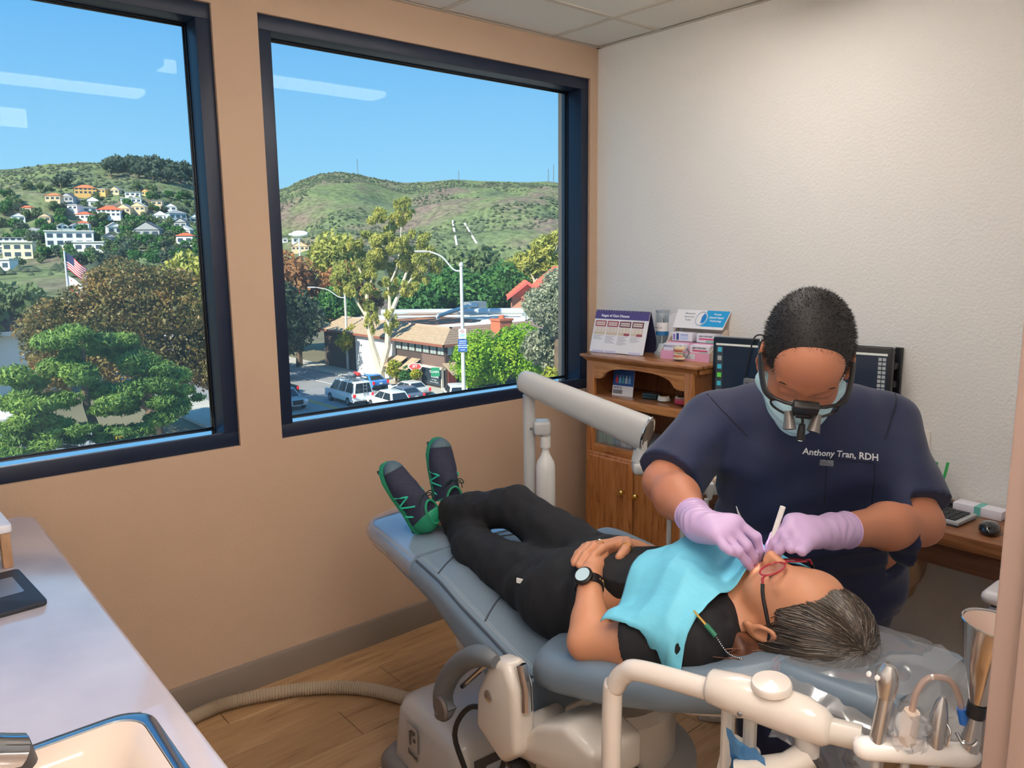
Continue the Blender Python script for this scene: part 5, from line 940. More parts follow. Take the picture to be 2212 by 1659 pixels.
obj('front_label', MB().bx(-0.0668, -0.0662, -0.05, 0.03, 0.008, 0.031), mat('label_pale', (214, 220, 232), 0.5), dp, smooth=0); text('lettering', 'Recommend', 0.008, M_signb, dp, frame((-0.067, -0.01, 0.014), (0, -1, 0), (0, 0, 1)), ext=0.0001)
M_box = mat('carton_white', (232, 228, 236), 0.5); M_navy2 = mat('carton_blue', (52, 70, 140), 0.5); M_mag = mat('carton_pink_stripe', (220, 90, 130), 0.5); M_mint = mat('carton_mint', (140, 200, 180), 0.5)
for (x, y, z, w, nm, lab, kind) in ((-0.055, 0.062, 0.0035, 0.1, 'toothpaste_box', 'white and blue toothpaste carton in the front row of the display', 0), (0.002, 0.055, 0.072, 0.1, 'toothpaste_box', 'white carton with blue cap picture, upper left row of the display', 1), (-0.05, -0.06, 0.0035, 0.09, 'toothpaste_box', 'white carton with pink stripe in the lower right of the display', 2), (0.002, -0.06, 0.072, 0.09, 'toothpaste_box', 'white carton with pink stripe in the upper right of the display', 2)):
    t = thing(nm, lab, 'carton', (-0.105 + x * math.cos(math.radians(6)) - y * math.sin(math.radians(6)), -0.665 + x * math.sin(math.radians(6)) + y * math.cos(math.radians(6)), ZT + z), math.radians(6), 'cartons in the toothpaste display')
    obj('carton', MB().bx(0, 0.045 if z < 0.05 else 0.07, -w / 2, w / 2, 0, 0.062 if z < 0.05 else 0.038), M_box, t, bevel=0.001)
    zt = 0.062 if z < 0.05 else 0.038
    if kind == 0: text('lettering', 'SENSODYNE', 0.012, M_navy2, t, frame((-0.0004, 0.015, zt - 0.012), (0, -1, 0), (0, 0, 1)), ext=0.0001, bold=0.0002); obj('print_ring', MB().tube([(-0.0006, -0.034 + 0.007 * math.cos(a), zt - 0.013 + 0.007 * math.sin(a)) for a in np.linspace(0, 2 * PI, 13)[:-1]], 0.0013, 5, close=True), M_navy2, t)
    elif kind == 1: obj('print_panel', MB().bx(-0.0006, 0.0, -0.03, 0.01, 0.006, 0.033), mat('carton_paleblue', (196, 206, 234), 0.5), t, smooth=0); obj('print_cap', MB().bx(-0.0008, 0.0, 0.016, 0.028, 0.005, 0.034), M_navy2, t, smooth=0); text('lettering', 'SENSODYNE', 0.006, M_navy2, t, frame((-0.001, -0.01, 0.028), (0, -1, 0), (0, 0, 1)), ext=0.0001); obj('print_stripe', MB().bx(-0.0006, 0.0, 0.034, 0.044, 0.006, 0.03), mat('carton_lilac', (150, 130, 190), 0.5), t, smooth=0)
    else: text('lettering', 'parodontax', 0.0135, M_inkd, t, frame((-0.0004, 0.0, zt - 0.01), (0, -1, 0), (0, 0, 1)), ext=0.0001, bold=0.0002); obj('print_stripe', MB().bx(-0.0006, 0.0, -0.038, 0.032, zt - 0.026, zt - 0.019), M_mag, t, smooth=0); obj('print_mint', MB().bx(-0.0006, 0.0, -0.042, 0.0, zt - 0.035, zt - 0.028), M_mint, t, smooth=0)
# dental models
M_plas = mat('model_plaster', (232, 214, 176), 0.6); M_gumm = mat('model_gum', (206, 116, 96), 0.35, coat=0.5); M_toothm = mat('model_tooth', (236, 222, 190), 0.3); M_met = mat('steel_satin', (150, 154, 160), 0.35, metal=0.9)
def arch_pts(r, n, a0=0.05, a1=0.95): return [(r * math.cos(PI * (a0 + (a1 - a0) * k / n)), r * 1.1 * math.sin(PI * (a0 + (a1 - a0) * k / n))) for k in range(n + 1)]
def jaw(t, z, s, gum, base, up):
    sg = 1 if up else -1
    if base: obj('base_plate', MB().rings([[(-y * s * 1.2 + 0.012 * s, x * s * 1.2, z + dz * s * sg) for x, y in ((math.cos(a), math.sin(a) * 1.05 if math.sin(a) > 0 else math.sin(a) * 0.35) for a in np.linspace(0, 2 * PI, 25)[:-1])] for dz in (0.38, 0.75)]), base, t, bevel=0.002)
    obj('gum', MB().tube([(-y * s * 0.92, x * s * 0.92, z + sg * s * 0.28) for x, y in arch_pts(1, 14)], s * 0.25, 8, sq=1.3), gum, t)
    for k, (x, y) in enumerate(arch_pts(1.0, 13, 0.07, 0.93)): obj('tooth', MB().box((-y * s * 0.95, x * s * 0.95, z), (s * 0.22, s * 0.19, s * 0.34), math.atan2(x, -y) if True else 0), M_toothm, t, bevel=s * 0.05, seg=1)
tm = thing('jaw_model', 'open jaw model with pink gums on a cream plaster base on the cabinet top', 'dental model', (-0.195, -0.672, ZT), math.radians(-28))
jaw(tm, 0.028, 0.026, M_gumm, M_plas, False); jaw(tm, 0.040, 0.026, M_gumm, M_plas, True)
obj('hinge', MB().tube([(0.012, -0.03, 0.018), (0.02, -0.036, 0.036), (0.012, -0.03, 0.056)], 0.0025, 6).tube([(0.012, 0.03, 0.018), (0.02, 0.036, 0.036), (0.012, 0.03, 0.056)], 0.0025, 6), M_met, tm)
# first shelf
SZ = 0.955
cp_ = thing('coupon_pad', 'blue and white coupon card showing coloured mouthwash bottles on the upper shelf', 'card', (-0.215, -0.365, SZ), math.radians(10))
def kp(u, v, o=0.0): return Vector((0.16 * v - o, -u, v))
obj('card', MB().rings([[kp(u, v, o) for u, v in ((-0.054, 0), (0.054, 0), (0.054, 0.122), (-0.054, 0.122))] for o in (0, -0.004)]), M_paper, cp_, smooth=0)
obj('blue_panel', MB().rings([[kp(u, v, o) for u, v in ((-0.054, 0.045), (0.054, 0.045), (0.054, 0.122), (-0.054, 0.122))] for o in (0, 0.0006)]), mat('coupon_blue', (38, 84, 160), 0.5), cp_, smooth=0)
for k, c in enumerate(((214, 70, 80), (110, 190, 220), (90, 170, 190), (190, 210, 226), (120, 180, 220))):
    u = -0.034 + k * 0.0165; m_ = mat('coupon_bottle_%d' % k, c, 0.5)
    obj('bottle_print', MB().rings([[kp(u + a, 0.056 + b, o) for a, b in ((-0.006, 0), (0.006, 0), (0.006, 0.022), (0.0025, 0.028), (0.0025, 0.036), (-0.0025, 0.036), (-0.0025, 0.028), (-0.006, 0.022))] for o in (0.0006, 0.001)]), m_, cp_, smooth=0)
mbq = MB(); xx = -0.05
for k in range(22):
    wq = (0.0009, 0.0018, 0.0012)[k * 7 % 3]; c = MB().rings([[kp(u, v, o) for u, v in ((xx, 0.008), (xx + wq, 0.008), (xx + wq, 0.026), (xx, 0.026))] for o in (0, 0.0005)]); mbq.add(c.v, c.f); xx += wq + 0.001
obj('barcode', mbq, M_inkd, cp_, smooth=0); text('lettering', 'SAVE $1', 0.013, M_navy2, cp_, frame(kp(-0.026, 0.035, 0.0006), (0, -1, 0), (0.16, 0, 1)), ext=0.0001, bold=0.0003)
dk = thing('retainer_case', 'small dark green lidded case on the upper shelf', 'case', (-0.175, -0.505, SZ), math.radians(10)); obj('case_base', MB().bx(-0.025, 0.025, -0.035, 0.035, 0, 0.016), mat('case_dark', (34, 52, 54), 0.25, coat=0.5), dk, bevel=0.004); obj('case_lid', MB().bx(-0.026, 0.026, -0.036, 0.036, 0.017, 0.026), mat('case_lid', (60, 82, 84), 0.2, coat=0.5), dk, bevel=0.004)
wm = thing('jaw_model', 'small white plaster jaw model in the middle of the upper shelf', 'dental model', (-0.19, -0.585, SZ + 0.004), math.radians(15)); jaw(wm, 0.019, 0.024, mat('model_white_gum', (226, 226, 224), 0.5), mat('model_white_base', (236, 236, 234), 0.5), False)
pm_ = thing('jaw_model', 'red and white denture model at the right end of the upper shelf', 'dental model', (-0.185, -0.685, SZ + 0.006), math.radians(-5)); jaw(pm_, 0.024, 0.033, mat('model_red', (212, 70, 92), 0.3, coat=0.4), mat('model_red_base', (204, 62, 84), 0.35), False)
# deck shelf: bins and packets
DZ = 0.726
bn = thing('acrylic_bin', 'clear divided acrylic bin on the lower shelf behind the grey arm', 'bin', (-0.2, -0.4, DZ), math.radians(5))
for (x0, x1, y0, y1) in ((-0.06, -0.058, -0.16, 0.155), (0.07, 0.072, -0.16, 0.155), (-0.06, 0.07, 0.153, 0.155), (-0.06, 0.07, -0.16, -0.158), (-0.06, 0.07, 0.03, 0.032), (-0.06, 0.07, -0.055, -0.053)): obj('bin_wall', MB().bx(x0, x1, y0, y1, 0.001, 0.06), M_acr, bn, smooth=0)
rr_ = random.Random(3)
for k in range(12):
    c = (90, 150, 130) if k < 7 else (96, 170, 214)
    o = obj('floss_packet', MB().rings([[(x, -0.011, z) for x, z in ((-0.003, 0), (0.003, 0), (0.002, 0.085), (-0.002, 0.085))], [(x, 0.011, z) for x, z in ((-0.003, 0), (0.003, 0), (0.002, 0.085), (-0.002, 0.085))]]), mat('packet_green' if k < 7 else 'packet_blue', (150, 186, 164) if k < 7 else (120, 180, 218), 0.35), None)
    tag(o, 'thin green packet standing in the clear bin' if k < 7 else 'thin blue packet standing in the clear bin', 'packet', 'packets in the clear bin'); o.location = (-0.24 + 0.012 * (k % 6), -0.265 - 0.009 * k, DZ + 0.003); o.rotation_euler = (rr_.uniform(-0.35, 0.35), rr_.uniform(-0.15, 0.15), 0)
for k, (x, y, lab) in enumerate(((-0.222, -0.395, 'small white box in the clear bin, leftmost'), (-0.222, -0.432, 'small white box with a blue round mark in the clear bin'), (-0.185, -0.402, 'small white box in the back of the clear bin'), (-0.222, -0.49, 'small purple and white box in the clear bin, rightmost'))):
    t = thing('small_carton', lab, 'carton', (x, y, DZ + 0.002), math.radians(5), 'cartons in the clear bin'); obj('carton', MB().bx(-0.018, 0.018, -0.015, 0.015, 0, 0.045), M_box if k < 3 else mat('carton_purple', (112, 92, 160), 0.5), t, bevel=0.001)
    if k == 1: obj('mark', MB().lathe([(0.0075, 0), (0.0075, 0.0005)], (-0.018, 0, 0.026), 16, (-1, 0, 0)), M_navy2, t)
for k, (z, dx) in enumerate(((0, 0), (0.036, 0.006), (0.072, 0.0))):
    t = thing('grey_pouch', ('lowest', 'middle', 'topmost')[k] + ' grey zipped pouch of the stack at the back of the lower shelf', 'pouch', (-0.13 + dx, -0.655, DZ + z), 0.05, 'stacked grey pouches'); obj('pouch', MB().bx(-0.05, 0.05, -0.075, 0.075, 0.001, 0.034), mat('pouch_grey', (110, 108, 108), 0.75), t, bevel=0.012, seg=3); obj('strap', MB().bx(-0.053, 0.053, -0.004, 0.004, 0.0005, 0.0355), mat('strap_dark', (60, 60, 64), 0.7), t, bevel=0.002)
t = thing('white_cup_pack', 'pale plastic-wrapped bundle beside the grey pouches', 'bundle', (-0.225, -0.66, DZ), 0.2); obj('wrap', MB().rings([[(0.035 * s * math.cos(a), 0.06 * s * math.sin(a), z) for a in np.linspace(0, 2 * PI, 9)[:-1]] for z, s in ((0, 1.0), (0.03, 1.05), (0.05, 0.7), (0.056, 0.2))]), mat('wrap_pale', (214, 216, 232), 0.35), t, smooth=10); obj('dot', MB().lathe([(0.004, 0), (0.004, 0.001)], (-0.033, 0.02, 0.03), 10, (-1, 0.2, 0.2)), M_navy2, t)

# ---------------------------------------------------------------- desk, monitor and what stands on the desk
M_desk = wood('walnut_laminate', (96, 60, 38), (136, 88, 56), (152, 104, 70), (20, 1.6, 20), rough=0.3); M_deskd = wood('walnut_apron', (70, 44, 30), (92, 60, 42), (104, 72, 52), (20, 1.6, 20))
dsk = thing('wall_desk', 'narrow walnut desk fixed along the white wall behind the clinician', 'desk', (0, 0, 0))
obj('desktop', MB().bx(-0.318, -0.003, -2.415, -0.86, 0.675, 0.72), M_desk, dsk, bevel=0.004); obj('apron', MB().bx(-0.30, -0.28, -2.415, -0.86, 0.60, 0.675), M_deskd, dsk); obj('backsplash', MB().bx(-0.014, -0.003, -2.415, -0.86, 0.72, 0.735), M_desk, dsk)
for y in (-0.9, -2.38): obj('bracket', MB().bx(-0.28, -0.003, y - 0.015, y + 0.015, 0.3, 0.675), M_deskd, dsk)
M_bez = mat('monitor_black', (24, 26, 32), 0.35); M_scr = mat('screen_dark', (22, 30, 40), 0.12, emit=(30, 42, 58), es=0.5); M_ico = mat('screen_icon_teal', (60, 160, 180), 0.4, emit=(60, 160, 180), es=0.35); M_icg = mat('screen_icon_green', (90, 190, 70), 0.4, emit=(90, 190, 70), es=0.35); M_icw = mat('screen_icon_grey', (150, 152, 150), 0.4, emit=(150, 152, 150), es=0.3); M_ico2 = mat('screen_icon_amber', (226, 160, 60), 0.4, emit=(226, 160, 60), es=0.35); M_bar = mat('screen_bar_pale', (200, 200, 190), 0.4, emit=(200, 200, 190), es=0.35)
mon = thing('wall_monitor', 'wide black wall-mounted monitor showing a dark program screen', 'monitor', (-0.145, -1.17, 1.058), math.radians(10))
hw_, hh_ = 0.335, 0.2
obj('housing', MB().bx(-0.012, 0.025, -hw_, hw_, -hh_, hh_), M_bez, mon, bevel=0.008); sc_ = obj('screen', MB().bx(-0.0135, -0.0115, -hw_ + 0.016, hw_ - 0.016, -hh_ + 0.02, hh_ - 0.022), M_scr, mon, smooth=0)
obj('title_bar', MB().bx(-0.0142, -0.0135, -hw_ + 0.016, hw_ - 0.016, hh_ - 0.032, hh_ - 0.024), M_bar, sc_, smooth=0)
obj('tool_column', MB().bx(-0.0142, -0.0135, hw_ - 0.046, hw_ - 0.018, -hh_ + 0.03, hh_ - 0.034), mat('screen_column', (52, 60, 66), 0.4, emit=(52, 60, 66), es=0.3), sc_, smooth=0)
for k, m_ in enumerate((M_ico, M_icw, M_ico, M_icg, M_ico, M_icw, M_ico2, M_ico)): obj('icon', MB().bx(-0.015, -0.0142, hw_ - 0.041, hw_ - 0.024, hh_ - 0.058 - k * 0.034, hh_ - 0.04 - k * 0.034), m_, sc_, smooth=0)
for k in range(9):
    for j in range(2): obj('icon', MB().bx(-0.015, -0.0135, -hw_ + 0.02 + j * 0.014, -hw_ + 0.031 + j * 0.014, hh_ - 0.05 - k * 0.0155, hh_ - 0.039 - k * 0.0155), M_icw, sc_, smooth=0)
obj('rim_edge', MB().bx(0.0, 0.02, -hw_ - 0.0015, hw_ + 0.0015, hh_ - 0.006, hh_ + 0.002), mat('monitor_silver', (180, 184, 190), 0.3, metal=0.6), mon, bevel=0.002)
ma = thing('monitor_arm', 'black wall bracket with folding arm beside the monitor', 'monitor arm', (0, -1.472, 1.15)); obj('wall_plate', MB().bx(-0.02, -0.001, -0.026, 0.026, -0.1, 0.1), M_bez, ma, bevel=0.003)
for z in (0.035, -0.03): obj('arm_link', MB().bx(-0.055, -0.018, -0.02, 0.04, z - 0.012, z + 0.012), M_bez, ma, bevel=0.004)
obj('pivot', MB().tube([(-0.045, 0.03, -0.06), (-0.045, 0.03, 0.06)], 0.012, 10), M_bez, ma); obj('arm_link', MB().bx(-0.06, -0.03, 0.028, 0.28, -0.06, -0.03), M_bez, ma, bevel=0.004); obj('bolt', MB().lathe([(0.006, 0), (0.006, 0.003)], (-0.02, 0, 0.08), 10, (-1, 0, 0)), M_met, ma)
wc = thing('webcam_cable', 'thin black cable arching over the top of the monitor', 'cable', (-0.165, -1.03, 1.262)); obj('cable', MB().tube(bez([(0.03, -0.01, -0.01), (0.0, 0.0, 0.012), (-0.03, 0.015, 0.0), (-0.035, 0.03, -0.08), (-0.038, 0.04, -0.16)], 20), 0.003, 6), M_bez, wc)
wd = thing('intraoral_sensor', 'small grey box hanging in front of the monitor screen', 'device', (-0.225, -1.045, 1.06)); obj('casing', MB().bx(-0.012, 0.012, -0.045, 0.045, -0.03, 0.05), mat('device_grey', (112, 110, 112), 0.5), wd, bevel=0.006); obj('lens_plate', MB().bx(-0.014, -0.012, -0.03, 0.03, 0.0, 0.035), M_bez, wd, bevel=0.002)
M_key = mat('keyboard_silver', (172, 174, 176), 0.4); M_kd = mat('key_dark', (52, 54, 58), 0.6)
kb = thing('keyboard', 'silver-grey keyboard with dark keys on the walnut desk', 'keyboard', (-0.165, -1.605, 0.72), math.radians(-4)); obj('case', MB().bx(-0.07, 0.065, -0.205, 0.2, 0.004, 0.018), M_key, kb, bevel=0.004); obj('feet_rail', MB().bx(-0.072, 0.06, -0.2, 0.195, 0.0005, 0.006), M_kd, kb)
for r_ in range(5):
    for c_ in range(18):
        y = 0.19 - c_ * 0.0215 - (0.006 if c_ > 13 else 0)
        obj('key', MB().box((-0.052 + r_ * 0.022, y, 0.02), (0.018, 0.018, 0.006)), M_kd, kb, smooth=0)
ms = thing('mouse', 'glossy black computer mouse on the walnut desk', 'mouse', (-0.222, -1.885, 0.72), math.radians(15)); obj('shell', MB().rings([[(0.05 * s * math.cos(a), 0.031 * s * math.sin(a), z) for a in np.linspace(0, 2 * PI, 21)[:-1]] for z, s in ((0.001, 0.86), (0.01, 1.0), (0.02, 0.95), (0.03, 0.72), (0.035, 0.35), (0.036, 0.05))]), mat('mouse_black', (22, 24, 28), 0.12, coat=0.7), ms, smooth=60); obj('wheel', MB().lathe([(0.008, -0.003), (0.008, 0.003)], (-0.024, 0, 0.031), 12, (0, 1, 0)), M_kd, ms)
cb_ = thing('carton_strip', 'flat white carton with a teal band lying against the wall on the desk', 'carton', (-0.05, -1.80, 0.72), math.radians(-3)); obj('carton', MB().bx(-0.03, 0.03, -0.075, 0.075, 0, 0.03), M_box, cb_, bevel=0.002); obj('teal_band', MB().bx(-0.031, 0.031, -0.012, 0.008, 0.0, 0.0306), mat('band_teal', (110, 190, 180), 0.5), cb_, smooth=0)
st_ = thing('stapler', 'small black stapler lying behind the keyboard', 'stapler', (-0.045, -1.70, 0.72)); obj('base', MB().bx(-0.012, 0.012, -0.03, 0.03, 0, 0.008), M_kd, st_, bevel=0.003); obj('arm', MB().bx(-0.01, 0.01, -0.03, 0.032, 0.008, 0.02), M_bez, st_, bevel=0.004)
pc = thing('pen_cup', 'dark pen cup at the wall side of the desk', 'cup', (-0.075, -1.652, 0.72)); obj('cup', MB().rings([[(r_ * math.cos(a), r_ * math.sin(a), z) for a in np.linspace(0, 2 * PI, 21)[:-1]] for r_, z in ((0.024, 0), (0.032, 0.1), (0.029, 0.1), (0.022, 0.006))]), mat('cup_dark', (44, 44, 52), 0.4), pc)
for k, (dx, dy, c, lab) in enumerate(((-0.004, -0.006, (40, 170, 90), 'bright green pen in the pen cup'), (0.006, -0.018, (60, 150, 80), 'green and blue pen leaning right in the pen cup'), (-0.01, 0.01, (30, 60, 140), 'blue pen in the pen cup'), (0.008, 0.012, (140, 100, 80), 'brown pencil in the pen cup'))):
    t = thing('pen', lab, 'pen', (-0.075 + dx, -1.652 + dy, 0.728), group='pens in the cup'); tipx, tipy = dx * 1.2, dy * 1.3
    obj('barrel', MB().tube([(0, 0, 0), (tipx * 0.7, tipy * 0.7, 0.1)], 0.0042, 8), mat('pen_%d' % k, c, 0.3), t); obj('cap', MB().tube([(tipx * 0.7, tipy * 0.7, 0.1), (tipx, tipy, 0.15)], 0.005, 8), mat('pen_cap_%d' % k, (60, 190, 100) if k < 2 else c, 0.3), t)
ol = thing('wall_outlet', 'white outlet cover on the wall right of the clinician', 'outlet', (-0.001, -1.587, 0.905)); obj('cover', MB().bx(-0.006, 0, -0.022, 0.03, -0.058, 0.058), mat('outlet_white', (238, 232, 222), 0.4), ol, bevel=0.002); [obj('socket', MB().bx(-0.0075, -0.005, -0.012, 0.018, z_, z_ + 0.025), mat('socket_white', (222, 216, 206), 0.4), ol, bevel=0.002) for z_ in (0.01, -0.035)]
# stool under the desk
M_tan = mat('vinyl_tan', (176, 140, 108), 0.5, bump=0.1, bs=200, bd=0.001); M_blkp = mat('plastic_black', (26, 27, 30), 0.4)
sl = thing('clinician_stool', 'tan padded stool with low backrest and black five-star base under the desk', 'stool', (-0.26, -1.47, 0))
def cush(cx, cy, z0, z1, rx, ry, p=3.0, rz=0.0):
    R = []
    for z, s in ((z0, 0.9), (z0 + 0.012, 0.985), ((z0 + z1) / 2, 1.0), (z1 - 0.02, 0.98), (z1 - 0.004, 0.88), (z1, 0.6)):
        ring = []
        for a in np.linspace(0, 2 * PI, 29)[:-1]:
            c, s_ = math.cos(a), math.sin(a); x = rx * s * math.copysign(abs(c) ** (2 / p), c); y = ry * s * math.copysign(abs(s_) ** (2 / p), s_)
            ring.append((cx + x * math.cos(rz) - y * math.sin(rz), cy + x * math.sin(rz) + y * math.cos(rz), z))
        R.append(ring)
    return MB().rings(R)
obj('seat', cush(0, 0, 0.42, 0.51, 0.2, 0.2), M_tan, sl, smooth=60)
bk = []
for i in range(13):
    a = math.radians(200 + i * 8); R_ = 0.215; prof = rpoly(-0.025, 0.025, 0.49 + 0.05 * abs(i - 6) ** 2 / 36, 0.685 - 0.05 * abs(i - 6) ** 2 / 36, 0.02, 3)
    bk.append([((R_ + u) * math.cos(a), (R_ + u) * math.sin(a), v) for u, v in prof])
obj('backrest', MB().rings(bk), M_tan, sl, smooth=60)
for a in (228, 252): 
    for z in (0.54, 0.63): obj('bolt', MB().lathe([(0.009, 0), (0.009, 0.004), (0, 0.006)], (0.24 * math.cos(math.radians(a)), 0.24 * math.sin(math.radians(a)), z), 12, (math.cos(math.radians(a)), math.sin(math.radians(a)), 0)), M_met, sl)
obj('gas_lift', MB().tube([(0, 0, 0.08), (0, 0, 0.42)], [0.03, 0.022], 14), M_blkp, sl)
for k in range(5):
    a = math.radians(-95 + 72 * k); l_ = obj('base_leg', MB().tube([(0.03 * math.cos(a), 0.03 * math.sin(a), 0.12), (0.16 * math.cos(a), 0.16 * math.sin(a), 0.095), (0.27 * math.cos(a), 0.27 * math.sin(a), 0.065)], [0.028, 0.024, 0.018], 10, sq=0.7), M_blkp, sl)
    obj('caster', MB().lathe([(0.02, -0.022), (0.027, -0.016), (0.027, 0.016), (0.02, 0.022)], (0.265 * math.cos(a), 0.265 * math.sin(a), 0.028), 14, (-math.sin(a), math.cos(a), 0)), M_blkp, l_)
uc = thing('equipment_cart', 'pale grey cart with a rounded white top at the right edge under the desk', 'cart', (-0.235, -2.12, 0)); M_unit = mat('unit_pale_grey', (212, 208, 210), 0.4)
obj('body', MB().bx(-0.17, 0.16, -0.18, 0.165, 0.03, 0.56), M_unit, uc, bevel=0.008); obj('lid', MB().bx(-0.19, 0.17, -0.2, 0.185, 0.568, 0.61), mat('unit_white', (236, 230, 230), 0.35), uc, bevel=0.02, seg=4); obj('lid_gap', MB().bx(-0.165, 0.155, -0.175, 0.16, 0.56, 0.57), M_blkp, uc); obj('lock', MB().lathe([(0.008, 0), (0.008, 0.004), (0, 0.005)], (-0.17, 0.13, 0.43), 12, (-1, 0, 0)), M_met, uc)
for sx_ in (-0.13, 0.12):
    for sy_ in (-0.14, 0.13): obj('foot', MB().lathe([(0.02, 0), (0.02, 0.03)], (sx_, sy_, 0.0), 10), M_blkp, uc)

# ---------------------------------------------------------------- counter with sink on the left
M_lam = mat('counter_laminate', (190, 182, 192), 0.13, vs=5, c2=(206, 198, 206), detail=6, coat=0.6)
ct = thing('counter', 'pale pinkish laminate counter with rounded edge running along the left side', 'counter', (0, 0, 0))
CX, CZ = -2.505, 0.88
sx0, sx1, sy0, sy1 = -3.0, -2.563, -1.98, -1.44   # sink cut-out
prof = [(XL + 0.002, CZ - 0.04), (CX - 0.012, CZ - 0.04), (CX, CZ - 0.032), (CX, CZ - 0.012), (CX - 0.004, CZ - 0.004), (CX - 0.012, CZ), (XL + 0.002, CZ)]
corner = MB()
ye = -0.2
obj('worktop', MB().rings([[(x - (0.02 if i == 0 and x > -3 else 0), y, z) for x, z in prof] for i, y in enumerate((ye, ye - 0.03, sy1))]), M_lam, ct, smooth=40)
obj('worktop', MB().rings([[(x, y, z) for x, z in prof] for y in (sy0, -2.42)]), M_lam, ct, smooth=40)
obj('worktop', MB().rings([[(x, y, z) for x, z in [(sx1, CZ - 0.04)] + prof[1:-1] + [(sx1, CZ)]] for y in (sy1, sy0)]), M_lam, ct, smooth=40)
obj('worktop', MB().bx(XL + 0.002, sx0, sy0, sy1, CZ - 0.04, CZ), M_lam, ct, smooth=40)
obj('base_panel', MB().bx(-2.56, -2.54, -2.42, ye - 0.05, 0.1, CZ - 0.04).bx(XL + 0.002, -2.54, ye - 0.07, ye - 0.05, 0.1, CZ - 0.04), mat('counter_panel', (176, 150, 128), 0.6), ct, smooth=0)
obj('toe_kick', MB().bx(-2.62, -2.60, -2.42, ye - 0.1, 0, 0.1), M_blkp, ct)
M_rimst = mat('sink_rim_steel', (170, 180, 190), 0.18, metal=1.0); M_basin = mat('sink_enamel', (224, 204, 188), 0.15, coat=0.5)
sk = thing('sink', 'cream enamel sink with bright steel rim set into the counter', 'sink', ((sx0 + sx1) / 2, (sy0 + sy1) / 2, CZ))
hx, hy = (sx1 - sx0) / 2, (sy1 - sy0) / 2
def rr(ax, ay, r, z, n=6): return [(u, v, z) for u, v in rpoly(-ax, ax, -ay, ay, r, n)]
obj('steel_rim', MB().rings([rr(hx + 0.012, hy + 0.012, 0.05, 0.0005), rr(hx + 0.008, hy + 0.008, 0.05, 0.004), rr(hx - 0.006, hy - 0.006, 0.045, 0.004), rr(hx - 0.01, hy - 0.01, 0.045, -0.004)], cap=False), M_rimst, sk, smooth=50)
obj('basin', MB().rings([rr(hx - 0.008, hy - 0.008, 0.045, 0.002), rr(hx - 0.016, hy - 0.016, 0.045, 0.0), rr(hx - 0.045, hy - 0.045, 0.06, -0.012), rr(hx - 0.075, hy - 0.075, 0.07, -0.08), rr(hx - 0.09, hy - 0.09, 0.07, -0.13), rr(hx - 0.13, hy - 0.13, 0.05, -0.15), rr(0.03, 0.03, 0.029, -0.155)], cap=False), M_basin, sk, smooth=60)
obj('drain', MB().lathe([(0.036, 0), (0.034, 0.003), (0.02, 0.003), (0, 0.001)], (0, 0, -0.157), 20), M_rimst, sk)
fc = thing('faucet', 'chrome faucet head reaching over the sink at the lower left', 'faucet', (-3.0, -1.575, CZ)); M_chr = mat('chrome', (200, 202, 206), 0.08, metal=1.0)
obj('spout', MB().tube(bez([(-0.02, 0, 0), (-0.02, 0, 0.06), (0.08, 0.02, 0.1), (0.2, 0.055, 0.075), (0.268, 0.075, 0.04)], 20), [0.026] * 10 + [0.024] * 8 + [0.022] * 3 if False else 0.023, 14), M_chr, fc); obj('aerator', MB().tube([(0.262, 0.074, 0.045), (0.272, 0.077, 0.015)], [0.021, 0.017], 14), mat('aerator_dark', (60, 60, 62), 0.4), fc); obj('base_flange', MB().lathe([(0.04, 0), (0.036, 0.01), (0.026, 0.014)], (-0.02, 0, 0.0), 18), M_chr, fc)
lp = thing('tablet_keyboard', 'black flat keyboard with a silver touchpad on the counter', 'keyboard', (-2.72, -0.80, CZ), math.radians(4)); obj('deck', MB().prism(rpoly(-0.13, 0.118, -0.11, 0.135, 0.012), 0.0005, 0.010, lambda u, v, w: (u, v, w)), mat('keyboard_black', (38, 40, 48), 0.5), lp, bevel=0.002); obj('touchpad', MB().prism(rpoly(0.012, 0.095, -0.022, 0.085, 0.004), 0.010, 0.0106, lambda u, v, w: (u, v, w)), mat('touchpad_silver', (128, 142, 160), 0.3, metal=0.4), lp, smooth=0)
for r_ in range(6):
    for c_ in range(5): obj('key', MB().box((-0.012 - c_ * 0.019, -0.09 + r_ * 0.038, 0.0115), (0.016, 0.034, 0.003)), M_kd, lp, smooth=0)
sd_ = thing('desk_riser', 'white-topped desk riser with wooden legs at the far end of the counter', 'riser', (-2.775, -0.465, CZ), math.radians(2)); M_wleg = wood('riser_wood', (140, 104, 76), (170, 130, 96), (186, 146, 112), (20, 20, 3))
obj('riser_top', MB().prism(rpoly(-0.2, 0.16, -0.16, 0.22, 0.01), 0.085, 0.104, lambda u, v, w: (u, v, w)), mat('riser_white', (226, 224, 230), 0.4), sd_, bevel=0.003)
for (x, y) in ((0.145, -0.145), (0.145, 0.205), (-0.185, -0.145), (-0.185, 0.205)): obj('leg', MB().bx(x - 0.01, x + 0.01, y - 0.01, y + 0.01, 0.0, 0.085), M_wleg, sd_, bevel=0.002)
obj('side_rail', MB().bx(0.137, 0.153, -0.145, 0.205, 0.066, 0.085), M_wleg, sd_); obj('lower_shelf', MB().bx(-0.18, 0.13, -0.14, 0.2, 0.004, 0.012), M_wleg, sd_)
np_ = tag(obj('yellow_pad', MB().bx(-0.06, 0.06, -0.05, 0.05, 0, 0.006), mat('note_yellow', (232, 214, 70), 0.7), None, loc=(-2.70, -0.54, CZ + 0.013), bevel=0.001), 'yellow sticky notepad under the desk riser', 'notepad')
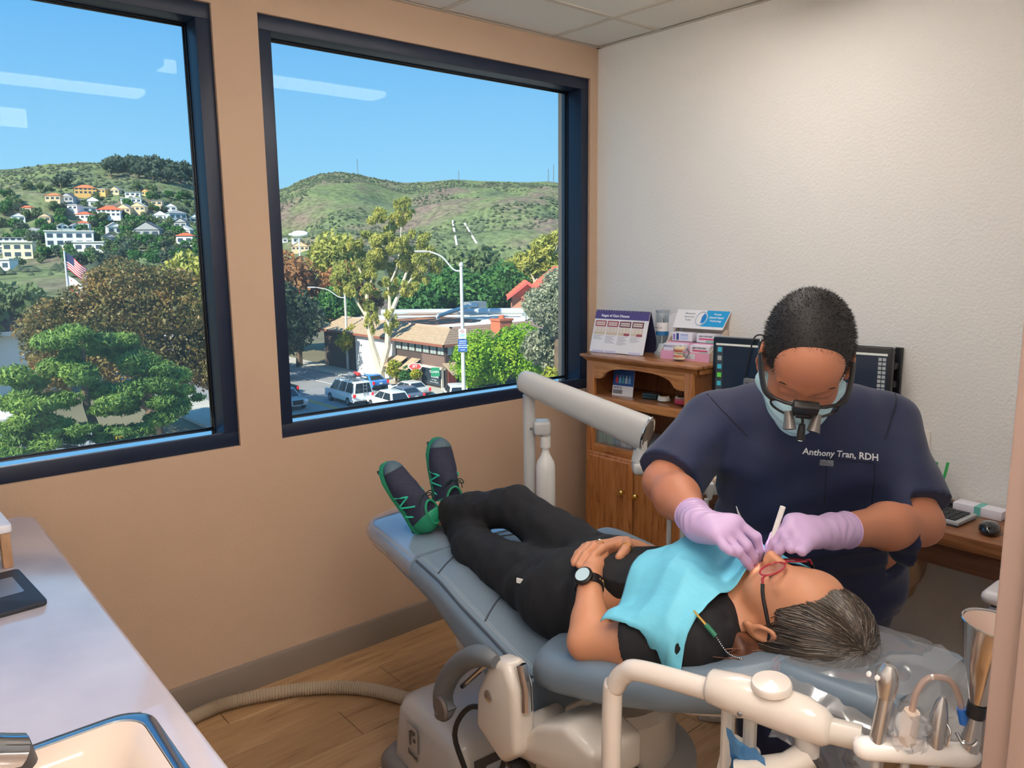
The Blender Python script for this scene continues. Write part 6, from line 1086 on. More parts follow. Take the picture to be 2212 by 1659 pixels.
for k, (dx, c, lab) in enumerate(((0.03, (26, 30, 44), 'black pen with silver tip lying under the desk riser'), (0.005, (40, 70, 130), 'blue pen lying under the desk riser'))):
    t = thing('pen', lab, 'pen', (-2.70 + dx, -0.53, CZ + 0.026), math.radians(80 - 8 * k)); obj('barrel', MB().tube([(-0.07, 0, 0), (0.06, 0, 0)], 0.0055, 8), mat('riser_pen_%d' % k, c, 0.3), t); obj('tip', MB().tube([(-0.07, 0, 0), (-0.085, 0, 0)], [0.005, 0.0015], 8), M_chr, t); obj('clip', MB().tube([(0.02, 0, 0.006), (0.058, 0, 0.007)], 0.0015, 6), M_chr, t)

# ================================================================== DENTAL CHAIR
CP = (-1.77, -1.36, 0.0); CRZ = math.radians(-95)      # chair frame: x towards the head end, y towards the far side
_ca, _sa = math.cos(CRZ), math.sin(CRZ)
def CW(s, v, z): return (CP[0] + s * _ca - v * _sa, CP[1] + s * _sa + v * _ca, z)
def cthing(name, label, cat, org=(0, 0, 0)): 
    t = thing(name, label, cat, CW(*org), CRZ); t['o'] = 0; del t['o']; return t
M_vin = mat('vinyl_blue_grey', (112, 128, 142), 0.36, var=0.03, vs=2, bump=0.12, bs=260, bd=0.0008)
M_vind = mat('vinyl_grey_dark', (92, 96, 100), 0.45)
M_shell = mat('chair_shell_cream', (198, 190, 180), 0.3, coat=0.3); M_shellg = mat('chair_shell_grey', (178, 174, 170), 0.3, coat=0.3)
M_stitch = mat('stitch_grey', (150, 160, 168), 0.6); M_seam = mat('seam_dark', (66, 76, 86), 0.6)
def smoothstep(a, b, x): t = max(0, min(1, (x - a) / (b - a))); return t * t * (3 - 2 * t)
def seat_top(s): return float(np.interp(s, [-0.90, -0.80, -0.45, -0.30, -0.17, 0.04, 0.12, 0.2], [0.735, 0.752, 0.744, 0.732, 0.704, 0.662, 0.655, 0.66]))
def seat_half(s):
    h = float(np.interp(s, [-0.9, -0.5, -0.2, 0.1], [0.225, 0.255, 0.27, 0.275]))
    d = s + 0.885
    if d < 0.13: h -= 0.13 - math.sqrt(max(0, 0.13 ** 2 - (0.13 - d) ** 2))
    return h
def pad(ss, half, top, th, cv=0.27, rnd=0.035, crown=0.012):
    R = []
    for s in ss:
        h, z, t = half(s), top(s), th(s); r = min(rnd, t * 0.45); ring = []
        P = rpoly(-h, h, z - t, z, r, 5)
        # refine the flat top so that it can be crowned
        top_pts = [(h - r) * (1 - 2 * k / 8) for k in range(9)]
        P = [p for p in P]
        out = []
        for (u, w) in P: out.append((u, w))
        ring = [(s, cv + u, w + (crown * (1 - (u / max(h, 0.01)) ** 2) if w > z - t * 0.5 else 0)) for u, w in out]
        # insert the crown points between the two upper corners
        i = 5
        ring = ring[:i + 1] + [(s, cv + u, z + crown * (1 - (u / max(h, 0.01)) ** 2)) for u in top_pts[1:-1]] + ring[i + 1:]
        R.append(ring)
    return MB().rings(R)
ch = cthing('dental_chair', 'blue-grey vinyl dental chair reclined flat under the patient', 'dental chair')
ss = [-0.885, -0.88, -0.87, -0.85, -0.82, -0.79, -0.75, -0.7, -0.6, -0.5, -0.452]
obj('foot_pad', pad(ss, seat_half, seat_top, lambda s: 0.075 + 0.01 * (s > -0.6)), M_vin, ch, smooth=50)
ss2 = [-0.448] + list(np.linspace(-0.42, 0.13, 20))
obj('seat_pad', pad(ss2, lambda s: seat_half(s) + 0.002, seat_top, lambda s: 0.085 + 0.035 * smoothstep(-0.45, 0, s)), M_vin, ch, smooth=50)
def on_top(s, u, o=0.002): h = seat_half(s); return (s, 0.27 + u, seat_top(s) + 0.012 * (1 - (u / h) ** 2) + o)
for k, pts in enumerate(([(-0.33 + 0.10 * (1 - (u / 0.24) ** 2) * -1, u) for u in np.linspace(-0.235, 0.235, 21)], [(-0.1 - 0.10 * (1 - (u / 0.24) ** 2), u) for u in np.linspace(-0.24, 0.24, 21)])):
    obj('cross_seam', MB().tube([on_top(s, u, 0.0005) for s, u in pts], 0.0028, 6), M_seam, ch)
for e in (0.02, 0.026):
    obj('stitching', MB().tube([on_top(s, -seat_half(s) + 0.012 + e, -0.0002) for s in np.linspace(-0.44, 0.1, 30)], 0.0012, 5), M_stitch, ch)
obj('edge_piping', MB().tube([on_top(s, -seat_half(s) + 0.014, -0.003) for s in np.linspace(-0.44, 0.12, 30)], 0.0035, 6), M_seam, ch)
# back pad: paddle shaped
def back_top(s): return 0.725 + 0.30 * (s - 0.12)
def back_half(s): 
    h = float(np.interp(s, [0.10, 0.16, 0.24, 0.36, 0.5, 0.62, 0.74], [0.26, 0.292, 0.302, 0.30, 0.27, 0.22, 0.165])); d = s - 0.095
    if d < 0.09: h -= 0.09 - math.sqrt(max(0, 0.09 ** 2 - (0.09 - d) ** 2))
    d = 0.668 - s
    if d < 0.08: h -= 0.08 - math.sqrt(max(0, 0.08 ** 2 - (0.08 - d) ** 2))
    return h
sb = [0.096, 0.1, 0.108, 0.12, 0.14, 0.16, 0.19] + list(np.linspace(0.23, 0.66, 14)) + [0.69, 0.715, 0.735, 0.75, 0.76]
sb = [s for s in sb if s < 0.60] + [0.615, 0.635, 0.65, 0.66, 0.665]
obj('back_pad', pad(sb, back_half, back_top, lambda s: 0.088, rnd=0.042, crown=0.006), M_vin, ch, smooth=50)
for k, o in enumerate((0.0, 0.008)): obj('stitching', MB().tube([(s, 0.27 - back_half(s) + 0.004 - 0.001 * k, back_top(s) - 0.03 - o) for s in np.linspace(0.13, 0.66, 40)], 0.0016, 5), M_stitch if k else M_seam, ch)
obj('back_shell', MB().rings([[(s, 0.27 + u, back_top(s) - 0.088 - w) for u, w in ((-h, -0.01), (-h * 0.8, 0.035), (h * 0.8, 0.035), (h, -0.01))] for s, h in ((0.16, 0.2), (0.3, 0.23), (0.5, 0.2), (0.66, 0.13))]), M_shell, ch, smooth=40)
obj('seat_frame', MB().bx(-0.36, 0.14, 0.09, 0.45, 0.49, 0.56), M_shell, ch, bevel=0.02); obj('leg_frame', MB().bx(-0.55, -0.3, 0.16, 0.38, 0.60, 0.655), M_shell, ch, bevel=0.015)
# clear plastic sleeve over the foot end
M_film = clear_mat('clear_film', (250, 252, 255), 0.16, 0.03, 0.03)
obj('foot_cover', pad([-0.892, -0.888, -0.878, -0.858, -0.828, -0.79, -0.75, -0.7, -0.6, -0.5, -0.455], lambda s: seat_half(s + 0.004) + 0.004, lambda s: seat_top(s) + 0.0035, lambda s: 0.07), mat('clear_vinyl_cover', (126, 142, 160), 0.06, coat=1.0, var=0.02, vs=6, bump=0.25, bs=9, bd=0.004), ch, smooth=50)
# arm rests
def bar_path(pts, r, m, nm, parent, n=12, sq=1.0, sm=50): return obj(nm, MB().tube(pts, r, n, sq=sq), m, parent, smooth=sm)
la = obj('armrest', MB().tube(bez([(0.145, -0.105, 0.738), (0.10, -0.11, 0.735), (0.04, -0.115, 0.70), (-0.02, -0.118, 0.64), (-0.055, -0.12, 0.575), (-0.045, -0.12, 0.535), (-0.03, -0.12, 0.528)], 24), [0.014, 0.018, 0.02, 0.022] + [0.024] * 16 + [0.028, 0.026, 0.02, 0.012, 0.004][:25 - 20], 14), M_vind, ch, smooth=60)
obj('armrest_insert', MB().tube([(0.10, -0.095, 0.712), (0.0, -0.1, 0.612)], 0.006, 8), M_chr, la)
obj('armrest_hub', MB().lathe([(0.026, -0.004), (0.03, 0), (0.026, 0.006), (0, 0.007)], (-0.035, -0.138, 0.555), 18, (0, -1, 0)), mat('armrest_hub_brown', (92, 82, 78), 0.5), la)
ra = obj('armrest', MB().tube(bez([(-0.255, 0.55, 0.70), (-0.25, 0.55, 0.735), (-0.2, 0.555, 0.75), (-0.08, 0.56, 0.745), (0.04, 0.56, 0.73), (0.12, 0.56, 0.70)], 20), 0.032, 14, sq=1.2), M_vin, ch, smooth=60)
# hinge block and bracket on the near side
hb = obj('hinge_block', MB().prism([(0.055, 0.545), (0.16, 0.505), (0.215, 0.555), (0.205, 0.70), (0.175, 0.745), (0.12, 0.735), (0.062, 0.63)], -0.105, -0.045, lambda u, v, w: (u, w, v)), M_shell, ch, bevel=0.018, seg=4, smooth=40)
obj('hinge_band', MB().tube([(0.195, -0.075, 0.745), (0.212, -0.075, 0.70), (0.214, -0.075, 0.65)], 0.012, 10), M_chr, hb); obj('hinge_bolt', MB().lathe([(0.013, 0), (0.013, 0.003), (0.008, 0.006), (0, 0.007)], (0.118, -0.106, 0.648), 16, (0, -1, 0)), M_chr, hb)
obj('side_bracket', MB().prism([(0.15, 0.51), (0.42, 0.585), (0.42, 0.66), (0.33, 0.675), (0.24, 0.63), (0.2, 0.585), (0.15, 0.60)], -0.075, 0.06, lambda u, v, w: (u, w, v)), M_shell, ch, bevel=0.015, seg=3, smooth=40)
obj('bracket_joint', MB().tube([(0.2, -0.01, 0.4), (0.2, -0.01, 0.56)], 0.025, 14), M_shell, ch)
# pedestal, swivel plate and base
obj('swivel_plate', MB().lathe([(0.0, 0), (0.2, 0.0), (0.215, 0.012), (0.215, 0.03), (0.2, 0.04), (0.0, 0.045)], (0.12, 0.24, 0.36), 40), M_shellg, ch, smooth=40)
obj('swivel_drum', MB().lathe([(0.15, 0), (0.15, 0.13), (0.13, 0.15), (0, 0.15)], (0.12, 0.26, 0.39), 32), M_shell, ch, smooth=40); obj('swivel_cam', MB().prism([(0.02, 0.405), (0.3, 0.405), (0.31, 0.42), (0.2, 0.47), (0.05, 0.47)], 0.02, 0.2, lambda u, v, w: (u, w, v)), mat('cam_brown', (110, 98, 88), 0.5), ch, bevel=0.01)
obj('lift_column', MB().prism([(-0.28, 0.22), (0.08, 0.1), (0.2, 0.1), (0.22, 0.38), (0.02, 0.38), (-0.25, 0.27)], 0.16, 0.4, lambda u, v, w: (u, w, v)), M_shell, ch, bevel=0.02, seg=3)
bs_ = obj('base_housing', MB().rings([[(s, v, z) for s, v in rpoly(-0.60 + e, -0.20 - e * 1.4, 0.0 + e, 0.44 - e, 0.05, 5)] for z, e in ((0.085, 0.0), (0.09, 0.0), (0.235, 0.012), (0.262, 0.022), (0.276, 0.04), (0.28, 0.06))]), M_shellg, ch, smooth=50)
obj('base_cover', MB().prism([(-0.24, 0.04), (0.42, 0.03), (0.42, 0.09), (0.22, 0.14), (0.0, 0.20), (-0.22, 0.225)], 0.07, 0.42, lambda u, v, w: (u, w, v)), M_shellg, ch, bevel=0.02, seg=3, smooth=40)
obj('cover_recess', MB().prism([(-0.202, 0.13), (-0.19, 0.12), (-0.19, 0.22), (-0.212, 0.235)], 0.06, 0.40, lambda u, v, w: (u, w, v)), mat('recess_dark', (70, 62, 56), 0.6), ch)
obj('floor_plinth', MB().rings([[(s, v, z) for s, v in rpoly(-0.66 + e, 0.46 - e, -0.03 + e, 0.48 - e, 0.07, 6)] for z, e in ((0.0, 0.0), (0.05, 0.0), (0.075, 0.015), (0.088, 0.05))]), mat('plinth_grey', (120, 116, 114), 0.5), ch, smooth=50)
M_logo = mat('logo_dark', (84, 78, 72), 0.5)
LM = frame((0, 0, 0), (1, 0, 0), (0, 0, 1))      # on the near face: reading along +x, facing -y
obj('logo_tile', MB().rings([[(-0.455 + u, 0.004 - o, 0.16 + v) for u, v in ((-0.03, 0), (0.03, 0), (0.03, 0.075), (-0.03, 0.075))] for o in (0, 0.0016)]), mat('logo_outline', (120, 114, 106), 0.5), bs_, smooth=0)
obj('logo_plate', MB().rings([[(-0.455 + u, 0.004 - o, 0.16 + v) for u, v in ((-0.0285, 0.0015), (0.0285, 0.0015), (0.0285, 0.0735), (-0.0285, 0.0735))] for o in (0, 0.0022)]), M_shellg, bs_, smooth=0)
obj('logo_mark', MB().rings([[(-0.455 + u, 0.001 - o, 0.16 + v) for u, v in ((-0.016, 0.012), (-0.006, 0.012), (-0.006, 0.045), (0.016, 0.052), (0.018, 0.064), (-0.004, 0.062), (-0.016, 0.054))] for o in (0, 0.0016)]), M_logo, bs_, smooth=0); obj('logo_dot', MB().bx(-0.447, -0.437, -0.001, 0.002, 0.19, 0.2), M_logo, bs_, smooth=0)
text('lettering', 'forest', 0.024, M_logo, bs_, frame((-0.455, 0.0015, 0.143), (1, 0, 0), (0, 0, 1)), bold=0.0006); obj('screw', MB().lathe([(0.005, 0), (0.005, 0.002), (0, 0.003)], (-0.57, 0.003, 0.14), 10, (0, -1, 0)), M_chr, bs_)
obj('pedal_cord', MB().tube(bez([(0.075, -0.06, 0.575), (0.01, -0.09, 0.56), (-0.04, -0.1, 0.47), (-0.02, -0.08, 0.36), (-0.08, -0.06, 0.26), (-0.10, -0.08, 0.12), (-0.12, -0.1, 0.02)], 30), 0.0065, 8), M_blkp, ch); obj('pedal_cord', MB().tube(bez([(0.12, -0.05, 0.56), (0.10, -0.06, 0.45), (0.05, -0.07, 0.36), (0.0, -0.08, 0.25), (0.03, -0.1, 0.1), (0.05, -0.12, 0.01)], 24), 0.0065, 8), M_blkp, ch); obj('under_clip', MB().prism([(0.06, 0.54), (0.16, 0.495), (0.2, 0.50), (0.16, 0.515), (0.08, 0.55)], -0.09, -0.05, lambda u, v, w: (u, w, v)), M_blkp, ch, bevel=0.004)
# plastic-wrapped headrest
hr = cthing('headrest', 'grey headrest wrapped in crinkled clear plastic under the patient head', 'headrest')
obj('cushion', pad([0.655, 0.66, 0.675, 0.7, 0.74, 0.78, 0.82, 0.845, 0.858, 0.863], lambda s: 0.135 - (0.03 - math.sqrt(max(0, 0.03 ** 2 - max(0, 0.03 - (s - 0.653)) ** 2))) - (0.03 - math.sqrt(max(0, 0.03 ** 2 - max(0, 0.03 - (0.865 - s)) ** 2))), lambda s: 0.892 + 0.12 * (s - 0.66), lambda s: 0.06, cv=0.25, crown=-0.01), M_vin, hr, smooth=50)
obj('support_bar', MB().tube([(0.6, 0.25, 0.80), (0.74, 0.25, 0.842)], 0.02, 10, sq=0.5), M_met, hr)
def crinkle(fn, nu, nv, amp, seed, name, m, parent):
    gg = np.random.default_rng(seed); V = []; 
    for i in range(nu + 1):
        for j in range(nv + 1):
            p = Vector(fn(i / nu, j / nv)); V.append(p + Vector(gg.normal(size=3) * amp))
    F = [(i * (nv + 1) + j, i * (nv + 1) + j + 1, (i + 1) * (nv + 1) + j + 1, (i + 1) * (nv + 1) + j) for i in range(nu) for j in range(nv)]
    mbx = MB(); mbx.add(V, F); return obj(name, mbx, m, parent, smooth=50)
M_bag = clear_mat('plastic_bag_clear', (248, 248, 250), 0.22, 0.10, 0.16, (210, 212, 216))
def bag(u, v):    # sleeve around the headrest, longer than the cushion, hanging at the near side
    s = 0.635 + 0.30 * u; a = -PI * 0.5 + 2 * PI * v; w = 0.155 + 0.02 * math.sin(u * 5) - 0.05 * max(0, u - 0.7) * 3
    return (s - 0.02 * math.cos(a), 0.25 + w * math.cos(a) - 0.01, 0.868 + 0.12 * (s - 0.66) + (0.042 - 0.03 * max(0, u - 0.72) * 3) * math.sin(a) - (0.05 * max(0, -math.cos(a)) * (0.35 + 0.65 * u)))
crinkle(bag, 16, 26, 0.0028, 5, 'plastic_sleeve', M_bag, hr)
crinkle(lambda u, v: (0.70 + 0.19 * u, 0.085 - 0.03 * v + 0.01 * math.sin(u * 6), 0.862 + 0.02 * u - 0.075 * v * (1 - 0.3 * abs(u - 0.6))), 10, 6, 0.004, 6, 'plastic_flap', M_bag, hr)

# ---------------------------------------------------------------- assistant arm with instrument bar (near side)
M_arm = mat('arm_cream', (212, 202, 192), 0.22, coat=0.4); M_armw = mat('bar_white', (236, 230, 224), 0.25, coat=0.4)
aa_ = cthing('assistant_arm', 'cream tubular arm with round joint cap reaching across the front of the chair', 'equipment arm')
obj('arm_post', MB().tube([(0.25, 0.05, 0.36), (0.40, -0.06, 0.36), (0.47, -0.09, 0.37), (0.487, -0.09, 0.40)] + bez([(0.487, -0.09, 0.45), (0.487, -0.09, 0.80), (0.494, -0.088, 0.845), (0.515, -0.084, 0.876), (0.55, -0.078, 0.892), (0.69, -0.04, 0.905)], 40), 0.0178, 18), M_arm, aa_, smooth=60)
ad = Vector((0.837 - 0.66, 0.02 + 0.05, 0)).normalized(); an = Vector((-ad.y, ad.x, 0))
def ap(l, w, z): q = Vector((0.66, -0.045, 0)) + ad * l + an * w; return (q.x, q.y, z)
obj('elbow_housing', MB().rings([[ap(l, w * math.cos(a), z0 + h * math.sin(a)) for a in np.linspace(0, 2 * PI, 19)[:-1]] for l, w, h, z0 in ((0.0, 0.024, 0.023, 0.908), (0.005, 0.028, 0.027, 0.908), (0.05, 0.031, 0.032, 0.907), (0.1, 0.032, 0.033, 0.905), (0.15, 0.029, 0.033, 0.90), (0.175, 0.025, 0.028, 0.895), (0.185, 0.018, 0.02, 0.893))]), M_arm, aa_, smooth=60)
cp0 = ap(0.098, -0.002, 0.931)
obj('joint_cap', MB().lathe([(0.026, 0), (0.03, 0.004), (0.03, 0.012), (0.028, 0.015), (0, 0.017)], cp0, 32, (ad.x * 0.1 - 0.1, -0.12, 1)), M_arm, aa_, smooth=40); obj('set_screw', MB().lathe([(0.004, 0), (0.003, 0.002), (0, 0.002)], ap(0.06, -0.033, 0.895), 10, (-an.x, -an.y, 0)), M_met, aa_)
obj('hang_socket', MB().tube([ap(0.15, 0, 0.885), ap(0.155, -0.002, 0.845)], [0.02, 0.016], 14), M_shellg, aa_); obj('lower_link', MB().tube([ap(0.155, -0.002, 0.845), ap(0.13, -0.02, 0.825), ap(0.06, -0.035, 0.80)], [0.02, 0.021, 0.018], 14), M_shell, aa_)
obj('rotation_sleeve', MB().tube([ap(0.17, 0, 0.892), ap(0.225, 0.004, 0.893)], [0.019, 0.0185], 18), M_shell, aa_)
obj('thin_shaft', MB().tube([ap(0.22, 0.004, 0.893), (0.882, 0.016, 0.897)], 0.0095, 12), M_armw, aa_)
b0, b1 = Vector((0.878, 0.010, 0.897)), Vector((0.992, 0.112, 0.905)); bd_ = (b1 - b0).normalized()
obj('instrument_bar', MB().tube([b0 - bd_ * 0.004, b0, b0 + bd_ * 0.006, b0 + bd_ * 0.012] + [b0 + (b1 - b0) * t_ for t_ in (0.3, 0.6, 0.9)] + [b1 - bd_ * 0.008, b1, b1 + bd_ * 0.006], [0.006, 0.012, 0.015, 0.0165, 0.0165, 0.0165, 0.0165, 0.015, 0.010, 0.003], 18), M_armw, aa_, smooth=60)
for pt in ((0.03, 0.0), (0.065, 0.01)): obj('support_strut', MB().tube([ap(pt[0], 0.01, 0.88), ap(pt[0], 0.012, 0.70)], 0.011, 10), M_shell, aa_)
obj('control_pad', MB().prism(rpoly(-0.035, 0.035, -0.05, 0.05, 0.012), 0, 0.02, lambda u, v, w: (0.70 + u * 0.9, -0.03 + w + 0.3 * v, 0.765 + v)), M_shell, aa_, bevel=0.004)
obj('pad_logo', MB().prism(rpoly(-0.012, 0.012, -0.012, 0.012, 0.003), -0.0015, 0.0, lambda u, v, w: (0.695 + u * 0.9, -0.03 + w + 0.3 * (v + 0.02), 0.785 + v)), M_logo, aa_)
bb = cthing('barrier_film', 'blue plastic barrier film draped over the control pad', 'film'); 
crinkle(lambda u, v: (0.705 + 0.065 * u, -0.05 - 0.006 * math.sin(u * 5) + 0.02 * v, 0.862 - 0.15 * v - 0.02 * u), 8, 10, 0.0015, 8, 'film', clear_mat('film_blue', (120, 180, 230), 0.12, 0.1, 0.45, (70, 140, 205)), bb)
for (u, v) in ((0.6, 0.55), (0.85, 0.75)): obj('print_ring', MB().tube([(0.705 + 0.065 * u + 0.006 * math.cos(a), -0.06 + 0.02 * v - 0.004, 0.862 - 0.15 * v - 0.02 * u + 0.006 * math.sin(a)) for a in np.linspace(0, 2 * PI, 13)[:-1]], 0.0009, 5, close=True), M_inkw, bb)
# instruments parked on the bar
M_alu = mat('instrument_aluminium', (190, 188, 188), 0.25, metal=0.85)
def bp(t_, dz=0.0): q = b0 + (b1 - b0) * t_; return Vector((q.x, q.y, q.z + dz))
iv = cthing('air_water_syringe', 'silver air-water syringe handpiece with two buttons, leftmost on the bar', 'syringe'); q = bp(0.17)
obj('shaft', MB().tube([q + Vector((0, 0, 0.01)), q + Vector((0.006, 0.004, 0.085))], [0.0105, 0.0105], 16), M_alu, iv); hd_ = obj('head', MB().tube([q + Vector((0.006, 0.004, 0.083)), q + Vector((0.008, 0.0, 0.105)), q + Vector((0.010, -0.004, 0.122)), q + Vector((0.012, -0.002, 0.132))], [0.0125, 0.0155, 0.0145, 0.008], 16), M_alu, iv, smooth=60)
for k in (-1, 1): obj('button', MB().lathe([(0.0042, 0), (0.0042, 0.002), (0.003, 0.003), (0, 0.003)], q + Vector((-0.002 + k * 0.004, -0.0165, 0.114 + 0.0 * k)) + Vector((0.002 * k, 0.0, 0)), 14, (-0.5, -0.7, 0.45)), M_armw, hd_)
obj('hose', MB().tube([q + Vector((0, 0, -0.012)), q + Vector((0.0, 0, -0.25))], 0.006, 10), M_shellg, iv)
se = cthing('saliva_ejector', 'clear curved suction tube with a blue tip in a plastic-wrapped valve', 'suction tube'); q = bp(0.42)
obj('valve', MB().tube([q + Vector((0, 0, 0.008)), q + Vector((0.002, 0, 0.05)), q + Vector((0.004, 0, 0.062))], [0.011, 0.0125, 0.010], 14), mat('valve_cream', (226, 206, 188), 0.4), se); gg5 = np.random.default_rng(12)
crinkle(lambda u, v: tuple(q + Vector(((0.018 + 0.012 * math.sin(u * PI) * (1 + 0.3 * math.sin(v * 19))) * math.cos(2 * PI * v), (0.018 + 0.012 * math.sin(u * PI)) * math.sin(2 * PI * v), 0.008 + 0.055 * u))), 7, 18, 0.003, 13, 'plastic_wrap', M_bag, se)
obj('bent_tube', MB().tube(bez([q + Vector((0.003, 0, 0.058)), q + Vector((0.006, 0.004, 0.09)), q + Vector((0.016, 0.014, 0.112)), q + Vector((0.034, 0.03, 0.112)), q + Vector((0.044, 0.040, 0.09)), q + Vector((0.048, 0.044, 0.068))], 24), 0.0042, 10), clear_mat('tube_clear', (236, 220, 210), 0.15, 0.05, 0.35, (216, 190, 178)), se); obj('blue_tip', MB().tube([q + Vector((0.0475, 0.0435, 0.072)), q + Vector((0.051, 0.047, 0.05))], [0.0062, 0.0058], 12), mat('tip_blue', (40, 110, 200), 0.35), se)
obj('hose', MB().tube([q + Vector((0, 0, -0.012)), q + Vector((0.0, 0, -0.25))], 0.006, 10), M_shellg, se)
hv = cthing('suction_handpiece', 'silver suction handpiece with a thumb valve in the middle of the bar', 'suction handpiece'); q = bp(0.66)
obj('body', MB().tube([q + Vector((0, 0, 0.008)), q + Vector((0, 0, 0.03)), q + Vector((0.001, 0, 0.055)), q + Vector((0.003, 0, 0.078)), q + Vector((0.004, 0, 0.086))], [0.0115, 0.0125, 0.0115, 0.007, 0.003], 16), M_alu, hv, smooth=60); obj('thumb_valve', MB().lathe([(0.007, 0), (0.0065, 0.003), (0, 0.004)], q + Vector((-0.006, -0.0095, 0.035)), 14, (-0.5, -0.85, 0.1)), M_alu, hv); obj('hook', MB().tube(bez([q + Vector((0.012, 0.0, 0.05)), q + Vector((0.017, 0.0, 0.04)), q + Vector((0.014, 0.0, 0.018))], 10), 0.0014, 6), M_chr, hv)
obj('hose', MB().tube([q + Vector((0, 0, -0.012)), q + Vector((0.0, 0, -0.25))], 0.008, 10), M_shellg, hv)
fn_ = cthing('suction_funnel', 'large shiny steel suction funnel at the right end of the bar', 'funnel'); q = bp(0.93)
obj('handle', MB().tube([q + Vector((0, 0, 0.006)), q + Vector((0.001, 0, 0.03)), q + Vector((0.004, 0, 0.062))], [0.0115, 0.0125, 0.0085], 16), M_alu, fn_, smooth=60); obj('lever', MB().tube(bez([q + Vector((-0.014, -0.008, 0.03)), q + Vector((-0.004, -0.013, 0.022)), q + Vector((0.008, -0.012, 0.024)), q + Vector((0.013, -0.008, 0.032))], 10), 0.0025, 8), M_chr, fn_)
fax = Vector((0.004, -0.0, 0.062)) + q; fdir = Vector((0.10, 0.03, 1)).normalized(); Mq = Vector((0, 0, 1)).rotation_difference(fdir).to_matrix()
obj('rubber_collar', MB().lathe([(0.011, 0), (0.0125, 0.002), (0.0125, 0.02), (0.0, 0.02)], fax - fdir * 0.002, 20, fdir), M_blkp, fn_)
def cone_ring(r, z, n=36): return [fax + Mq @ Vector((r * math.cos(2 * PI * k / n), r * math.sin(2 * PI * k / n), z)) for k in range(n)]
obj('cone', MB().rings([cone_ring(0.0105, 0.018), cone_ring(0.026, 0.075), cone_ring(0.040, 0.135), cone_ring(0.041, 0.136), cone_ring(0.0395, 0.1345), cone_ring(0.025, 0.075), cone_ring(0.009, 0.02)], cap=False), mat('funnel_steel', (196, 186, 178), 0.16, metal=1.0), fn_, smooth=60); obj('paper_liner', MB().rings([cone_ring(0.0385, 0.1335), cone_ring(0.025, 0.076), cone_ring(0.01, 0.03)], cap=False), mat('liner_cream', (232, 210, 196), 0.6), fn_, smooth=60); obj('rolled_rim', MB().tube(cone_ring(0.0402, 0.1355), 0.0013, 6, close=True), M_chr, fn_)

# ---------------------------------------------------------------- corrugated vacuum hose on the floor
hp_ = bez([(-2.62, -0.30, 0.03), (-2.35, -0.15, 0.03), (-2.094, -0.085, 0.026), (-1.947, -0.085, 0.026), (-1.732, -0.17, 0.026), (-1.566, -0.311, 0.026), (-1.464, -0.522, 0.026), (-1.44, -0.74, 0.03), (-1.46, -0.82, 0.05)], 360)
vh = tag(obj('vacuum_hose', MB().tube(hp_, [0.0225 + 0.0022 * (1 if i % 2 else -1) for i in range(len(hp_))], 14), mat('hose_beige', (176, 160, 138), 0.6), None, smooth=20), 'beige corrugated hose snaking across the floor to the chair base', 'hose')

# ---------------------------------------------------------------- delivery arm with water bottle and tray on the far side
M_lg = mat('unit_light_grey', (196, 196, 194), 0.3, coat=0.3); M_wht2 = mat('bottle_white', (228, 226, 222), 0.35)
du = thing('delivery_arm', 'light grey post and tapered beam arm carrying the instrument tray', 'equipment arm', (-1.043, -0.66, 0.0))
obj('post', MB().tube([(0, 0, 0.0), (0, 0, 1.085)], 0.0215, 20), M_lg, du, smooth=60); obj('post_collar', MB().tube([(0, 0, 1.085), (0, 0, 1.1)], 0.0225, 20), M_lg, du); obj('post_pin', MB().tube([(0, 0, 1.095), (0, 0, 1.13)], 0.016, 16), M_lg, du); obj('floor_foot', MB().lathe([(0.06, 0), (0.055, 0.02), (0.03, 0.03)], (0, 0, 0), 24), M_lg, du)
ba, be = Vector((-0.02, 0.025, 1.155)), Vector((0.085, -0.475, 1.02)); bdn = (be - ba).normalized(); bu = Vector((0, 0, 1)); bs2 = bdn.cross(bu).normalized(); bup = bs2.cross(bdn).normalized()
R = []
for l, h, w in ((0, 0.018, 0.012), (0.004, 0.03, 0.022), (0.015, 0.038, 0.027), (0.05, 0.042, 0.03), (0.3, 0.05, 0.034), (0.5, 0.057, 0.036), (0.524, 0.057, 0.036)):
    R.append([ba + bdn * l + bs2 * (w * math.copysign(abs(math.cos(a)) ** 0.8, math.cos(a))) + bup * (h * math.copysign(abs(math.sin(a)) ** 0.8, math.sin(a))) for a in np.linspace(0, 2 * PI, 25)[:-1]])
obj('beam', MB().rings(R), M_lg, du, smooth=60); obj('chrome_ring', MB().tube([ba + bdn * 0.522 + bs2 * 0.036 * math.cos(a) + bup * 0.058 * math.sin(a) for a in np.linspace(0, 2 * PI, 25)[:-1]], 0.004, 8, close=True), M_chr, du); obj('beam_end_cap', MB().rings([[ba + bdn * l + bs2 * 0.032 * k * math.cos(a) + bup * 0.052 * k * math.sin(a) for a in np.linspace(0, 2 * PI, 25)[:-1]] for l, k in ((0.522, 1), (0.526, 0.9), (0.526, 0.1))]), mat('end_cap_brown', (110, 100, 94), 0.4), du, smooth=60)
for l in (0.03, 0.45): obj('beam_screw', MB().lathe([(0.006, 0), (0.005, 0.003), (0, 0.004)], ba + bdn * l - bs2 * 0.033 - bup * 0.02, 12, -bs2), M_chr, du)
hb2 = be + Vector((-0.012, 0.02, 0))
obj('tray_hub', MB().tube([hb2 + Vector((0, 0, -0.05)), hb2 + Vector((0, 0, -0.018))], 0.018, 18).tube([hb2 + Vector((0, 0, -0.085)), hb2 + Vector((0, 0, -0.05))], [0.032, 0.026], 20), M_lg, du, smooth=50)
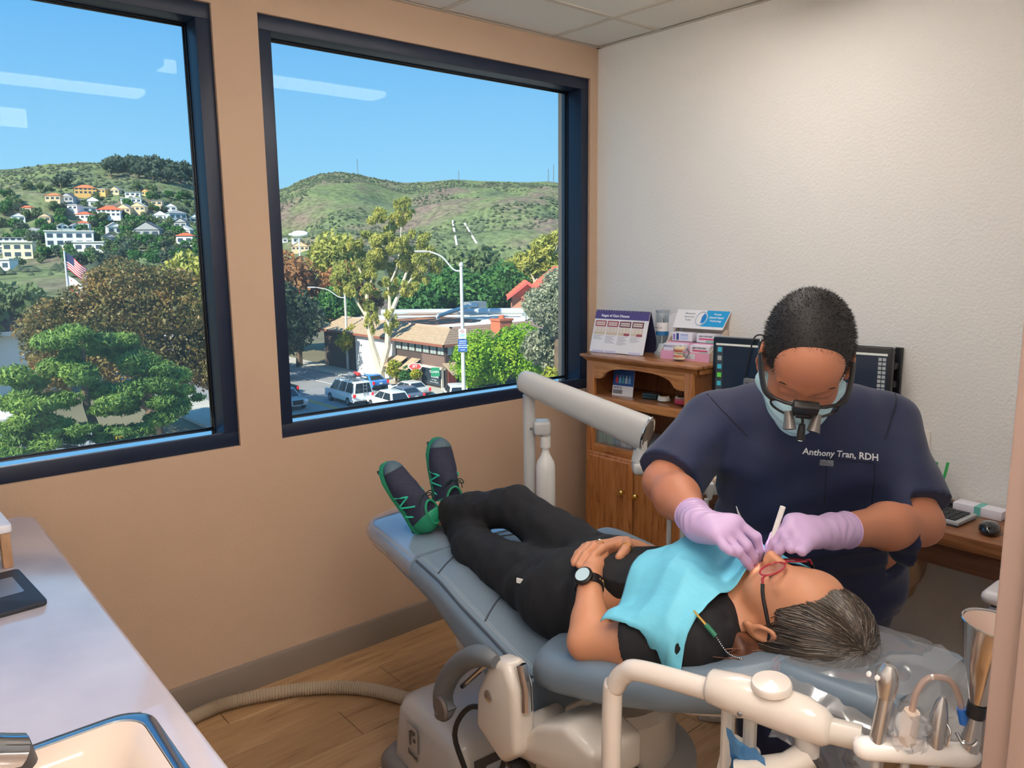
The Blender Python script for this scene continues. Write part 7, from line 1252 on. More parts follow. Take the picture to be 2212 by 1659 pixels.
obj('tray_bracket', MB().box(hb2 + Vector((0.06, -0.055, -0.105)), (0.22, 0.07, 0.04), math.radians(-42)), M_lg, du, bevel=0.012, seg=3)
obj('tool_rail', MB().box(hb2 + Vector((0.13, -0.21, -0.155)), (0.30, 0.05, 0.035), math.radians(-42)), M_lg, du, bevel=0.012, seg=3); obj('tray_panel', MB().box(hb2 + Vector((0.13, -0.17, -0.125)), (0.26, 0.12, 0.02), math.radians(-42)), mat('tray_panel_beige', (206, 186, 164), 0.4), du, bevel=0.008); obj('side_clip', MB().prism([(0, 0), (0.03, 0.0), (0.022, -0.05), (0.012, -0.055)], -0.015, 0.015, lambda u, v, w: tuple(hb2 + Vector((0.03 + u * 0.75 + w * 0.6, -0.22 - u * 0.65 + w * 0.7, -0.115 + v)))), M_lg, du, bevel=0.004)
for k, (dx, dy, z0, z1) in enumerate(((-0.055, -0.16, 0.90, 0.45), (-0.03, -0.19, 0.88, 0.42), (-0.01, -0.215, 0.87, 0.42), (0.022, -0.235, 0.86, 0.42))):
    obj('hose', MB().tube(bez([(hb2.x + dx, hb2.y + dy, z0), (hb2.x + dx - 0.004, hb2.y + dy, (z0 + z1) / 2), (hb2.x + dx - 0.012, hb2.y + dy - 0.004, z1)], 10), 0.0075, 10), M_lg, du)
obj('hand_knob', MB().lathe([(0.0, -0.035), (0.022, -0.03), (0.028, 0.0), (0.022, 0.03), (0, 0.034)], hb2 + Vector((0.09, -0.27, -0.22)), 18, (0.6, -0.6, 0.2)), M_wht2, du, smooth=60)
tr_ = thing('instrument_tray', 'shallow beige oval tray on the delivery arm behind the sleeve', 'tray', tuple(Vector((-1.043, -0.66, 0)) + hb2 + Vector((0.075, -0.085, -0.084))), math.radians(-42)); obj('tray_dish', MB().rings([[(0.075 * s * math.cos(a), 0.05 * s * math.sin(a), z) for a in np.linspace(0, 2 * PI, 29)[:-1]] for s, z in ((0.7, 0.0), (0.78, 0.004), (1.0, 0.028), (1.03, 0.029), (0.97, 0.026), (0.75, 0.008), (0.1, 0.006))]), mat('tray_beige', (236, 216, 190), 0.4), tr_, smooth=50); obj('blue_card', MB().box((-0.05, -0.055, -0.03), (0.05, 0.003, 0.05)), mat('card_paleblue', (150, 190, 220), 0.5), tr_)
wb = thing('water_bottle', 'tall white plastic water bottle hanging from a bracket on the grey post', 'bottle', (-1.015, -0.715, 0.0)); obj('bracket', MB().box((0.0, 0.018, 0.985), (0.06, 0.075, 0.05), math.radians(-40)), M_lg, wb, bevel=0.01, seg=3); obj('bracket_screw', MB().lathe([(0.006, 0), (0.005, 0.003), (0, 0.003)], (-0.05, 0.02, 0.985), 12, (-0.7, -0.6, 0)), M_met, wb)
obj('bottle_cap', MB().tube([(0, 0, 0.915), (0, 0, 0.955)], 0.0185, 18), M_wht2, wb); obj('neck_ring', MB().tube([(0, 0, 0.952), (0, 0, 0.965)], 0.011, 14), M_wht2, wb); obj('bottle_body', MB().lathe([(0.0, 0.55), (0.03, 0.552), (0.0345, 0.56), (0.0345, 0.84), (0.031, 0.862), (0.018, 0.885), (0.0125, 0.9), (0.0125, 0.918), (0, 0.918)], (0, 0, 0), 28), M_wht2, wb, smooth=40)
# perforated white heater panel behind the patient
pf = thing('perforated_panel', 'white perforated metal panel between the cabinet and the clinician', 'panel', tuple((-0.60, -1.15, 0.0)), math.radians(-52)); obj('panel_frame', MB().bx(-0.012, 0.012, -0.2, 0.2, 0.02, 0.62), M_wht2, pf, bevel=0.006); 
hm = MB()
for i in range(12):
    for j in range(18): hm.lathe([(0.0105, 0), (0.0105, 0.001), (0, 0.001)], (-0.012, -0.17 + i * 0.031 + (0.015 if j % 2 else 0), 0.08 + j * 0.03), 10, (-1, 0, 0))
o = obj('perforation', hm, mat('hole_dark', (40, 40, 42), 0.8), pf); o['kind'] = 'stuff'
for y in (-0.17, 0.17): obj('panel_foot', MB().bx(-0.05, 0.05, y - 0.015, y + 0.015, 0, 0.03), M_lg, pf, bevel=0.004)

MAN = {'shR': (-1.241, -1.582, 1.17), 'elR': (-1.434, -1.574, 1.057), 'wrR': (-1.591, -1.788, 1.048), 'shL': (-0.966, -1.868, 1.174), 'elL': (-1.074, -2.004, 0.984), 'wrL': (-1.402, -1.966, 1.035), 'chest': (-1.109, -1.74, 1.077), 'belly': (-1.085, -1.766, 0.865), 'hip': (-1.039, -1.755, 0.662), 'neck0': (-1.145, -1.758, 1.223), 'neck1': (-1.28, -1.833, 1.333), 'head': (-1.331, -1.862, 1.366), 'hipR': (-1.095, -1.701, 0.571), 'hipL': (-0.986, -1.843, 0.589), 'kneeR': (-1.067, -1.767, 0.127), 'kneeL': (-0.998, -1.897, 0.167), 'RH': {'palm': [(-1.598, -1.802, 1.048), (-1.589, -1.855, 1.058)], 'idx': [(-1.58, -1.864, 1.069), (-1.563, -1.897, 1.044), (-1.556, -1.902, 1.016), (-1.553, -1.897, 0.994)], 'mid': [(-1.598, -1.866, 1.063), (-1.593, -1.896, 1.035), (-1.577, -1.901, 1.01), (-1.567, -1.901, 0.99)], 'rng': [(-1.617, -1.863, 1.056), (-1.619, -1.895, 1.03), (-1.601, -1.902, 1.007), (-1.588, -1.903, 0.991)], 'lit': [(-1.632, -1.856, 1.052), (-1.642, -1.88, 1.041), (-1.638, -1.891, 1.034), (-1.626, -1.896, 1.027)], 'thb': [(-1.583, -1.824, 1.053), (-1.55, -1.845, 1.027), (-1.54, -1.872, 1.003), (-1.546, -1.888, 0.995)]}, 'LH': {'palm': [(-1.436, -1.968, 1.042), (-1.501, -1.95, 1.055)], 'idx': [(-1.508, -1.937, 1.074), (-1.541, -1.939, 1.06), (-1.55, -1.929, 1.039), (-1.552, -1.919, 1.018)], 'mid': [(-1.518, -1.947, 1.065), (-1.552, -1.954, 1.053), (-1.559, -1.946, 1.033), (-1.56, -1.936, 1.013)], 'rng': [(-1.526, -1.962, 1.053), (-1.56, -1.969, 1.042), (-1.537, -1.969, 1.043), (-1.514, -1.968, 1.043)], 'lit': [(-1.518, -1.975, 1.047), (-1.554, -1.988, 1.04), (-1.534, -1.986, 1.04), (-1.513, -1.983, 1.041)], 'thb': [(-1.464, -1.939, 1.055), (-1.484, -1.917, 1.049), (-1.512, -1.909, 1.035), (-1.536, -1.911, 1.023)]}, 'scaler': [(-1.574, -1.859, 1.099), (-1.574, -1.863, 1.089), (-1.573, -1.872, 1.073), (-1.565, -1.896, 1.012), (-1.552, -1.903, 0.982), (-1.546, -1.902, 0.977)], 'mirror': [(-1.541, -1.938, 1.11), (-1.55, -1.924, 1.044), (-1.549, -1.913, 1.005), (-1.543, -1.903, 0.984)], 'name': (-1.215, -1.905, 1.132), 'tag': (-1.24, -1.888, 1.112)}

# ================================================================== PEOPLE: smooth-blended bodies, meshed as one continuous skin
class Body:
    """signed-distance model: round cones and ellipsoids blended together; cut shapes take material away"""
    def __init__(s): s.p = []
    def cone(s, a, b, ra, rb, k=0.02, flat=None, off=0.0): s.p.append(('c', np.array(a, float), np.array(b, float), ra + off, rb + off, k, flat, 1)); return s
    def chain(s, pts, rr, k=0.012, flat=None):
        for i in range(len(pts) - 1): s.cone(pts[i], pts[i + 1], rr[i], rr[i + 1], k, flat)
        return s
    def ell(s, c, r, k=0.02, M=None, sign=1): s.p.append(('e', np.array(c, float), np.array(r, float), np.eye(3) if M is None else np.array(M), 0, k, None, sign)); return s
    def cut(s, c, r, k=0.008, M=None): return s.ell(c, r, k, M, -1)
    def grown(s, d, only=None):
        q = Body()
        for t, a, b, x, y, k, f, sg in s.p:
            if sg < 0: continue
            q.p.append((t, a, b + d if t == 'e' else b, x if t == 'e' else x + d, y + d, k, f, sg))
        return q
    def bounds(s):
        lo = np.full(3, 9e9); hi = -lo
        for t, a, b, x, y, k, f, sg in s.p:
            if sg < 0: continue
            if t == 'c': r = max(x, y) * (1 if f is None else max(1, 1 / f[1])); P = np.stack([a, b])
            else: r = float(max(b)); P = a[None]
            lo = np.minimum(lo, P.min(0) - r); hi = np.maximum(hi, P.max(0) + r)
        return lo, hi
    def field(s, lo, hi, h):
        ax = [np.arange(lo[i], hi[i] + h, h) for i in range(3)]
        D = np.full([len(q) for q in ax], 1.0, np.float32)
        for t, a, b, x, y, k, f, sg in s.p:
            if t == 'c': r = max(x, y) * (1 if f is None else max(1, 1 / f[1])); l, u = np.minimum(a, b) - r, np.maximum(a, b) + r
            else: r = float(max(b)); l, u = a - r, a + r
            m = 2.5 * k + 3 * h
            sl = []
            for i in range(3):
                i0 = int(max(0, math.floor((l[i] - m - lo[i]) / h))); i1 = int(min(len(ax[i]), math.ceil((u[i] + m - lo[i]) / h) + 1)); sl.append(slice(i0, max(i0, i1)))
            if any(q.stop <= q.start for q in sl): continue
            P = np.stack(np.meshgrid(ax[0][sl[0]], ax[1][sl[1]], ax[2][sl[2]], indexing='ij'), -1)
            if t == 'c':
                if f is not None:
                    n = np.array(f[0], float); n /= np.linalg.norm(n); fc = f[1]; mid = (a + b) / 2
                    P = P + ((P - mid) @ n)[..., None] * n * (fc - 1); a2 = a + ((a - mid) @ n) * n * (fc - 1); b2 = b + ((b - mid) @ n) * n * (fc - 1)
                else: a2, b2 = a, b
                ba = b2 - a2; pa = P - a2; tt = np.clip(pa @ ba / max(ba @ ba, 1e-12), 0, 1)
                d = np.linalg.norm(pa - tt[..., None] * ba, axis=-1) - (x + (y - x) * tt)
            else:
                q = (P - a) @ x / b; ln = np.linalg.norm(q, axis=-1); d = (ln - 1) * ln / np.maximum(np.linalg.norm(q / b, axis=-1), 1e-6)
            cur = D[sl[0], sl[1], sl[2]]
            if sg > 0: hh = np.maximum(k - np.abs(cur - d), 0) / k; new = np.minimum(cur, d) - hh * hh * k * 0.25
            else: d = -d; hh = np.maximum(k - np.abs(cur - d), 0) / k; new = np.maximum(cur, d) + hh * hh * k * 0.25
            D[sl[0], sl[1], sl[2]] = new
        return ax, D
def nets(ax, D, h):
    S = D < 0; nx, ny, nz = S.shape
    c = [S[i:nx - 1 + i, j:ny - 1 + j, k:nz - 1 + k] for i in (0, 1) for j in (0, 1) for k in (0, 1)]
    cnt = sum(q.astype(np.int8) for q in c); mx = (cnt > 0) & (cnt < 8)
    I = np.argwhere(mx); idx = np.full(mx.shape, -1, np.int64); idx[mx] = np.arange(len(I))
    acc = np.zeros((len(I), 3)); n = np.zeros(len(I))
    offs = [(i, j, k) for i in (0, 1) for j in (0, 1) for k in (0, 1)]
    for a in offs:
        for x in range(3):
            if a[x]: continue
            b = list(a); b[x] = 1
            va = D[I[:, 0] + a[0], I[:, 1] + a[1], I[:, 2] + a[2]]; vb = D[I[:, 0] + b[0], I[:, 1] + b[1], I[:, 2] + b[2]]
            cr = (va < 0) != (vb < 0); t = np.where(cr, va / np.where(cr, va - vb, 1), 0)
            p = np.tile(np.array(a, float), (len(I), 1)); p[:, x] += t; acc += p * cr[:, None]; n += cr
    V = np.array([ax[0][0], ax[1][0], ax[2][0]]) + (I + acc / np.maximum(n, 1)[:, None]) * h
    F = []
    for x in range(3):
        u, v = [(1, 2), (2, 0), (0, 1)][x]
        sa = [slice(None)] * 3; sb2 = [slice(None)] * 3; sa[x] = slice(0, -1); sb2[x] = slice(1, None)
        A, B = S[tuple(sa)], S[tuple(sb2)]
        for flip, E in ((False, A & ~B), (True, ~A & B)):
            e = np.argwhere(E); e = e[(e[:, u] > 0) & (e[:, v] > 0) & (e[:, u] < mx.shape[u]) & (e[:, v] < mx.shape[v]) & (e[:, x] < mx.shape[x])]
            if not len(e): continue
            q = []
            for du, dv in ((0, 0), (-1, 0), (-1, -1), (0, -1)):
                w = e.copy(); w[:, u] += du; w[:, v] += dv; q.append(idx[w[:, 0], w[:, 1], w[:, 2]])
            q = np.stack(q, 1); q = q[(q >= 0).all(1)]
            F.append(q[:, ::-1] if flip else q)
    return V, np.concatenate(F) if F else np.zeros((0, 4), int)
def smooth_verts(V, F, it=2):
    for _ in range(it):
        S_ = np.zeros_like(V); N = np.zeros(len(V))
        for a, b in ((0, 1), (1, 2), (2, 3), (3, 0)):
            np.add.at(S_, F[:, a], V[F[:, b]]); np.add.at(N, F[:, a], 1); np.add.at(S_, F[:, b], V[F[:, a]]); np.add.at(N, F[:, b], 1)
        V = V * 0.5 + 0.5 * S_ / np.maximum(N, 1)[:, None]
    return V
def skin(B, h, lo=None, hi=None, fn=None, it=1):
    l, u = B.bounds(); l = l - 0.02 if lo is None else np.array(lo); u = u + 0.02 if hi is None else np.array(hi)
    ax, D = B.field(l, u, h)
    if fn is not None: D = fn(*np.meshgrid(*ax, indexing='ij'), D).astype(np.float32)
    V, F = nets(ax, D, h)
    if it: V = smooth_verts(V, F, it)
    return V, F
def join(*parts):
    Vs, Fs, o = [], [], 0
    for V, F in parts: Vs.append(V); Fs.append(F + o); o += len(V)
    return np.concatenate(Vs), np.concatenate(Fs)
def head_prims(B, c, X, Y, Z, sc=1.0, mouth=0.0, fem=0.0, ears=True):
    """c centre of the skull, X to the person's right, Y out of the face, Z to the crown"""
    X, Y, Z = [np.array(q, float) / np.linalg.norm(q) for q in (X, Y, Z)]; c = np.array(c, float); M = np.stack([X, Y, Z], 1)
    P = lambda x, y, z: c + sc * (X * x + Y * y + Z * z)
    E = lambda p, r, k=0.02, s=1: B.ell(P(*p), np.array(r) * sc, k, M, s)
    K = lambda a, b, ra, rb, k=0.015: B.cone(P(*a), P(*b), ra * sc, rb * sc, k)
    E((0, -0.014, 0.036), (0.074, 0.096, 0.086)); E((0, 0.028, -0.03), (0.058, 0.064, 0.088), 0.03); E((0, 0.055, 0.05), (0.055, 0.038, 0.05), 0.03)
    for s in (-1, 1):
        K((s * 0.054, -0.005, -0.05), (s * 0.016, 0.066, -0.102), 0.02, 0.017, 0.025); E((s * 0.036, 0.055, -0.028), (0.026, 0.03, 0.03), 0.025)
        K((s * 0.012, 0.086, 0.020), (s * 0.045, 0.070, 0.020), 0.009, 0.008, 0.014)
    E((0, 0.074, -0.100), (0.019, 0.018, 0.017), 0.02)
    K((0, 0.088, 0.014), (0, 0.114, -0.027), 0.0085, 0.0115, 0.010); E((0, 0.104, -0.033), (0.0175, 0.012, 0.009), 0.008)
    for s in (-1, 1):
        E((s * 0.031, 0.098, 0.004), (0.016, 0.014, 0.011), 0.012, -1); E((s * 0.031, 0.0765, 0.003), (0.0155, 0.0125, 0.0125), 0.006); K((s * 0.018, 0.086, -0.001), (s * 0.044, 0.080, 0.0), 0.004, 0.003, 0.004)
    K((-0.020, 0.086, -0.056), (0.020, 0.086, -0.056), 0.0065, 0.0065, 0.012); K((-0.006, 0.094, -0.0565), (0.006, 0.094, -0.0565), 0.0055, 0.0055, 0.006); K((-0.015, 0.088, -0.071 - mouth), (0.015, 0.088, -0.071 - mouth), 0.0075, 0.0075, 0.008)
    E((0, 0.098, -0.0635 - mouth * 0.5), (0.021, 0.018, 0.0028 + mouth * 0.6), 0.004, -1)
    if ears:
        for s in (-1, 1):
            Xe = X * s; Re = np.stack([Xe * 0.93 - Y * 0.36, Y * 0.93 + Xe * 0.36, Z], 1)
            B.ell(P(s * 0.0815, -0.006, -0.004), np.array((0.009, 0.0195, 0.034)) * sc, 0.005, Re); B.ell(P(s * 0.089, -0.005, 0.003), np.array((0.007, 0.0115, 0.02)) * sc, 0.003, Re, -1); B.ell(P(s * 0.081, 0.006, -0.034), np.array((0.0055, 0.009, 0.010)) * sc, 0.005, Re); B.ell(P(s * 0.084, 0.008, -0.004), np.array((0.004, 0.005, 0.007)) * sc, 0.003, Re)
    return P, M
M_skinp = mat('skin_tan', (198, 138, 104), 0.5, var=0.04, vs=18, bump=0.15, bs=420, bd=0.0006, sss=0.12)
M_skinm = mat('skin_brown', (186, 122, 92), 0.5, var=0.04, vs=16, bump=0.15, bs=420, bd=0.0006, sss=0.12)

# ---------------------------------------------------------------- the patient (chair frame: x to the head, y to the far side)
pt = cthing('person', 'person lying on the dental chair in black clothes with ankles crossed and hands folded', 'person')
HC = (0.605, 0.25, 0.912); HY = (-0.2, 0, 0.98); HZ = (0.98, 0, 0.2); HX = (0, 1, 0)
B = Body()
PH, HM = head_prims(B, HC, HX, HY, HZ, 1.0, mouth=0.007)
B.cone((0.56, 0.25, 0.87), (0.46, 0.255, 0.835), 0.046, 0.052, 0.02)
# trunk
B.cone((0.44, 0.19, 0.865), (0.44, 0.33, 0.865), 0.085, 0.085, 0.05, ((0, 0, 1), 1.0)); B.cone((0.36, 0.2, 0.845), (0.36, 0.31, 0.845), 0.1, 0.1, 0.05); B.cone((0.2, 0.215, 0.80), (0.2, 0.30, 0.80), 0.1, 0.1, 0.06); B.cone((0.02, 0.2, 0.76), (0.02, 0.33, 0.76), 0.1, 0.1, 0.06)
# near (left) arm
SL, ELB, WRL = (0.50, 0.115, 0.868), (0.288, 0.025, 0.803), (0.188, 0.118, 0.886)
B.cone((0.47, 0.17, 0.87), SL, 0.07, 0.058, 0.04); B.cone(SL, (0.40, 0.06, 0.83), 0.054, 0.047, 0.03); B.cone((0.40, 0.06, 0.83), ELB, 0.046, 0.038, 0.03); B.cone(ELB, (0.262, 0.055, 0.83), 0.037, 0.037, 0.02); B.cone((0.262, 0.055, 0.83), WRL, 0.036, 0.0245, 0.02)
# far (right) arm
SR, ER, WRR = (0.50, 0.40, 0.868), (0.275, 0.515, 0.80), (0.105, 0.335, 0.868)
B.cone((0.47, 0.33, 0.87), SR, 0.07, 0.058, 0.04); B.cone(SR, ER, 0.052, 0.038, 0.03); B.cone(ER, (0.2, 0.43, 0.83), 0.037, 0.036, 0.02); B.cone((0.2, 0.43, 0.83), WRR, 0.035, 0.025, 0.02)
# legs (far-hip leg crosses over to the near foot)
HR, KR, AR = (-0.0, 0.345, 0.765), (-0.34, 0.30, 0.868), (-0.625, 0.165, 0.80)
HL, KL, AL = (-0.0, 0.185, 0.755), (-0.36, 0.175, 0.762), (-0.70, 0.285, 0.79)
for h_, k_, a_ in ((HR, KR, AR), (HL, KL, AL)): B.cone(h_, k_, 0.07, 0.044, 0.03); B.cone(k_, tuple(np.array(k_) * 0.6 + np.array(a_) * 0.4), 0.043, 0.04, 0.03); B.cone(tuple(np.array(k_) * 0.6 + np.array(a_) * 0.4), a_, 0.04, 0.034, 0.03)
for a_, t_ in ((AR, (-0.60, 0.115, 0.79)), (AL, (-0.72, 0.29, 0.80))): B.ell(a_, (0.038, 0.036, 0.038), 0.02)
Hd = Body()
def finger(Bx, pts, r0, r1, k=0.004): n = len(pts); Bx.chain(pts, list(np.linspace(r0, r1, n)), k)
# left hand, lying under the right one
Hd.cone(WRL, (0.165, 0.15, 0.893), 0.0245, 0.024, 0.015); Hd.cone((0.165, 0.15, 0.893), (0.125, 0.205, 0.886), 0.021, 0.018, 0.015, None); Hd.cone((0.15, 0.165, 0.875), (0.105, 0.2, 0.868), 0.02, 0.017, 0.015)
for i, (p, q, e) in enumerate((((0.135, 0.215, 0.892), (0.11, 0.25, 0.878), (0.095, 0.27, 0.862)), ((0.118, 0.215, 0.884), (0.09, 0.25, 0.868), (0.075, 0.27, 0.853)), ((0.104, 0.21, 0.874), (0.076, 0.242, 0.858), (0.064, 0.262, 0.845)), ((0.096, 0.2, 0.863), (0.07, 0.225, 0.85), (0.06, 0.24, 0.84)))): finger(Hd, [p, q, e], 0.0098, 0.0075)
finger(Hd, [(0.165, 0.16, 0.9), (0.15, 0.195, 0.905), (0.13, 0.225, 0.9)], 0.0115, 0.009)
# right hand over the left wrist: fingers point to the near side, thumb on top
Hd.cone(WRR, (0.10, 0.30, 0.885), 0.025, 0.024, 0.015); Hd.cone((0.115, 0.29, 0.895), (0.125, 0.235, 0.906), 0.019, 0.016, 0.015); Hd.cone((0.09, 0.29, 0.885), (0.088, 0.235, 0.897), 0.021, 0.016, 0.015); Hd.cone((0.075, 0.285, 0.875), (0.06, 0.235, 0.884), 0.018, 0.014, 0.015)
for p0, p1, p2, p3 in (((0.132, 0.235, 0.912), (0.150, 0.190, 0.922), (0.163, 0.152, 0.918), (0.17, 0.128, 0.905)), ((0.112, 0.230, 0.911), (0.130, 0.182, 0.923), (0.146, 0.142, 0.918), (0.155, 0.115, 0.903)), ((0.09, 0.230, 0.905), (0.108, 0.184, 0.917), (0.124, 0.146, 0.912), (0.134, 0.12, 0.898)), ((0.068, 0.232, 0.894), (0.083, 0.195, 0.903), (0.097, 0.163, 0.9), (0.106, 0.142, 0.89))): finger(Hd, [p0, p1, p2, p3], 0.0105, 0.0078)
finger(Hd, [(0.12, 0.295, 0.905), (0.158, 0.262, 0.915), (0.185, 0.225, 0.918), (0.196, 0.20, 0.914)], 0.0135, 0.0098)
for q in Hd.p: pass
full = Body(); full.p = B.p + Hd.p
V1, F1 = skin(B, 0.0075, it=1)
hl = np.array(HC) - 0.15; hh_ = np.array(HC) + 0.15
V2, F2 = skin(B, 0.0030, lo=(0.44, 0.13, 0.79), hi=(0.76, 0.37, 1.05), it=2)
V3, F3 = skin(full, 0.0026, lo=(0.03, 0.09, 0.815), hi=(0.24, 0.36, 0.95), it=1)
# keep the coarse skin only outside the finely meshed head and hands
def outside(V, F, lo, hi): c = V[F].mean(1); k = ~((c > np.array(lo)) & (c < np.array(hi))).all(1); return V, F[k]
V1, F1 = outside(V1, F1, (0.452, 0.142, 0.80), (0.75, 0.358, 1.04)); V1, F1 = outside(V1, F1, (0.04, 0.10, 0.825), (0.23, 0.35, 0.94))
V, F = join((V1, F1), (V2, F2), (V3, F3))
obj('body', np_mesh('body', V, F, True), M_skinp, pt)
# lips, eyebrow and closed eyelids
obj('lips', MB().tube([PH(x, 0.0925 - 6 * x * x, -0.0565 - 2 * x * x) for x in np.linspace(-0.021, 0.021, 9)], [0.002, 0.0045, 0.006, 0.0065, 0.006, 0.0065, 0.006, 0.0045, 0.002], 8).tube([PH(x, 0.0925 - 9 * x * x, -0.0785 + 12 * x * x) for x in np.linspace(-0.019, 0.019, 9)], [0.002, 0.005, 0.007, 0.0075, 0.0075, 0.0075, 0.007, 0.005, 0.002], 8), mat('lip_rose', (176, 92, 84), 0.4), pt)
for s in (-1, 1):
    obj('eyebrow', MB().tube([PH(s * x, 0.088 - 0.35 * (x - 0.012), 0.024 + 0.004 * math.sin((x - 0.012) * 80)) for x in np.linspace(0.013, 0.047, 8)], [0.0015, 0.0028, 0.003, 0.003, 0.0028, 0.0024, 0.0018, 0.001], 6), mat('brow_dark', (70, 54, 46), 0.8), pt)
    obj('eyelashes', MB().tube([PH(s * x, 0.0895 - 8 * (x - 0.031) ** 2, -0.002 - 6 * (0.0155 ** 2 - (x - 0.031) ** 2)) for x in np.linspace(0.018, 0.045, 9)], 0.0011, 5), mat('lash_dark', (40, 32, 30), 0.8), pt)
# hair: cap with parted strands, loose tail
def hairmat(name, c1, c2):
    m = mat(name, c1, 0.45, c2=c2, vs=40, stretch=(1, 1, 1), spec=0.4); return m
M_hair = hairmat('hair_grey_brown', (46, 38, 33), (84, 74, 64)); M_hairr = hairmat('hair_red_brown', (70, 40, 28), (120, 74, 50))
Bh = Body(); cX, cY, cZ = [np.array(q, float) / np.linalg.norm(q) for q in (HX, HY, HZ)]
Bh.ell(PH(0, -0.022, 0.046), (0.088, 0.104, 0.094), 0.02, HM); Bh.ell(PH(0, -0.05, -0.02), (0.08, 0.068, 0.07), 0.03, HM); Bh.ell(PH(0, -0.02, 0.10), (0.062, 0.07, 0.055), 0.03, HM)
Bh.cut(PH(0, 0.105, -0.03), (0.13, 0.085, 0.125), 0.012, HM); Bh.cut(PH(-0.1, 0.03, -0.028), (0.06, 0.044, 0.05), 0.012, HM); Bh.cut(PH(0.1, 0.03, -0.028), (0.06, 0.044, 0.05), 0.012, HM); Bh.cut(PH(0, 0.0, -0.14), (0.12, 0.12, 0.055), 0.012, HM)
V, F = skin(Bh, 0.004, fn=lambda x, y, z, D: D + 0.0016 * np.sin(95 * (y - 0.25) + 40 * x) * np.sin(60 * z + 30 * x), it=1)
obj('hair', np_mesh('hair', V, F, True), M_hair, pt)
from mathutils.bvhtree import BVHTree
hb_ = BVHTree.FromPolygons([Vector(v) for v in V], [tuple(int(i) for i in f) for f in F])
rs = np.random.default_rng(17); hsx = [MB(), MB(), MB()]
for k in range(1500):   # strands sweeping from the crown over the skull
    th = rs.uniform(-PI, PI); spread = rs.uniform(0.5, 1.35); P = []
    for u in np.linspace(0.02, 1, 7):
        ph_ = u * spread * 1.7; d = np.array([math.sin(ph_) * math.cos(th) , math.sin(ph_) * math.sin(th), math.cos(ph_)]); d = d + np.array([-0.25, 0.0, 0.0]) * (1 - u)
        c = Vector(PH(d[0] * 0.11, -0.02 + d[1] * 0.125, 0.045 + d[2] * 0.115)); h = hb_.find_nearest(c)
        if h[0] is None or (c - h[0]).length > 0.05: break
        P.append(h[0] + (c - h[0]).normalized() * (0.0006 + 0.0022 * rs.random()))
    if len(P) > 3: hsx[(0, 0, 1, 1, 0, 2, 1)[k % 7]].tube(P, list(np.linspace(0.0012, 0.0006, len(P))), 4)
for nm_, hs_, m_h in (('dark_strands', hsx[0], mat('hair_strand_dark', (44, 36, 31), 0.4)), ('brown_strands', hsx[1], mat('hair_strand_brown', (82, 68, 56), 0.4)), ('grey_strands', hsx[2], mat('hair_strand_grey', (124, 116, 106), 0.4))):
    o = obj(nm_, hs_, m_h, pt); o['kind'] = 'stuff'
hs = MB()
for k in range(330):   # loose tail falling by the neck onto the back pad
    w0, w1 = rs.normal() * 0.02, rs.normal() * 0.02
    a = PH(-0.03 + rs.normal() * 0.02, -0.075 + rs.normal() * 0.014, -0.04 + w0 * 0.6); e = np.array((0.505 + w0 * 1.3 + rs.normal() * 0.012, 0.115 + w1 + rs.normal() * 0.006, 0.856 + 0.004 * rs.random())); m_ = a * 0.55 + e * 0.45 + np.array((w0 * 0.5, -0.02 + w1 * 0.4, 0.022 + 0.008 * rs.random())); m2 = a * 0.2 + e * 0.8 + np.array((0.006 * rs.normal(), -0.01 + 0.004 * rs.normal(), 0.010))
    hs.tube(bez([a, m_, m2, e], 9), [0.0011] * 7 + [0.0009, 0.0006, 0.0004], 4)
o = obj('hair_tail', hs, M_hairr, pt); o['kind'] = 'stuff'
Bt = Body(); Bt.chain([PH(-0.02, -0.075, -0.035), (0.565, 0.155, 0.862), (0.525, 0.125, 0.85)], [0.04, 0.03, 0.012], 0.02); V, F = skin(Bt, 0.005, fn=lambda x, y, z, D: D + 0.002 * np.sin(150 * y + 60 * x), it=1); obj('hair_bun', np_mesh('hair_bun', V, F, True), M_hairr, pt)
# black top and trousers
M_blackc = mat('cloth_black', (17, 18, 22), 0.85, var=0.12, vs=9, bump=0.25, bs=500, bd=0.0006)
T = Body()
T.cone((0.45, 0.18, 0.865), (0.45, 0.34, 0.865), 0.09, 0.09, 0.05); T.cone((0.36, 0.2, 0.845), (0.36, 0.31, 0.845), 0.112, 0.112, 0.05); T.cone((0.2, 0.21, 0.80), (0.2, 0.305, 0.80), 0.112, 0.112, 0.06); T.cone((0.06, 0.2, 0.765), (0.06, 0.335, 0.765), 0.112, 0.112, 0.06); T.cone((-0.01, 0.18, 0.755), (-0.01, 0.345, 0.76), 0.098, 0.1, 0.05)
T.cone((0.47, 0.17, 0.87), SL, 0.075, 0.066, 0.04); T.cone(SL, (0.372, 0.045, 0.826), 0.066, 0.062, 0.03); T.cone((0.47, 0.33, 0.87), SR, 0.075, 0.066, 0.04); T.cone(SR, (0.37, 0.465, 0.828), 0.064, 0.06, 0.03); T.cone((0.52, 0.25, 0.865), (0.47, 0.255, 0.855), 0.062, 0.075, 0.03)
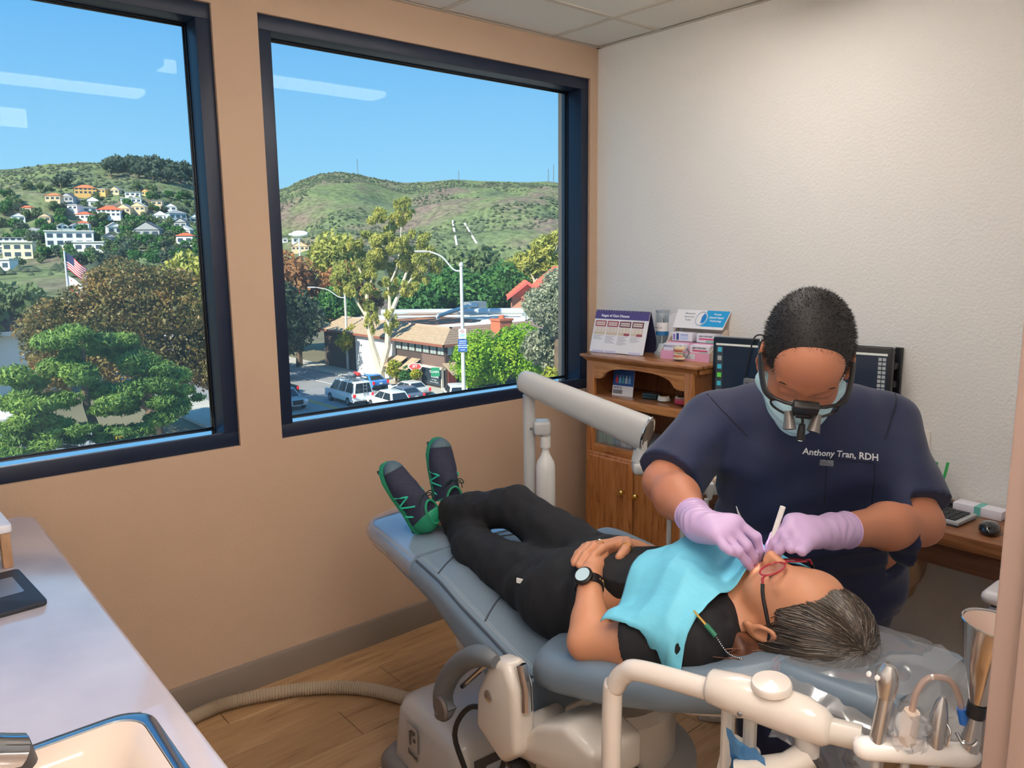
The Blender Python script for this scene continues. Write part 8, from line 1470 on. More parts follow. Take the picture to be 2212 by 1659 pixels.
def shirt_fn(x, y, z, D):
    D = D + 0.008 * (vnoise(x * 30 + y * 12, z * 12 + y * 22, 33) - 0.5) + 0.003 * (vnoise(x * 70, y * 50, 34) - 0.5)
    for a, b in ((SL, (0.40, 0.06, 0.83)), (SR, (0.372, 0.465, 0.828))):     # sleeve ends
        n = np.array(b) - np.array(a); n = n / np.linalg.norm(n); e = np.array(a) + n * 0.135
        pl = (x - e[0]) * n[0] + (y - e[1]) * n[1] + (z - e[2]) * n[2]; side = (y < 0.135) if a[1] < 0.25 else (y > 0.385)
        D = np.where(side & (x > 0.2), np.maximum(D, pl), D)
    q = np.stack([x - 0.49, y - 0.25, z - 0.90], -1); ax_ = np.array((0.95, 0, 0.12)); ax_ /= np.linalg.norm(ax_); t_ = np.clip(q @ ax_, 0, 0.2)
    hole = np.linalg.norm(q - t_[..., None] * ax_, axis=-1) - 0.068
    return np.maximum(np.maximum(np.maximum(D, -hole), x - 0.57), -(x + 0.045))
V, F = skin(T, 0.005, fn=shirt_fn, it=1); obj('shirt', np_mesh('shirt', V, F, True), M_blackc, pt)
Tr = Body()
for h_, k_, a_, ex in ((HR, KR, AR, 0), (HL, KL, AL, 0)):
    m_ = tuple(np.array(k_) * 0.55 + np.array(a_) * 0.45); Tr.cone(h_, k_, 0.094, 0.06, 0.03); Tr.cone(k_, m_, 0.06, 0.054, 0.025); Tr.cone(m_, a_, 0.054, 0.044, 0.012)
Tr.cone((0.03, 0.2, 0.76), (0.03, 0.33, 0.76), 0.107, 0.107, 0.05)
def tr_fn(x, y, z, D):
    D = D + 0.008 * (vnoise(x * 26 + y * 9, z * 16 + y * 30, 31) - 0.5) + 0.004 * (vnoise(x * 60, y * 34 + z * 20, 32) - 0.5)
    for k_, a_ in ((KR, AR), (KL, AL)):
        n = np.array(a_) - np.array(k_); L_ = np.linalg.norm(n); n = n / L_; e = np.array(a_) - n * 0.075
        pl = (x - e[0]) * n[0] + (y - e[1]) * n[1] + (z - e[2]) * n[2]
        r2 = (x - a_[0]) ** 2 + (y - a_[1]) ** 2 + (z - a_[2]) ** 2
        D = np.where(r2 < 0.12 ** 2, np.maximum(D, pl), D)
    return D
V, F = skin(Tr, 0.0055, fn=tr_fn, it=1); obj('trousers', np_mesh('trousers', V, F, True), M_blackc, pt)
obj('pocket_tag', MB().box((-0.045, 0.098, 0.80), (0.018, 0.003, 0.012), 0.4), mat('tag_white', (226, 226, 224), 0.5), pt)
# shoes
M_shn, M_shg, M_sht, M_lace = mat('shoe_mesh_navy', (36, 40, 62), 0.8, var=0.2, vs=120), mat('shoe_green', (26, 132, 96), 0.6), mat('shoe_teal', (44, 196, 160), 0.5), mat('lace_dark', (22, 50, 48), 0.8); M_shk = mat('shoe_black', (28, 34, 40), 0.6)
def shoe(label, heel, toe, top, w=0.046):
    """heel and toe: ends of the sole; top: direction the tongue points (towards the shin)"""
    t = cthing('shoe', label, 'shoe'); t['group'] = 'patient shoes'
    h, e = np.array(heel), np.array(toe); L = e - h; n = np.linalg.norm(L); ux = L / n; uz = np.array(top, float); uz -= ux * (uz @ ux); uz /= np.linalg.norm(uz); uy = np.cross(uz, ux)
    Q = lambda a, b, c: h + ux * a + uy * b + uz * c
    S_ = Body(); S_.ell(Q(0.042, 0, 0.04), (0.046, 0.036, 0.045), 0.02, np.stack([ux, uy, uz], 1)); S_.cone(Q(0.05, 0, 0.035), Q(0.13, 0.0, 0.032), 0.036, 0.038, 0.02); S_.ell(Q(0.17, 0.004, 0.026), (0.07, 0.045, 0.03), 0.03, np.stack([ux, uy, uz], 1)); S_.cone(Q(0.05, 0, 0.06), Q(0.1, 0, 0.055), 0.03, 0.028, 0.02)
    S_.cut(Q(0.045, 0, 0.105), (0.036, 0.026, 0.034), 0.008, np.stack([ux, uy, uz], 1))
    V, F = skin(S_, 0.0035, fn=lambda x, y, z, D: np.maximum(D, -((x - h[0]) * uz[0] + (y - h[1]) * uz[1] + (z - h[2]) * uz[2] - 0.008)), it=1); obj('upper', np_mesh('upper', V, F, True), M_shn, t)
    R = []
    for a, ww in ((-0.002, 0.012), (0.008, 0.026), (0.03, 0.034), (0.08, 0.035), (0.14, 0.042), (0.19, 0.045), (0.225, 0.036), (0.242, 0.018), (0.246, 0.006)): R.append([Q(a, u * ww + 0.003 * (a > 0.1), c) for u, c in ((-1, 0.0), (-1.04, 0.008), (-0.98, 0.015), (0.98, 0.015), (1.04, 0.008), (1, 0.0))])
    so = obj('sole', MB().rings(R), M_shg, t, smooth=50)
    for k in range(11): obj('tread_lug', MB().rings([[Q(0.015 + k * 0.0205 + d, u * (0.03 + 0.008 * (k > 5)), c) for d, u in ((0, -1), (0.012, -1), (0.012, 1), (0, 1))] for c in (-0.004, 0.002)]), M_shk, so)
    # heel counter, side stripes, collar, toe cap, laces
    Bc = S_.grown(0.0025); V, F = skin(Bc, 0.0035, fn=lambda x, y, z, D: np.maximum(np.maximum(D, ((x - h[0]) * ux[0] + (y - h[1]) * ux[1] + (z - h[2]) * ux[2]) - 0.03 - 0.25 * ((x - h[0]) * uz[0] + (y - h[1]) * uz[1] + (z - h[2]) * uz[2])), -((x - h[0]) * uz[0] + (y - h[1]) * uz[1] + (z - h[2]) * uz[2] - 0.01)), it=1); obj('heel_counter', np_mesh('heel_counter', V, F, True), M_shg, t)
    V, F = skin(Bc, 0.0035, fn=lambda x, y, z, D: np.maximum(np.maximum(D, 0.208 - ((x - h[0]) * ux[0] + (y - h[1]) * ux[1] + (z - h[2]) * ux[2])), -((x - h[0]) * uz[0] + (y - h[1]) * uz[1] + (z - h[2]) * uz[2] - 0.01)), it=1); obj('toe_cap', np_mesh('toe_cap', V, F, True), mat('shoe_cap_slate', (70, 92, 104), 0.6), t)
    for sd in (-1, 1):
        for (a0, c0, a1, c1) in ((0.135, 0.016, 0.12, 0.058), (0.12, 0.058, 0.105, 0.018), (0.1, 0.016, 0.085, 0.062), (0.07, 0.016, 0.048, 0.07)): obj('side_stripe', MB().tube([Q(a0 + (a1 - a0) * q, sd * (0.0435 - 0.012 * max(0, (c0 + (c1 - c0) * q - 0.025) / 0.045) ** 1.3 + (0.002 if a0 > 0.11 else -0.002)), c0 + (c1 - c0) * q) for q in np.linspace(0, 1, 5)], 0.0028, 6), M_sht, t)
    obj('collar', MB().tube([Q(0.045 + 0.036 * math.cos(a), 0.027 * math.sin(a), 0.083 + 0.006 * math.cos(a)) for a in np.linspace(0, 2 * PI, 19)[:-1]], 0.004, 6, close=True), M_shg, t)
    for k in range(5): obj('lace', MB().tube([Q(0.098 + k * 0.015, -0.02, 0.068 - k * 0.006), Q(0.104 + k * 0.015, 0, 0.078 - k * 0.0062), Q(0.11 + k * 0.015, 0.02, 0.066 - k * 0.006)], 0.0024, 6), M_lace, t)
    for sd in (-1, 1): obj('lace_loop', MB().tube(bez([Q(0.1, 0, 0.08), Q(0.105, sd * 0.018, 0.098), Q(0.09, sd * 0.034, 0.09), Q(0.096, sd * 0.01, 0.081)], 12), 0.0018, 5), M_lace, t); obj('lace_end', MB().tube(bez([Q(0.1, 0, 0.08), Q(0.098, sd * 0.022, 0.09), Q(0.075, sd * 0.038, 0.075)], 9), 0.0016, 5), M_lace, t)
    return t
shoe('navy and green trainer on the near foot, lying lower on the foot pad', (-0.595, 0.13, 0.752), (-0.70, 0.062, 0.96), (0.85, 0.35, 0.2))
shoe('navy and green trainer on the far foot, standing upright behind the other', (-0.725, 0.275, 0.757), (-0.785, 0.30, 0.99), (0.95, 0.05, 0.25))
# eyeglasses pushed onto the nose
eg = cthing('eyeglasses', 'red and black framed eyeglasses on the patient face', 'eyeglasses'); M_redf, M_blkf = mat('frame_red', (168, 30, 50), 0.25, coat=0.5), mat('temple_black', (26, 24, 28), 0.3)
M_lens = clear_mat('lens_clear', (250, 244, 246), 0.12, 0.0, 0.04)
for s in (-1, 1):
    cx_ = s * 0.0335
    ring = [PH(cx_ + 0.027 * math.cos(a), 0.108 - 0.2 * abs(cx_ + 0.027 * math.cos(a)), -0.002 + 0.0195 * math.sin(a)) for a in np.linspace(0, 2 * PI, 25)[:-1]]
    r_ = obj('rim', MB().tube(ring, 0.0018, 6, close=True), M_redf, eg); obj('lens', MB().add(ring, [tuple(range(24))]), M_lens, r_, smooth=0)
    t0 = PH(s * 0.0605, 0.096, 0.002); t1 = PH(s * 0.072, 0.094, 0.004); t2 = PH(s * 0.079, 0.062, 0.006); t3 = PH(s * 0.082, -0.005, 0.012); t4 = PH(s * 0.080, -0.028, -0.006)
    obj('hinge_end', MB().tube([t0, t1, PH(s * 0.0745, 0.085, 0.005)], 0.0024, 6), M_redf, eg); obj('temple', MB().tube(bez([PH(s * 0.0745, 0.085, 0.005), t2, t3, t4], 12), 0.0026, 6, sq=1.5), M_blkf, eg)
obj('bridge', MB().tube([PH(-0.007, 0.106, 0.006), PH(0, 0.109, 0.009), PH(0.007, 0.106, 0.006)], 0.0017, 6), M_redf, eg)
er = cthing('stud_earring', 'tiny gold stud in the near earlobe', 'earring'); obj('stud', MB().lathe([(0.0, -0.001), (0.0024, 0), (0.0018, 0.002), (0, 0.0026)], PH(-0.0855, -0.002, -0.03), 12, (0, -1, 0)), M_brass, er); obj('post', MB().tube([PH(-0.0855, -0.002, -0.03), PH(-0.074, -0.002, -0.03)], 0.0005, 5), M_brass, er)
# watch and rings
wt = cthing('wrist_watch', 'black sports watch with a pale round dial on the near wrist', 'watch'); wdir = (np.array(WRL) - np.array((0.262, 0.055, 0.83))); wdir /= np.linalg.norm(wdir); wc_ = np.array(WRL) - wdir * 0.022
nz_ = np.array((0.28, -0.72, 0.62)); nz_ -= wdir * (nz_ @ wdir); nz_ /= np.linalg.norm(nz_); nb_ = np.cross(wdir, nz_)
obj('strap', MB().rings([[wc_ + (nz_ * math.cos(a) + nb_ * math.sin(a)) * r_ + wdir * l_ for l_, r_ in ((-0.0105, 0.0285), (0.0105, 0.0285), (0.0105, 0.0315), (-0.0105, 0.0315))] for a in np.linspace(0, 2 * PI, 29)[:-1]], close=True), M_blkf, wt, smooth=40)
obj('strap_holes', MB().add(*[(lambda L: (L.v, L.f))(k) for k in [MB().box(wc_ + (nz_ * math.cos(1.5) + nb_ * math.sin(1.5)) * 0.0316, (0.004, 0.004, 0.004))]][0]), mat('strap_gold', (170, 140, 80), 0.5), wt)
for a in (1.2, 1.45, 1.7, 1.95): obj('strap_slot', MB().lathe([(0.0022, 0), (0.0022, 0.0006), (0, 0.0006)], wc_ + (nz_ * math.cos(a) + nb_ * math.sin(a)) * 0.0315, 8, tuple(nz_ * math.cos(a) + nb_ * math.sin(a))), mat('strap_gold', (170, 140, 80), 0.5), wt)
obj('case', MB().lathe([(0.019, 0), (0.0215, 0.003), (0.0215, 0.009), (0.019, 0.0115), (0.0, 0.0115)], wc_ + nz_ * 0.0285, 28, tuple(nz_)), M_blkf, wt, smooth=40); obj('dial', MB().lathe([(0.0165, 0), (0.0165, 0.0006), (0, 0.0006)], wc_ + nz_ * 0.0401, 28, tuple(nz_)), mat('dial_pale', (186, 212, 222), 0.1, coat=1.0), wt)
def ring_(label, c, d, r): d = np.array(d, float); d /= np.linalg.norm(d); u = np.cross(d, (0, 0, 1)); u /= np.linalg.norm(u); w_ = np.cross(d, u); t = cthing('finger_ring', label, 'ring'); obj('band', MB().tube([np.array(c) + (u * math.cos(a) + w_ * math.sin(a)) * r for a in np.linspace(0, 2 * PI, 21)[:-1]], 0.0013, 6, close=True), M_brass, t); return t
ring_('thin gold ring on the right thumb', (0.172, 0.243, 0.9165), (0.027, -0.037, 0.003), 0.0128); rg = ring_('pale ring with a small stone on a finger of the upper hand', (0.118, 0.21, 0.9165), (0.018, -0.048, 0.012), 0.0112); obj('stone', MB().lathe([(0.0, 0), (0.003, 0.001), (0.002, 0.003), (0, 0.003)], (0.118, 0.21, 0.9275), 8), mat('stone_pale', (236, 240, 244), 0.05), rg)

# bib over the chest
axc, Dc = Body.field(type('U', (), {'p': T.p + B.p})(), np.array((0.12, -0.06, 0.70)), np.array((0.62, 0.58, 1.0)), 0.008)
hit_ = Dc < 0; top_i = Dc.shape[2] - 1 - np.argmax(hit_[:, :, ::-1], axis=2); HT = np.where(hit_.any(2), axc[2][top_i], 0.70)
for _ in range(7): # cloth bridges the hollows
    pad_ = np.pad(HT, 1, mode='edge'); HT = np.maximum(HT, (pad_[:-2, 1:-1] + pad_[2:, 1:-1] + pad_[1:-1, :-2] + pad_[1:-1, 2:]) / 4)
HT = np.maximum(HT, 0.822)
def chest_z(s, v):
    i = min(max((s - axc[0][0]) / 0.008, 0), HT.shape[0] - 1.001); j = min(max((v - axc[1][0]) / 0.008, 0), HT.shape[1] - 1.001); a, b = int(i), int(j); i -= a; j -= b
    return float((HT[a, b] * (1 - i) + HT[a + 1, b] * i) * (1 - j) + (HT[a, b + 1] * (1 - i) + HT[a + 1, b + 1] * i) * j)
rb = np.random.default_rng(4)
bb_ = cthing('paper_bib', 'turquoise paper bib with fold creases spread over the patient chest', 'bib'); NU, NV = 44, 54
def bibp(u, v):
    # corners: foot-near, foot-far, head-far, head-near
    a, b, c, d = np.array((0.345, 0.008)), np.array((0.215, 0.43)), np.array((0.52, 0.44)), np.array((0.528, 0.032))
    q = (a * (1 - v) + b * v) * (1 - u) + (d * (1 - v) + c * v) * u
    s, w = q; z = chest_z(s, w) + 0.010
    cr = lambda d, w_: max(0.0, 1 - abs(d) / w_)
    z += 0.026 * cr(v - 0.55 - 0.30 * (u - 0.4), 0.22) * (0.45 + 0.55 * smoothstep(0.0, 0.6, u)) + 0.012 * cr(u - 0.45, 0.25) + 0.012 * cr(v - 0.27, 0.12) + 0.008 * cr(u - 0.78 + 0.4 * v, 0.12) + 0.004 * math.sin(11 * u + 7 * v)
    return (s, w, z)
Vb = [bibp(i / NU, j / NV) for i in range(NU + 1) for j in range(NV + 1)]; Fb = [(i * (NV + 1) + j, i * (NV + 1) + j + 1, (i + 1) * (NV + 1) + j + 1, (i + 1) * (NV + 1) + j) for i in range(NU) for j in range(NV)]
mbb = MB(); mbb.add(Vb, Fb); o = obj('bib_sheet', mbb, mat('bib_turquoise', (112, 198, 222), 0.6, var=0.03, vs=30, bump=0.3, bs=160, bd=0.001, stretch=(1, 6, 1)), bb_, smooth=35); o.modifiers.new('thick', 'SOLIDIFY').thickness = 0.0012
bc = cthing('bib_clip', 'bib chain with a green sleeved metal clip hanging by the neck', 'bib clip'); c0_, c1_ = np.array((0.535, 0.075, chest_z(0.535, 0.075) + 0.016)), np.array((0.578, 0.085, 0.905))
obj('clip_jaw', MB().tube([c0_ + (c0_ - c1_) * 0.25, c0_ + (c1_ - c0_) * 0.35], [0.0018, 0.0032], 8), M_brass, bc); obj('green_sleeve', MB().tube([c0_ + (c1_ - c0_) * 0.3, c0_ + (c1_ - c0_) * 0.75], 0.0048, 10), mat('sleeve_green', (20, 110, 80), 0.5), bc)
chn = bez([c0_ + (c1_ - c0_) * 0.75, (0.585, 0.095, 0.885), (0.6, 0.12, 0.87), (0.615, 0.16, 0.85)], 27)
for p in chn: obj('bead', MB().lathe([(0, -0.0016), (0.0013, -0.0009), (0.0016, 0), (0.0013, 0.0009), (0, 0.0016)], p, 8), M_chr, bc)

# ---------------------------------------------------------------- the clinician
from mathutils.bvhtree import BVHTree
mn = thing('person', 'person in navy scrubs and a pale blue mask bending over the patient', 'person', (-1.03, -1.76, 0.0))
MO = np.array((-1.03, -1.76, 0.0))
def mo(p): return np.array(p, float) - MO
XR = np.array((-0.693, 0.72, 0.0)); FW = np.array((-0.72, -0.693, 0.0)); UP = np.array((0, 0, 1.0))
g = {k: mo(v) for k, v in MAN.items() if not isinstance(v, (dict, list))}
B = Body()
hc = g['head'] + np.array((-0.006, 0.006, 0.0)); ti = math.radians(46); FH = np.array((-0.86, -0.51, 0.0)); FH /= np.linalg.norm(FH)
hy = FH * math.cos(ti) - UP * math.sin(ti); hz = FH * math.sin(ti) + UP * math.cos(ti); hx = np.cross(hy, hz)
ro = math.radians(7); hx, hz = hx * math.cos(ro) + hz * math.sin(ro), hz * math.cos(ro) - hx * math.sin(ro)
QH, QM = head_prims(B, hc, hx, hy, hz, 1.07)
nb = g['neck0'] + np.array((0.02, 0.02, 0.0))
B.cone(QH(0, -0.035, -0.06), nb, 0.06, 0.068, 0.04)
pel, bel, che = mo((-1.035, -1.725, 0.86)), mo((-1.065, -1.75, 0.95)), mo((-1.10, -1.755, 1.09))
LV = ((pel, 0.09, 0.12), (bel, 0.085, 0.128), (che, 0.10, 0.112))
for c, w, r in LV: B.cone(c - XR * w, c + XR * w, r, r, 0.08)
sR, sL = g['shR'] + np.array((0.015, 0.02, -0.005)), g['shL'] + np.array((0.02, 0.015, -0.005))
B.cone(sR, sL, 0.062, 0.062, 0.05); B.cone(nb, sR * 0.5 + nb * 0.5, 0.062, 0.06, 0.05); B.cone(nb, sL * 0.5 + nb * 0.5, 0.062, 0.06, 0.05)
for s_, e_, w_ in ((sR, g['elR'], g['wrR']), (sL, g['elL'], g['wrL'])):
    B.cone(s_, e_, 0.06, 0.046, 0.04); B.cone(e_, e_ * 0.62 + w_ * 0.38, 0.046, 0.047, 0.03); B.cone(e_ * 0.62 + w_ * 0.38, w_, 0.046, 0.03, 0.03)
FEET = []
for sg in (1, -1):
    h_ = mo((-1.02, -1.735, 0.84)) + XR * 0.09 * sg; k_ = h_ * 1.0 + np.array((-0.015, -0.01, -0.37)); a_ = h_ + np.array((0.0, 0.005, -0.745)); B.cone(h_, k_, 0.092, 0.064, 0.04); B.cone(k_, a_, 0.062, 0.044, 0.04); FEET.append((a_, h_, k_))
    B.cone(a_ + np.array((0, 0, -0.04)), a_ + FW * 0.14 + np.array((0, 0, -0.055)), 0.042, 0.036, 0.04)
V1, F1 = skin(B, 0.0085, it=1)
V2, F2 = skin(B, 0.0036, lo=tuple(hc - 0.135), hi=tuple(hc + 0.145), it=2)
V1, F1 = outside(V1, F1, tuple(hc - 0.125), tuple(hc + 0.135))
V, F = join((V1, F1), (V2, F2)); obj('body', np_mesh('body', V, F, True), M_skinm, mn)
# cropped hair
Bh = Body(); Bh.ell(QH(0, -0.016, 0.04), (0.0865, 0.109, 0.098), 0.02, QM); Bh.ell(QH(0, -0.05, -0.02), (0.078, 0.065, 0.06), 0.02, QM)
Bh.cut(QH(0, 0.122, 0.004), (0.11, 0.068, 0.060), 0.008, QM); Bh.cut(QH(0, 0.09, -0.09), (0.14, 0.10, 0.09), 0.008, QM); Bh.cut(QH(-0.1, 0.0, -0.045), (0.04, 0.045, 0.06), 0.008, QM); Bh.cut(QH(0.1, 0.0, -0.045), (0.04, 0.045, 0.06), 0.008, QM); Bh.cut(QH(0, -0.03, -0.14), (0.12, 0.12, 0.07), 0.01, QM)
V, F = skin(Bh, 0.004, it=1); obj('hair', np_mesh('hair', V, F, True), mat('hair_black', (24, 20, 20), 0.6, var=0.25, vs=60), mn)
cN = np.cross(V[F[:, 1]] - V[F[:, 0]], V[F[:, 2]] - V[F[:, 0]]); cN /= np.maximum(np.linalg.norm(cN, axis=1, keepdims=True), 1e-9); cC = V[F].mean(1); rs = np.random.default_rng(3)
out_ = ((cC - hc) * cN).sum(1); cN = cN * np.sign(out_)[:, None]; dd = (cC - hc) @ np.stack([hx, hy, hz], 1); keep = np.where(np.linalg.norm(cC - hc, axis=1) > 0.075)[0]; pick = rs.choice(keep, min(7000, len(keep)), replace=False)
P0_ = cC[pick] + rs.normal(size=(len(pick), 3)) * 0.0012; dr = cN[pick] * 0.9 + rs.normal(size=(len(pick), 3)) * 0.35 + hy * 0.35; dr /= np.linalg.norm(dr, axis=1, keepdims=True); sd2 = np.cross(dr, rs.normal(size=(len(pick), 3))); sd2 /= np.linalg.norm(sd2, axis=1, keepdims=True); ln = rs.uniform(0.005, 0.0095, (len(pick), 1))
V = np.stack([P0_ - sd2 * 0.0007, P0_ + sd2 * 0.0007, P0_ + dr * ln], 1).reshape(-1, 3); o = obj('hair_stubble', np_mesh('hair_stubble', V, np.arange(len(V)).reshape(-1, 3)), mat('hair_stubble_black', (28, 23, 22), 0.5), mn); o['kind'] = 'stuff'
for s in (-1, 1): obj('eyebrow', MB().tube([QH(s * x, 0.0925 - 0.35 * (x - 0.012), 0.024 + 0.004 * math.sin((x - 0.012) * 80)) for x in np.linspace(0.011, 0.05, 9)], [0.002, 0.0035, 0.004, 0.004, 0.0038, 0.0035, 0.003, 0.002, 0.001], 6), mat('brow_black', (34, 27, 26), 0.8), mn)
# navy scrubs
M_scrub = mat('scrub_navy', (20, 32, 68), 0.75, var=0.10, vs=5, bump=0.2, bs=600, bd=0.0005, sheen=0.15)
T = Body()
for c, w, r in LV: T.cone(c - XR * w, c + XR * w, r + 0.014, r + 0.014, 0.08)
T.cone(mo((-1.03, -1.73, 0.74)) - XR * 0.1, mo((-1.03, -1.73, 0.74)) + XR * 0.1, 0.135, 0.135, 0.06)
T.cone(sR, sL, 0.075, 0.075, 0.05); T.cone(nb, sR * 0.5 + nb * 0.5, 0.074, 0.074, 0.05); T.cone(nb, sL * 0.5 + nb * 0.5, 0.074, 0.074, 0.05); T.cone(nb + FW * 0.02 - UP * 0.01, nb - UP * 0.05 + FW * 0.05, 0.07, 0.07, 0.04)
sleeves = []
for s_, e_, fr in ((sR, g['elR'], 0.92), (sL, g['elL'], 0.86)): T.cone(s_, s_ + (e_ - s_) * (fr + 0.25), 0.076, 0.082, 0.035); n = (e_ - s_) / np.linalg.norm(e_ - s_); sleeves.append((s_ + (e_ - s_) * fr, n, s_))
def top_fn(x, y, z, D):
    p = np.stack([x, y, z], -1)
    D = D + 0.0035 * np.sin(26 * (p @ XR) + 9 * np.sin(14 * z) + 6 * z) * np.clip((1.12 - z) / 0.2, 0.2, 1) + 0.0028 * np.sin(60 * z + 26 * (p @ XR) + 20 * (p @ FW)) 
    for e, n, s_ in sleeves:
        pl = (p - e) @ n; side = ((p - mo((-1.10, -1.755, 1.09))) @ XR); near = np.abs((p - s_) @ n) < 0.5
        far = side > 0.165 if (s_ - mo((-1.10, -1.755, 1.09))) @ XR > 0 else side < -0.165
        D = np.where(far & (np.linalg.norm(p - e, axis=-1) < 0.2), np.maximum(D, pl), D)
    nk = np.linalg.norm(p - (nb + UP * 0.055 + FW * 0.03), axis=-1) - 0.078; D = np.maximum(D, -nk)
    q = p - (nb + FW * 0.10 - UP * 0.03); vv = np.abs(q @ XR) * 1.5 - (q[..., 2] + 0.055); D = np.where((q @ FW) > -0.06, np.maximum(D, np.where(q[..., 2] > -0.055, -vv - 0.0, -1.0) * 1.0), D) if False else D
    return np.maximum(D, 0.70 - z)
V, F = skin(T, 0.0062, fn=top_fn, it=1); sc_top = obj('scrub_top', np_mesh('scrub_top', V, F, True), M_scrub, mn); bvh = BVHTree.FromPolygons([Vector(v) for v in V], [tuple(int(i) for i in f) for f in F])
Tr = Body(); Tr.cone(mo((-1.03, -1.73, 0.80)) - XR * 0.09, mo((-1.03, -1.73, 0.80)) + XR * 0.09, 0.128, 0.128, 0.05)
for a_, h_, k_ in FEET: Tr.cone(h_, k_, 0.108, 0.09, 0.03); Tr.cone(k_, a_, 0.09, 0.075, 0.03)
V, F = skin(Tr, 0.009, fn=lambda x, y, z, D: np.maximum(D + 0.004 * np.sin(40 * z + 18 * x) + 0.003 * np.sin(70 * (x - y)), 0.055 - z), it=1); obj('scrub_trousers', np_mesh('scrub_trousers', V, F, True), M_scrub, mn)
for a_, h_, k_ in FEET:
    S_ = Body(); S_.cone(a_ + np.array((0, 0, -0.05)) - FW * 0.02, a_ + FW * 0.15 + np.array((0, 0, -0.058)), 0.047, 0.042, 0.03); V, F = skin(S_, 0.006, fn=lambda x, y, z, D: np.maximum(np.maximum(D, 0.004 - z), z - 0.085), it=1); obj('shoe', np_mesh('shoe', V, F, True), M_blkp, mn)
def stick(o, off):   # press flat lettering onto the cloth
    me = o.data; M4 = o.matrix_basis.copy()
    for v in me.vertices:
        w = M4 @ v.co; d = Vector(-FW); h = bvh.ray_cast(w + Vector(FW) * 0.2, d)
        if h[0] is not None: w = h[0] + Vector(FW) * off
        v.co = w
    o.matrix_basis = Matrix.Identity(4); me.update()
nmP = g['name']; ru = Vector(-XR) * 0.995 + Vector((0, 0, -0.09))
stick(text('lettering', 'Anthony Tran, RDH', 0.0205, mat('thread_white', (232, 234, 238), 0.6), mn, frame(nmP, ru, UP), ext=0, bold=0.0004), 0.0012)
tg = MB().rings([[Vector(g['tag']) + ru * u + Vector((0, 0, v)) for u, v in rpoly(-0.016, 0.016, -0.007, 0.007, 0.002, 2)]], cap=False); tg.f = [tuple(range(len(tg.v)))]
for q in (obj('brand_tag', tg, mat('tag_grey', (120, 128, 140), 0.35, metal=0.4), mn, smooth=0),): stick(q, 0.0012)
stick(text('tag_lettering', 'figs', 0.009, mat('thread_grey', (190, 196, 204), 0.5), mn, frame(g['tag'], ru, UP), ext=0), 0.0018)
def cloth_line(pts, m, nm, r=0.0012): 
    P = []
    for p in pts:
        h = bvh.ray_cast(Vector(p) + Vector(FW) * 0.25, Vector(-FW)); P.append((h[0] + Vector(FW) * 0.0006) if h[0] is not None else Vector(p))
    obj(nm, MB().tube(P, r, 5), m, mn)
M_seamn = mat('scrub_seam', (16, 22, 42), 0.8)
cloth_line([nmP + np.array(ru) * u + UP * -0.0125 for u in np.linspace(-0.03, 0.075, 12)], M_seamn, 'pocket_edge'); cloth_line([nmP + np.array(ru) * 0.075 + UP * z for z in np.linspace(-0.012, -0.12, 10)], M_seamn, 'pocket_edge'); cloth_line([nmP + np.array(ru) * -0.03 + UP * z for z in np.linspace(-0.012, -0.12, 10)], M_seamn, 'pocket_edge')
for sh in (sR, sL): cloth_line([sh * (1 - t_) + che * t_ + UP * (0.07 - 0.16 * t_) + (sh - che) * 0.1 for t_ in np.linspace(0.0, 0.35, 10)], M_seamn, 'armhole_seam', 0.0016)
# surgical mask
Mk = Body(); Mk.ell(QH(0, 0.05, -0.062), (0.068, 0.072, 0.066), 0.02, QM); Mk.cone(QH(0, 0.105, -0.03), QH(0, 0.085, -0.105), 0.025, 0.026, 0.03); Mk.cone(QH(-0.058, 0.02, -0.05), QH(0.058, 0.02, -0.05), 0.03, 0.03, 0.03)
def mask_fn(x, y, z, D):
    p = np.stack([x, y, z], -1) - hc; a, b, c = p @ hx / 1.07, p @ hy / 1.07, p @ hz / 1.07
    D = D + 0.0012 * np.sin(c * 260 + 12 * np.abs(a))
    return np.maximum(np.maximum(D, c + 0.012 + 0.35 * np.abs(a)), np.maximum(-(b - 0.012), -(c + 0.135)))
V, F = skin(Mk, 0.0034, fn=mask_fn, it=1); mk = obj('surgical_mask', np_mesh('surgical_mask', V, F, True), mat('mask_pale_blue', (176, 212, 222), 0.7, bump=0.2, bs=300, bd=0.0006), mn)
for s in (-1, 1): obj('ear_loop', MB().tube(bez([QH(s * 0.066, 0.035, -0.04), QH(s * 0.082, 0.0, -0.02), QH(s * 0.086, -0.03, 0.01), QH(s * 0.083, -0.012, -0.05), QH(s * 0.067, 0.03, -0.08)], 16), 0.0013, 5), M_inkw, mk)
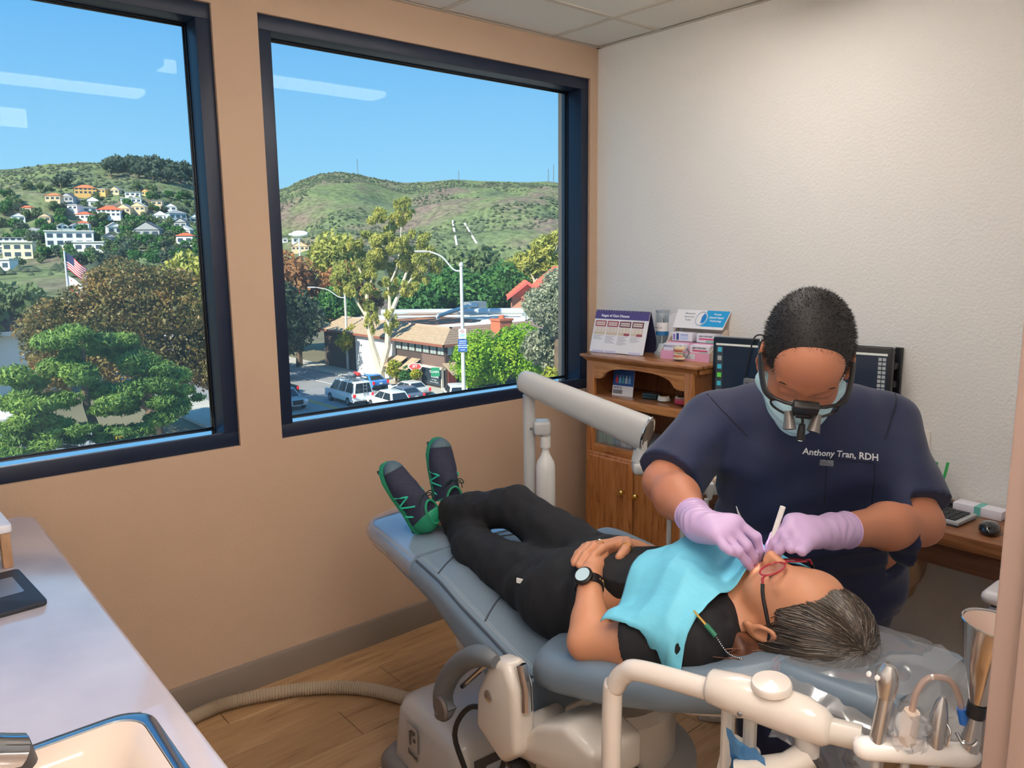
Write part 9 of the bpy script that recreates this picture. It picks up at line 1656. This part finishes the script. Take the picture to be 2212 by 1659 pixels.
# magnifying loupes
lo_ = thing('loupes', 'black magnifying loupes with a centre lamp worn by the clinician', 'loupes', tuple(MO)); M_lob = mat('loupe_black', (30, 28, 28), 0.35); M_log = mat('loupe_grey', (128, 122, 118), 0.35, metal=0.5)
for s in (-1, 1):
    obj('temple', MB().tube(bez([QH(s * 0.058, 0.104, 0.004), QH(s * 0.074, 0.085, 0.006), QH(s * 0.0835, 0.03, 0.01), QH(s * 0.086, -0.02, 0.012)], 15), 0.0042, 8, sq=1.6), M_lob, lo_)
    obj('frame_rim', MB().tube([QH(s * 0.034 + 0.026 * math.cos(a), 0.122 - 0.4 * max(0, abs(s * 0.034 + 0.026 * math.cos(a)) - 0.02) , -0.004 + 0.018 * math.sin(a)) for a in np.linspace(0, 2 * PI, 21)[:-1]], 0.0026, 6, close=True), M_lob, lo_)
    obj('brow_bar', MB().tube([QH(s * 0.012, 0.121, 0.014), QH(s * 0.036, 0.118, 0.015), QH(s * 0.06, 0.104, 0.008)], 0.0036, 8), M_lob, lo_)
    a_, b_ = QH(s * 0.026, 0.118, -0.012), QH(s * 0.021, 0.148, -0.028); t_ = obj('telescope', MB().tube([a_, a_ * 0.6 + b_ * 0.4, b_], [0.0085, 0.0095, 0.013], 16), M_log, lo_); obj('telescope_lens', MB().lathe([(0.011, 0), (0.009, 0.001), (0, 0.0015)], b_, 16, tuple(b_ - a_)), mat('loupe_glass', (60, 70, 80), 0.05), t_)
obj('lamp_box', MB().box(QH(0, 0.124, 0.014), (0.05, 0.02, 0.026), M=Matrix(np.stack([hx, hy, hz], 1).tolist())), M_lob, lo_, bevel=0.004, seg=3)
obj('lamp_clip', MB().box(QH(0, 0.126, -0.006), (0.03, 0.014, 0.014), M=Matrix(np.stack([hx, hy, hz], 1).tolist())), M_lob, lo_, bevel=0.003); l0, l1 = QH(0, 0.134, -0.014), QH(-0.001, 0.152, -0.036); obj('lamp_yoke', MB().tube([QH(0.004, 0.128, -0.008), l0, l0 * 0.6 + l1 * 0.4], 0.003, 6), M_lob, lo_); obj('lamp_head', MB().tube([l0 * 0.7 + l1 * 0.3, l0 * 0.3 + l1 * 0.7, l1 + (l1 - l0) * 0.35], [0.006, 0.0075, 0.0082], 14), M_lob, lo_); obj('lamp_lens', MB().lathe([(0.0072, 0), (0.006, 0.001), (0, 0.0014)], l1 + (l1 - l0) * 0.35, 14, tuple(l1 - l0)), mat('headlamp_glow', (255, 255, 255), 0.2, emit=(255, 250, 240), es=6.0), lo_)
sp = bpy.data.lights.new('headlamp_beam', 'SPOT'); sp.energy = 5.0; sp.spot_size = math.radians(15); sp.spot_blend = 0.35; sp.shadow_soft_size = 0.006; sp.color = (1, 0.97, 0.95)
so_ = bpy.data.objects.new('headlamp_beam', sp); COL.objects.link(so_); so_.parent = lo_; lp_ = Vector(l1 + (l1 - l0) * 0.5); tgt = Vector(mo(CW(0.515, 0.25, 1.0))); so_.location = lp_; so_.rotation_euler = (tgt - lp_).to_track_quat('-Z', 'Y').to_euler()
# gloved hands
M_glove = mat('glove_lavender', (196, 166, 206), 0.42, bump=0.2, bs=70, bd=0.0015)
def glove(H, wr, el, wide):
    Hd = Body(); P = {k: [mo(p) for p in v] for k, v in H.items()}; w = mo(wr); e = mo(el); n = (e - w) / np.linalg.norm(e - w)
    Hd.cone(w + n * 0.055, w, 0.037, 0.032, 0.02); Hd.cone(w, P['palm'][0], 0.032, 0.031, 0.02)
    kn = [P[f][0] for f in ('idx', 'mid', 'rng', 'lit')]
    for k_ in kn: Hd.cone(P['palm'][0] * 0.6 + k_ * 0.4, k_, 0.022, 0.0135, 0.018)
    Hd.cone(kn[0] * 0.8 + P['palm'][0] * 0.2, kn[3] * 0.8 + P['palm'][0] * 0.2, 0.0145, 0.013, 0.02)
    for f, r0, r1 in (('idx', 0.0112, 0.0082), ('mid', 0.0115, 0.0084), ('rng', 0.0108, 0.0078), ('lit', 0.0098, 0.0072)): Hd.chain(P[f], list(np.linspace(r0, r1, len(P[f]))), 0.005)
    Hd.cone(P['palm'][0], P['thb'][0], 0.02, 0.016, 0.015); Hd.chain(P['thb'], [0.0145, 0.0125, 0.0112, 0.009], 0.006)
    def fn(x, y, z, D):
        p = np.stack([x, y, z], -1); t = (p - w) @ n
        return np.maximum(D + 0.0011 * np.sin(330 * t + 3 * np.sin(60 * (x + z))) * np.clip(1 - np.abs(t - 0.0) / 0.06, 0, 1), t - 0.05)
    V, F = skin(Hd, 0.0025, fn=fn, it=1); gl = obj('glove', np_mesh('glove', V, F, True), M_glove, mn)
    c = w + n * 0.05; u = np.cross(n, UP); u /= np.linalg.norm(u); v_ = np.cross(n, u); obj('cuff_roll', MB().tube([c + (u * math.cos(a) + v_ * math.sin(a)) * 0.0365 for a in np.linspace(0, 2 * PI, 25)[:-1]], 0.0022, 6, close=True), M_glove, gl)
glove(MAN['RH'], MAN['wrR'], MAN['elR'], 1); glove(MAN['LH'], MAN['wrL'], MAN['elL'], 1)
# instruments in the hands
s_ = thing('scaler', 'thin gold-tipped scaler held in the gloved hand on the left', 'dental tool', tuple(MO)); P = [mo(p) for p in MAN['scaler']]
obj('handle', MB().tube([P[2], P[3]], [0.0035, 0.0035], 10), mat('tool_gold', (196, 160, 96), 0.25, metal=0.9), s_); obj('hook', MB().tube([P[0] + np.array((0.004, 0.004, -0.002)), P[0], P[1], P[2]], [0.0006, 0.0009, 0.0018, 0.0032], 8), M_chr, s_); obj('working_tip', MB().tube([P[3], P[4], P[5]], [0.003, 0.0012, 0.0005], 8), M_chr, s_)
m_ = thing('mouth_mirror', 'white-handled mouth mirror held in the gloved hand on the right', 'dental tool', tuple(MO)); P = [mo(p) for p in MAN['mirror']]
obj('handle', MB().tube([P[0], P[1]], [0.0052, 0.0048], 12), mat('tool_white', (236, 234, 230), 0.3), m_); obj('neck', MB().tube([P[1], P[2], P[3]], [0.003, 0.0018, 0.0015], 8), M_chr, m_); obj('mirror_head', MB().lathe([(0.0, 0), (0.010, 0.0), (0.0105, 0.0012), (0.0, 0.0016)], P[3], 18, (-0.4, -0.5, 0.6)), M_chr, m_)
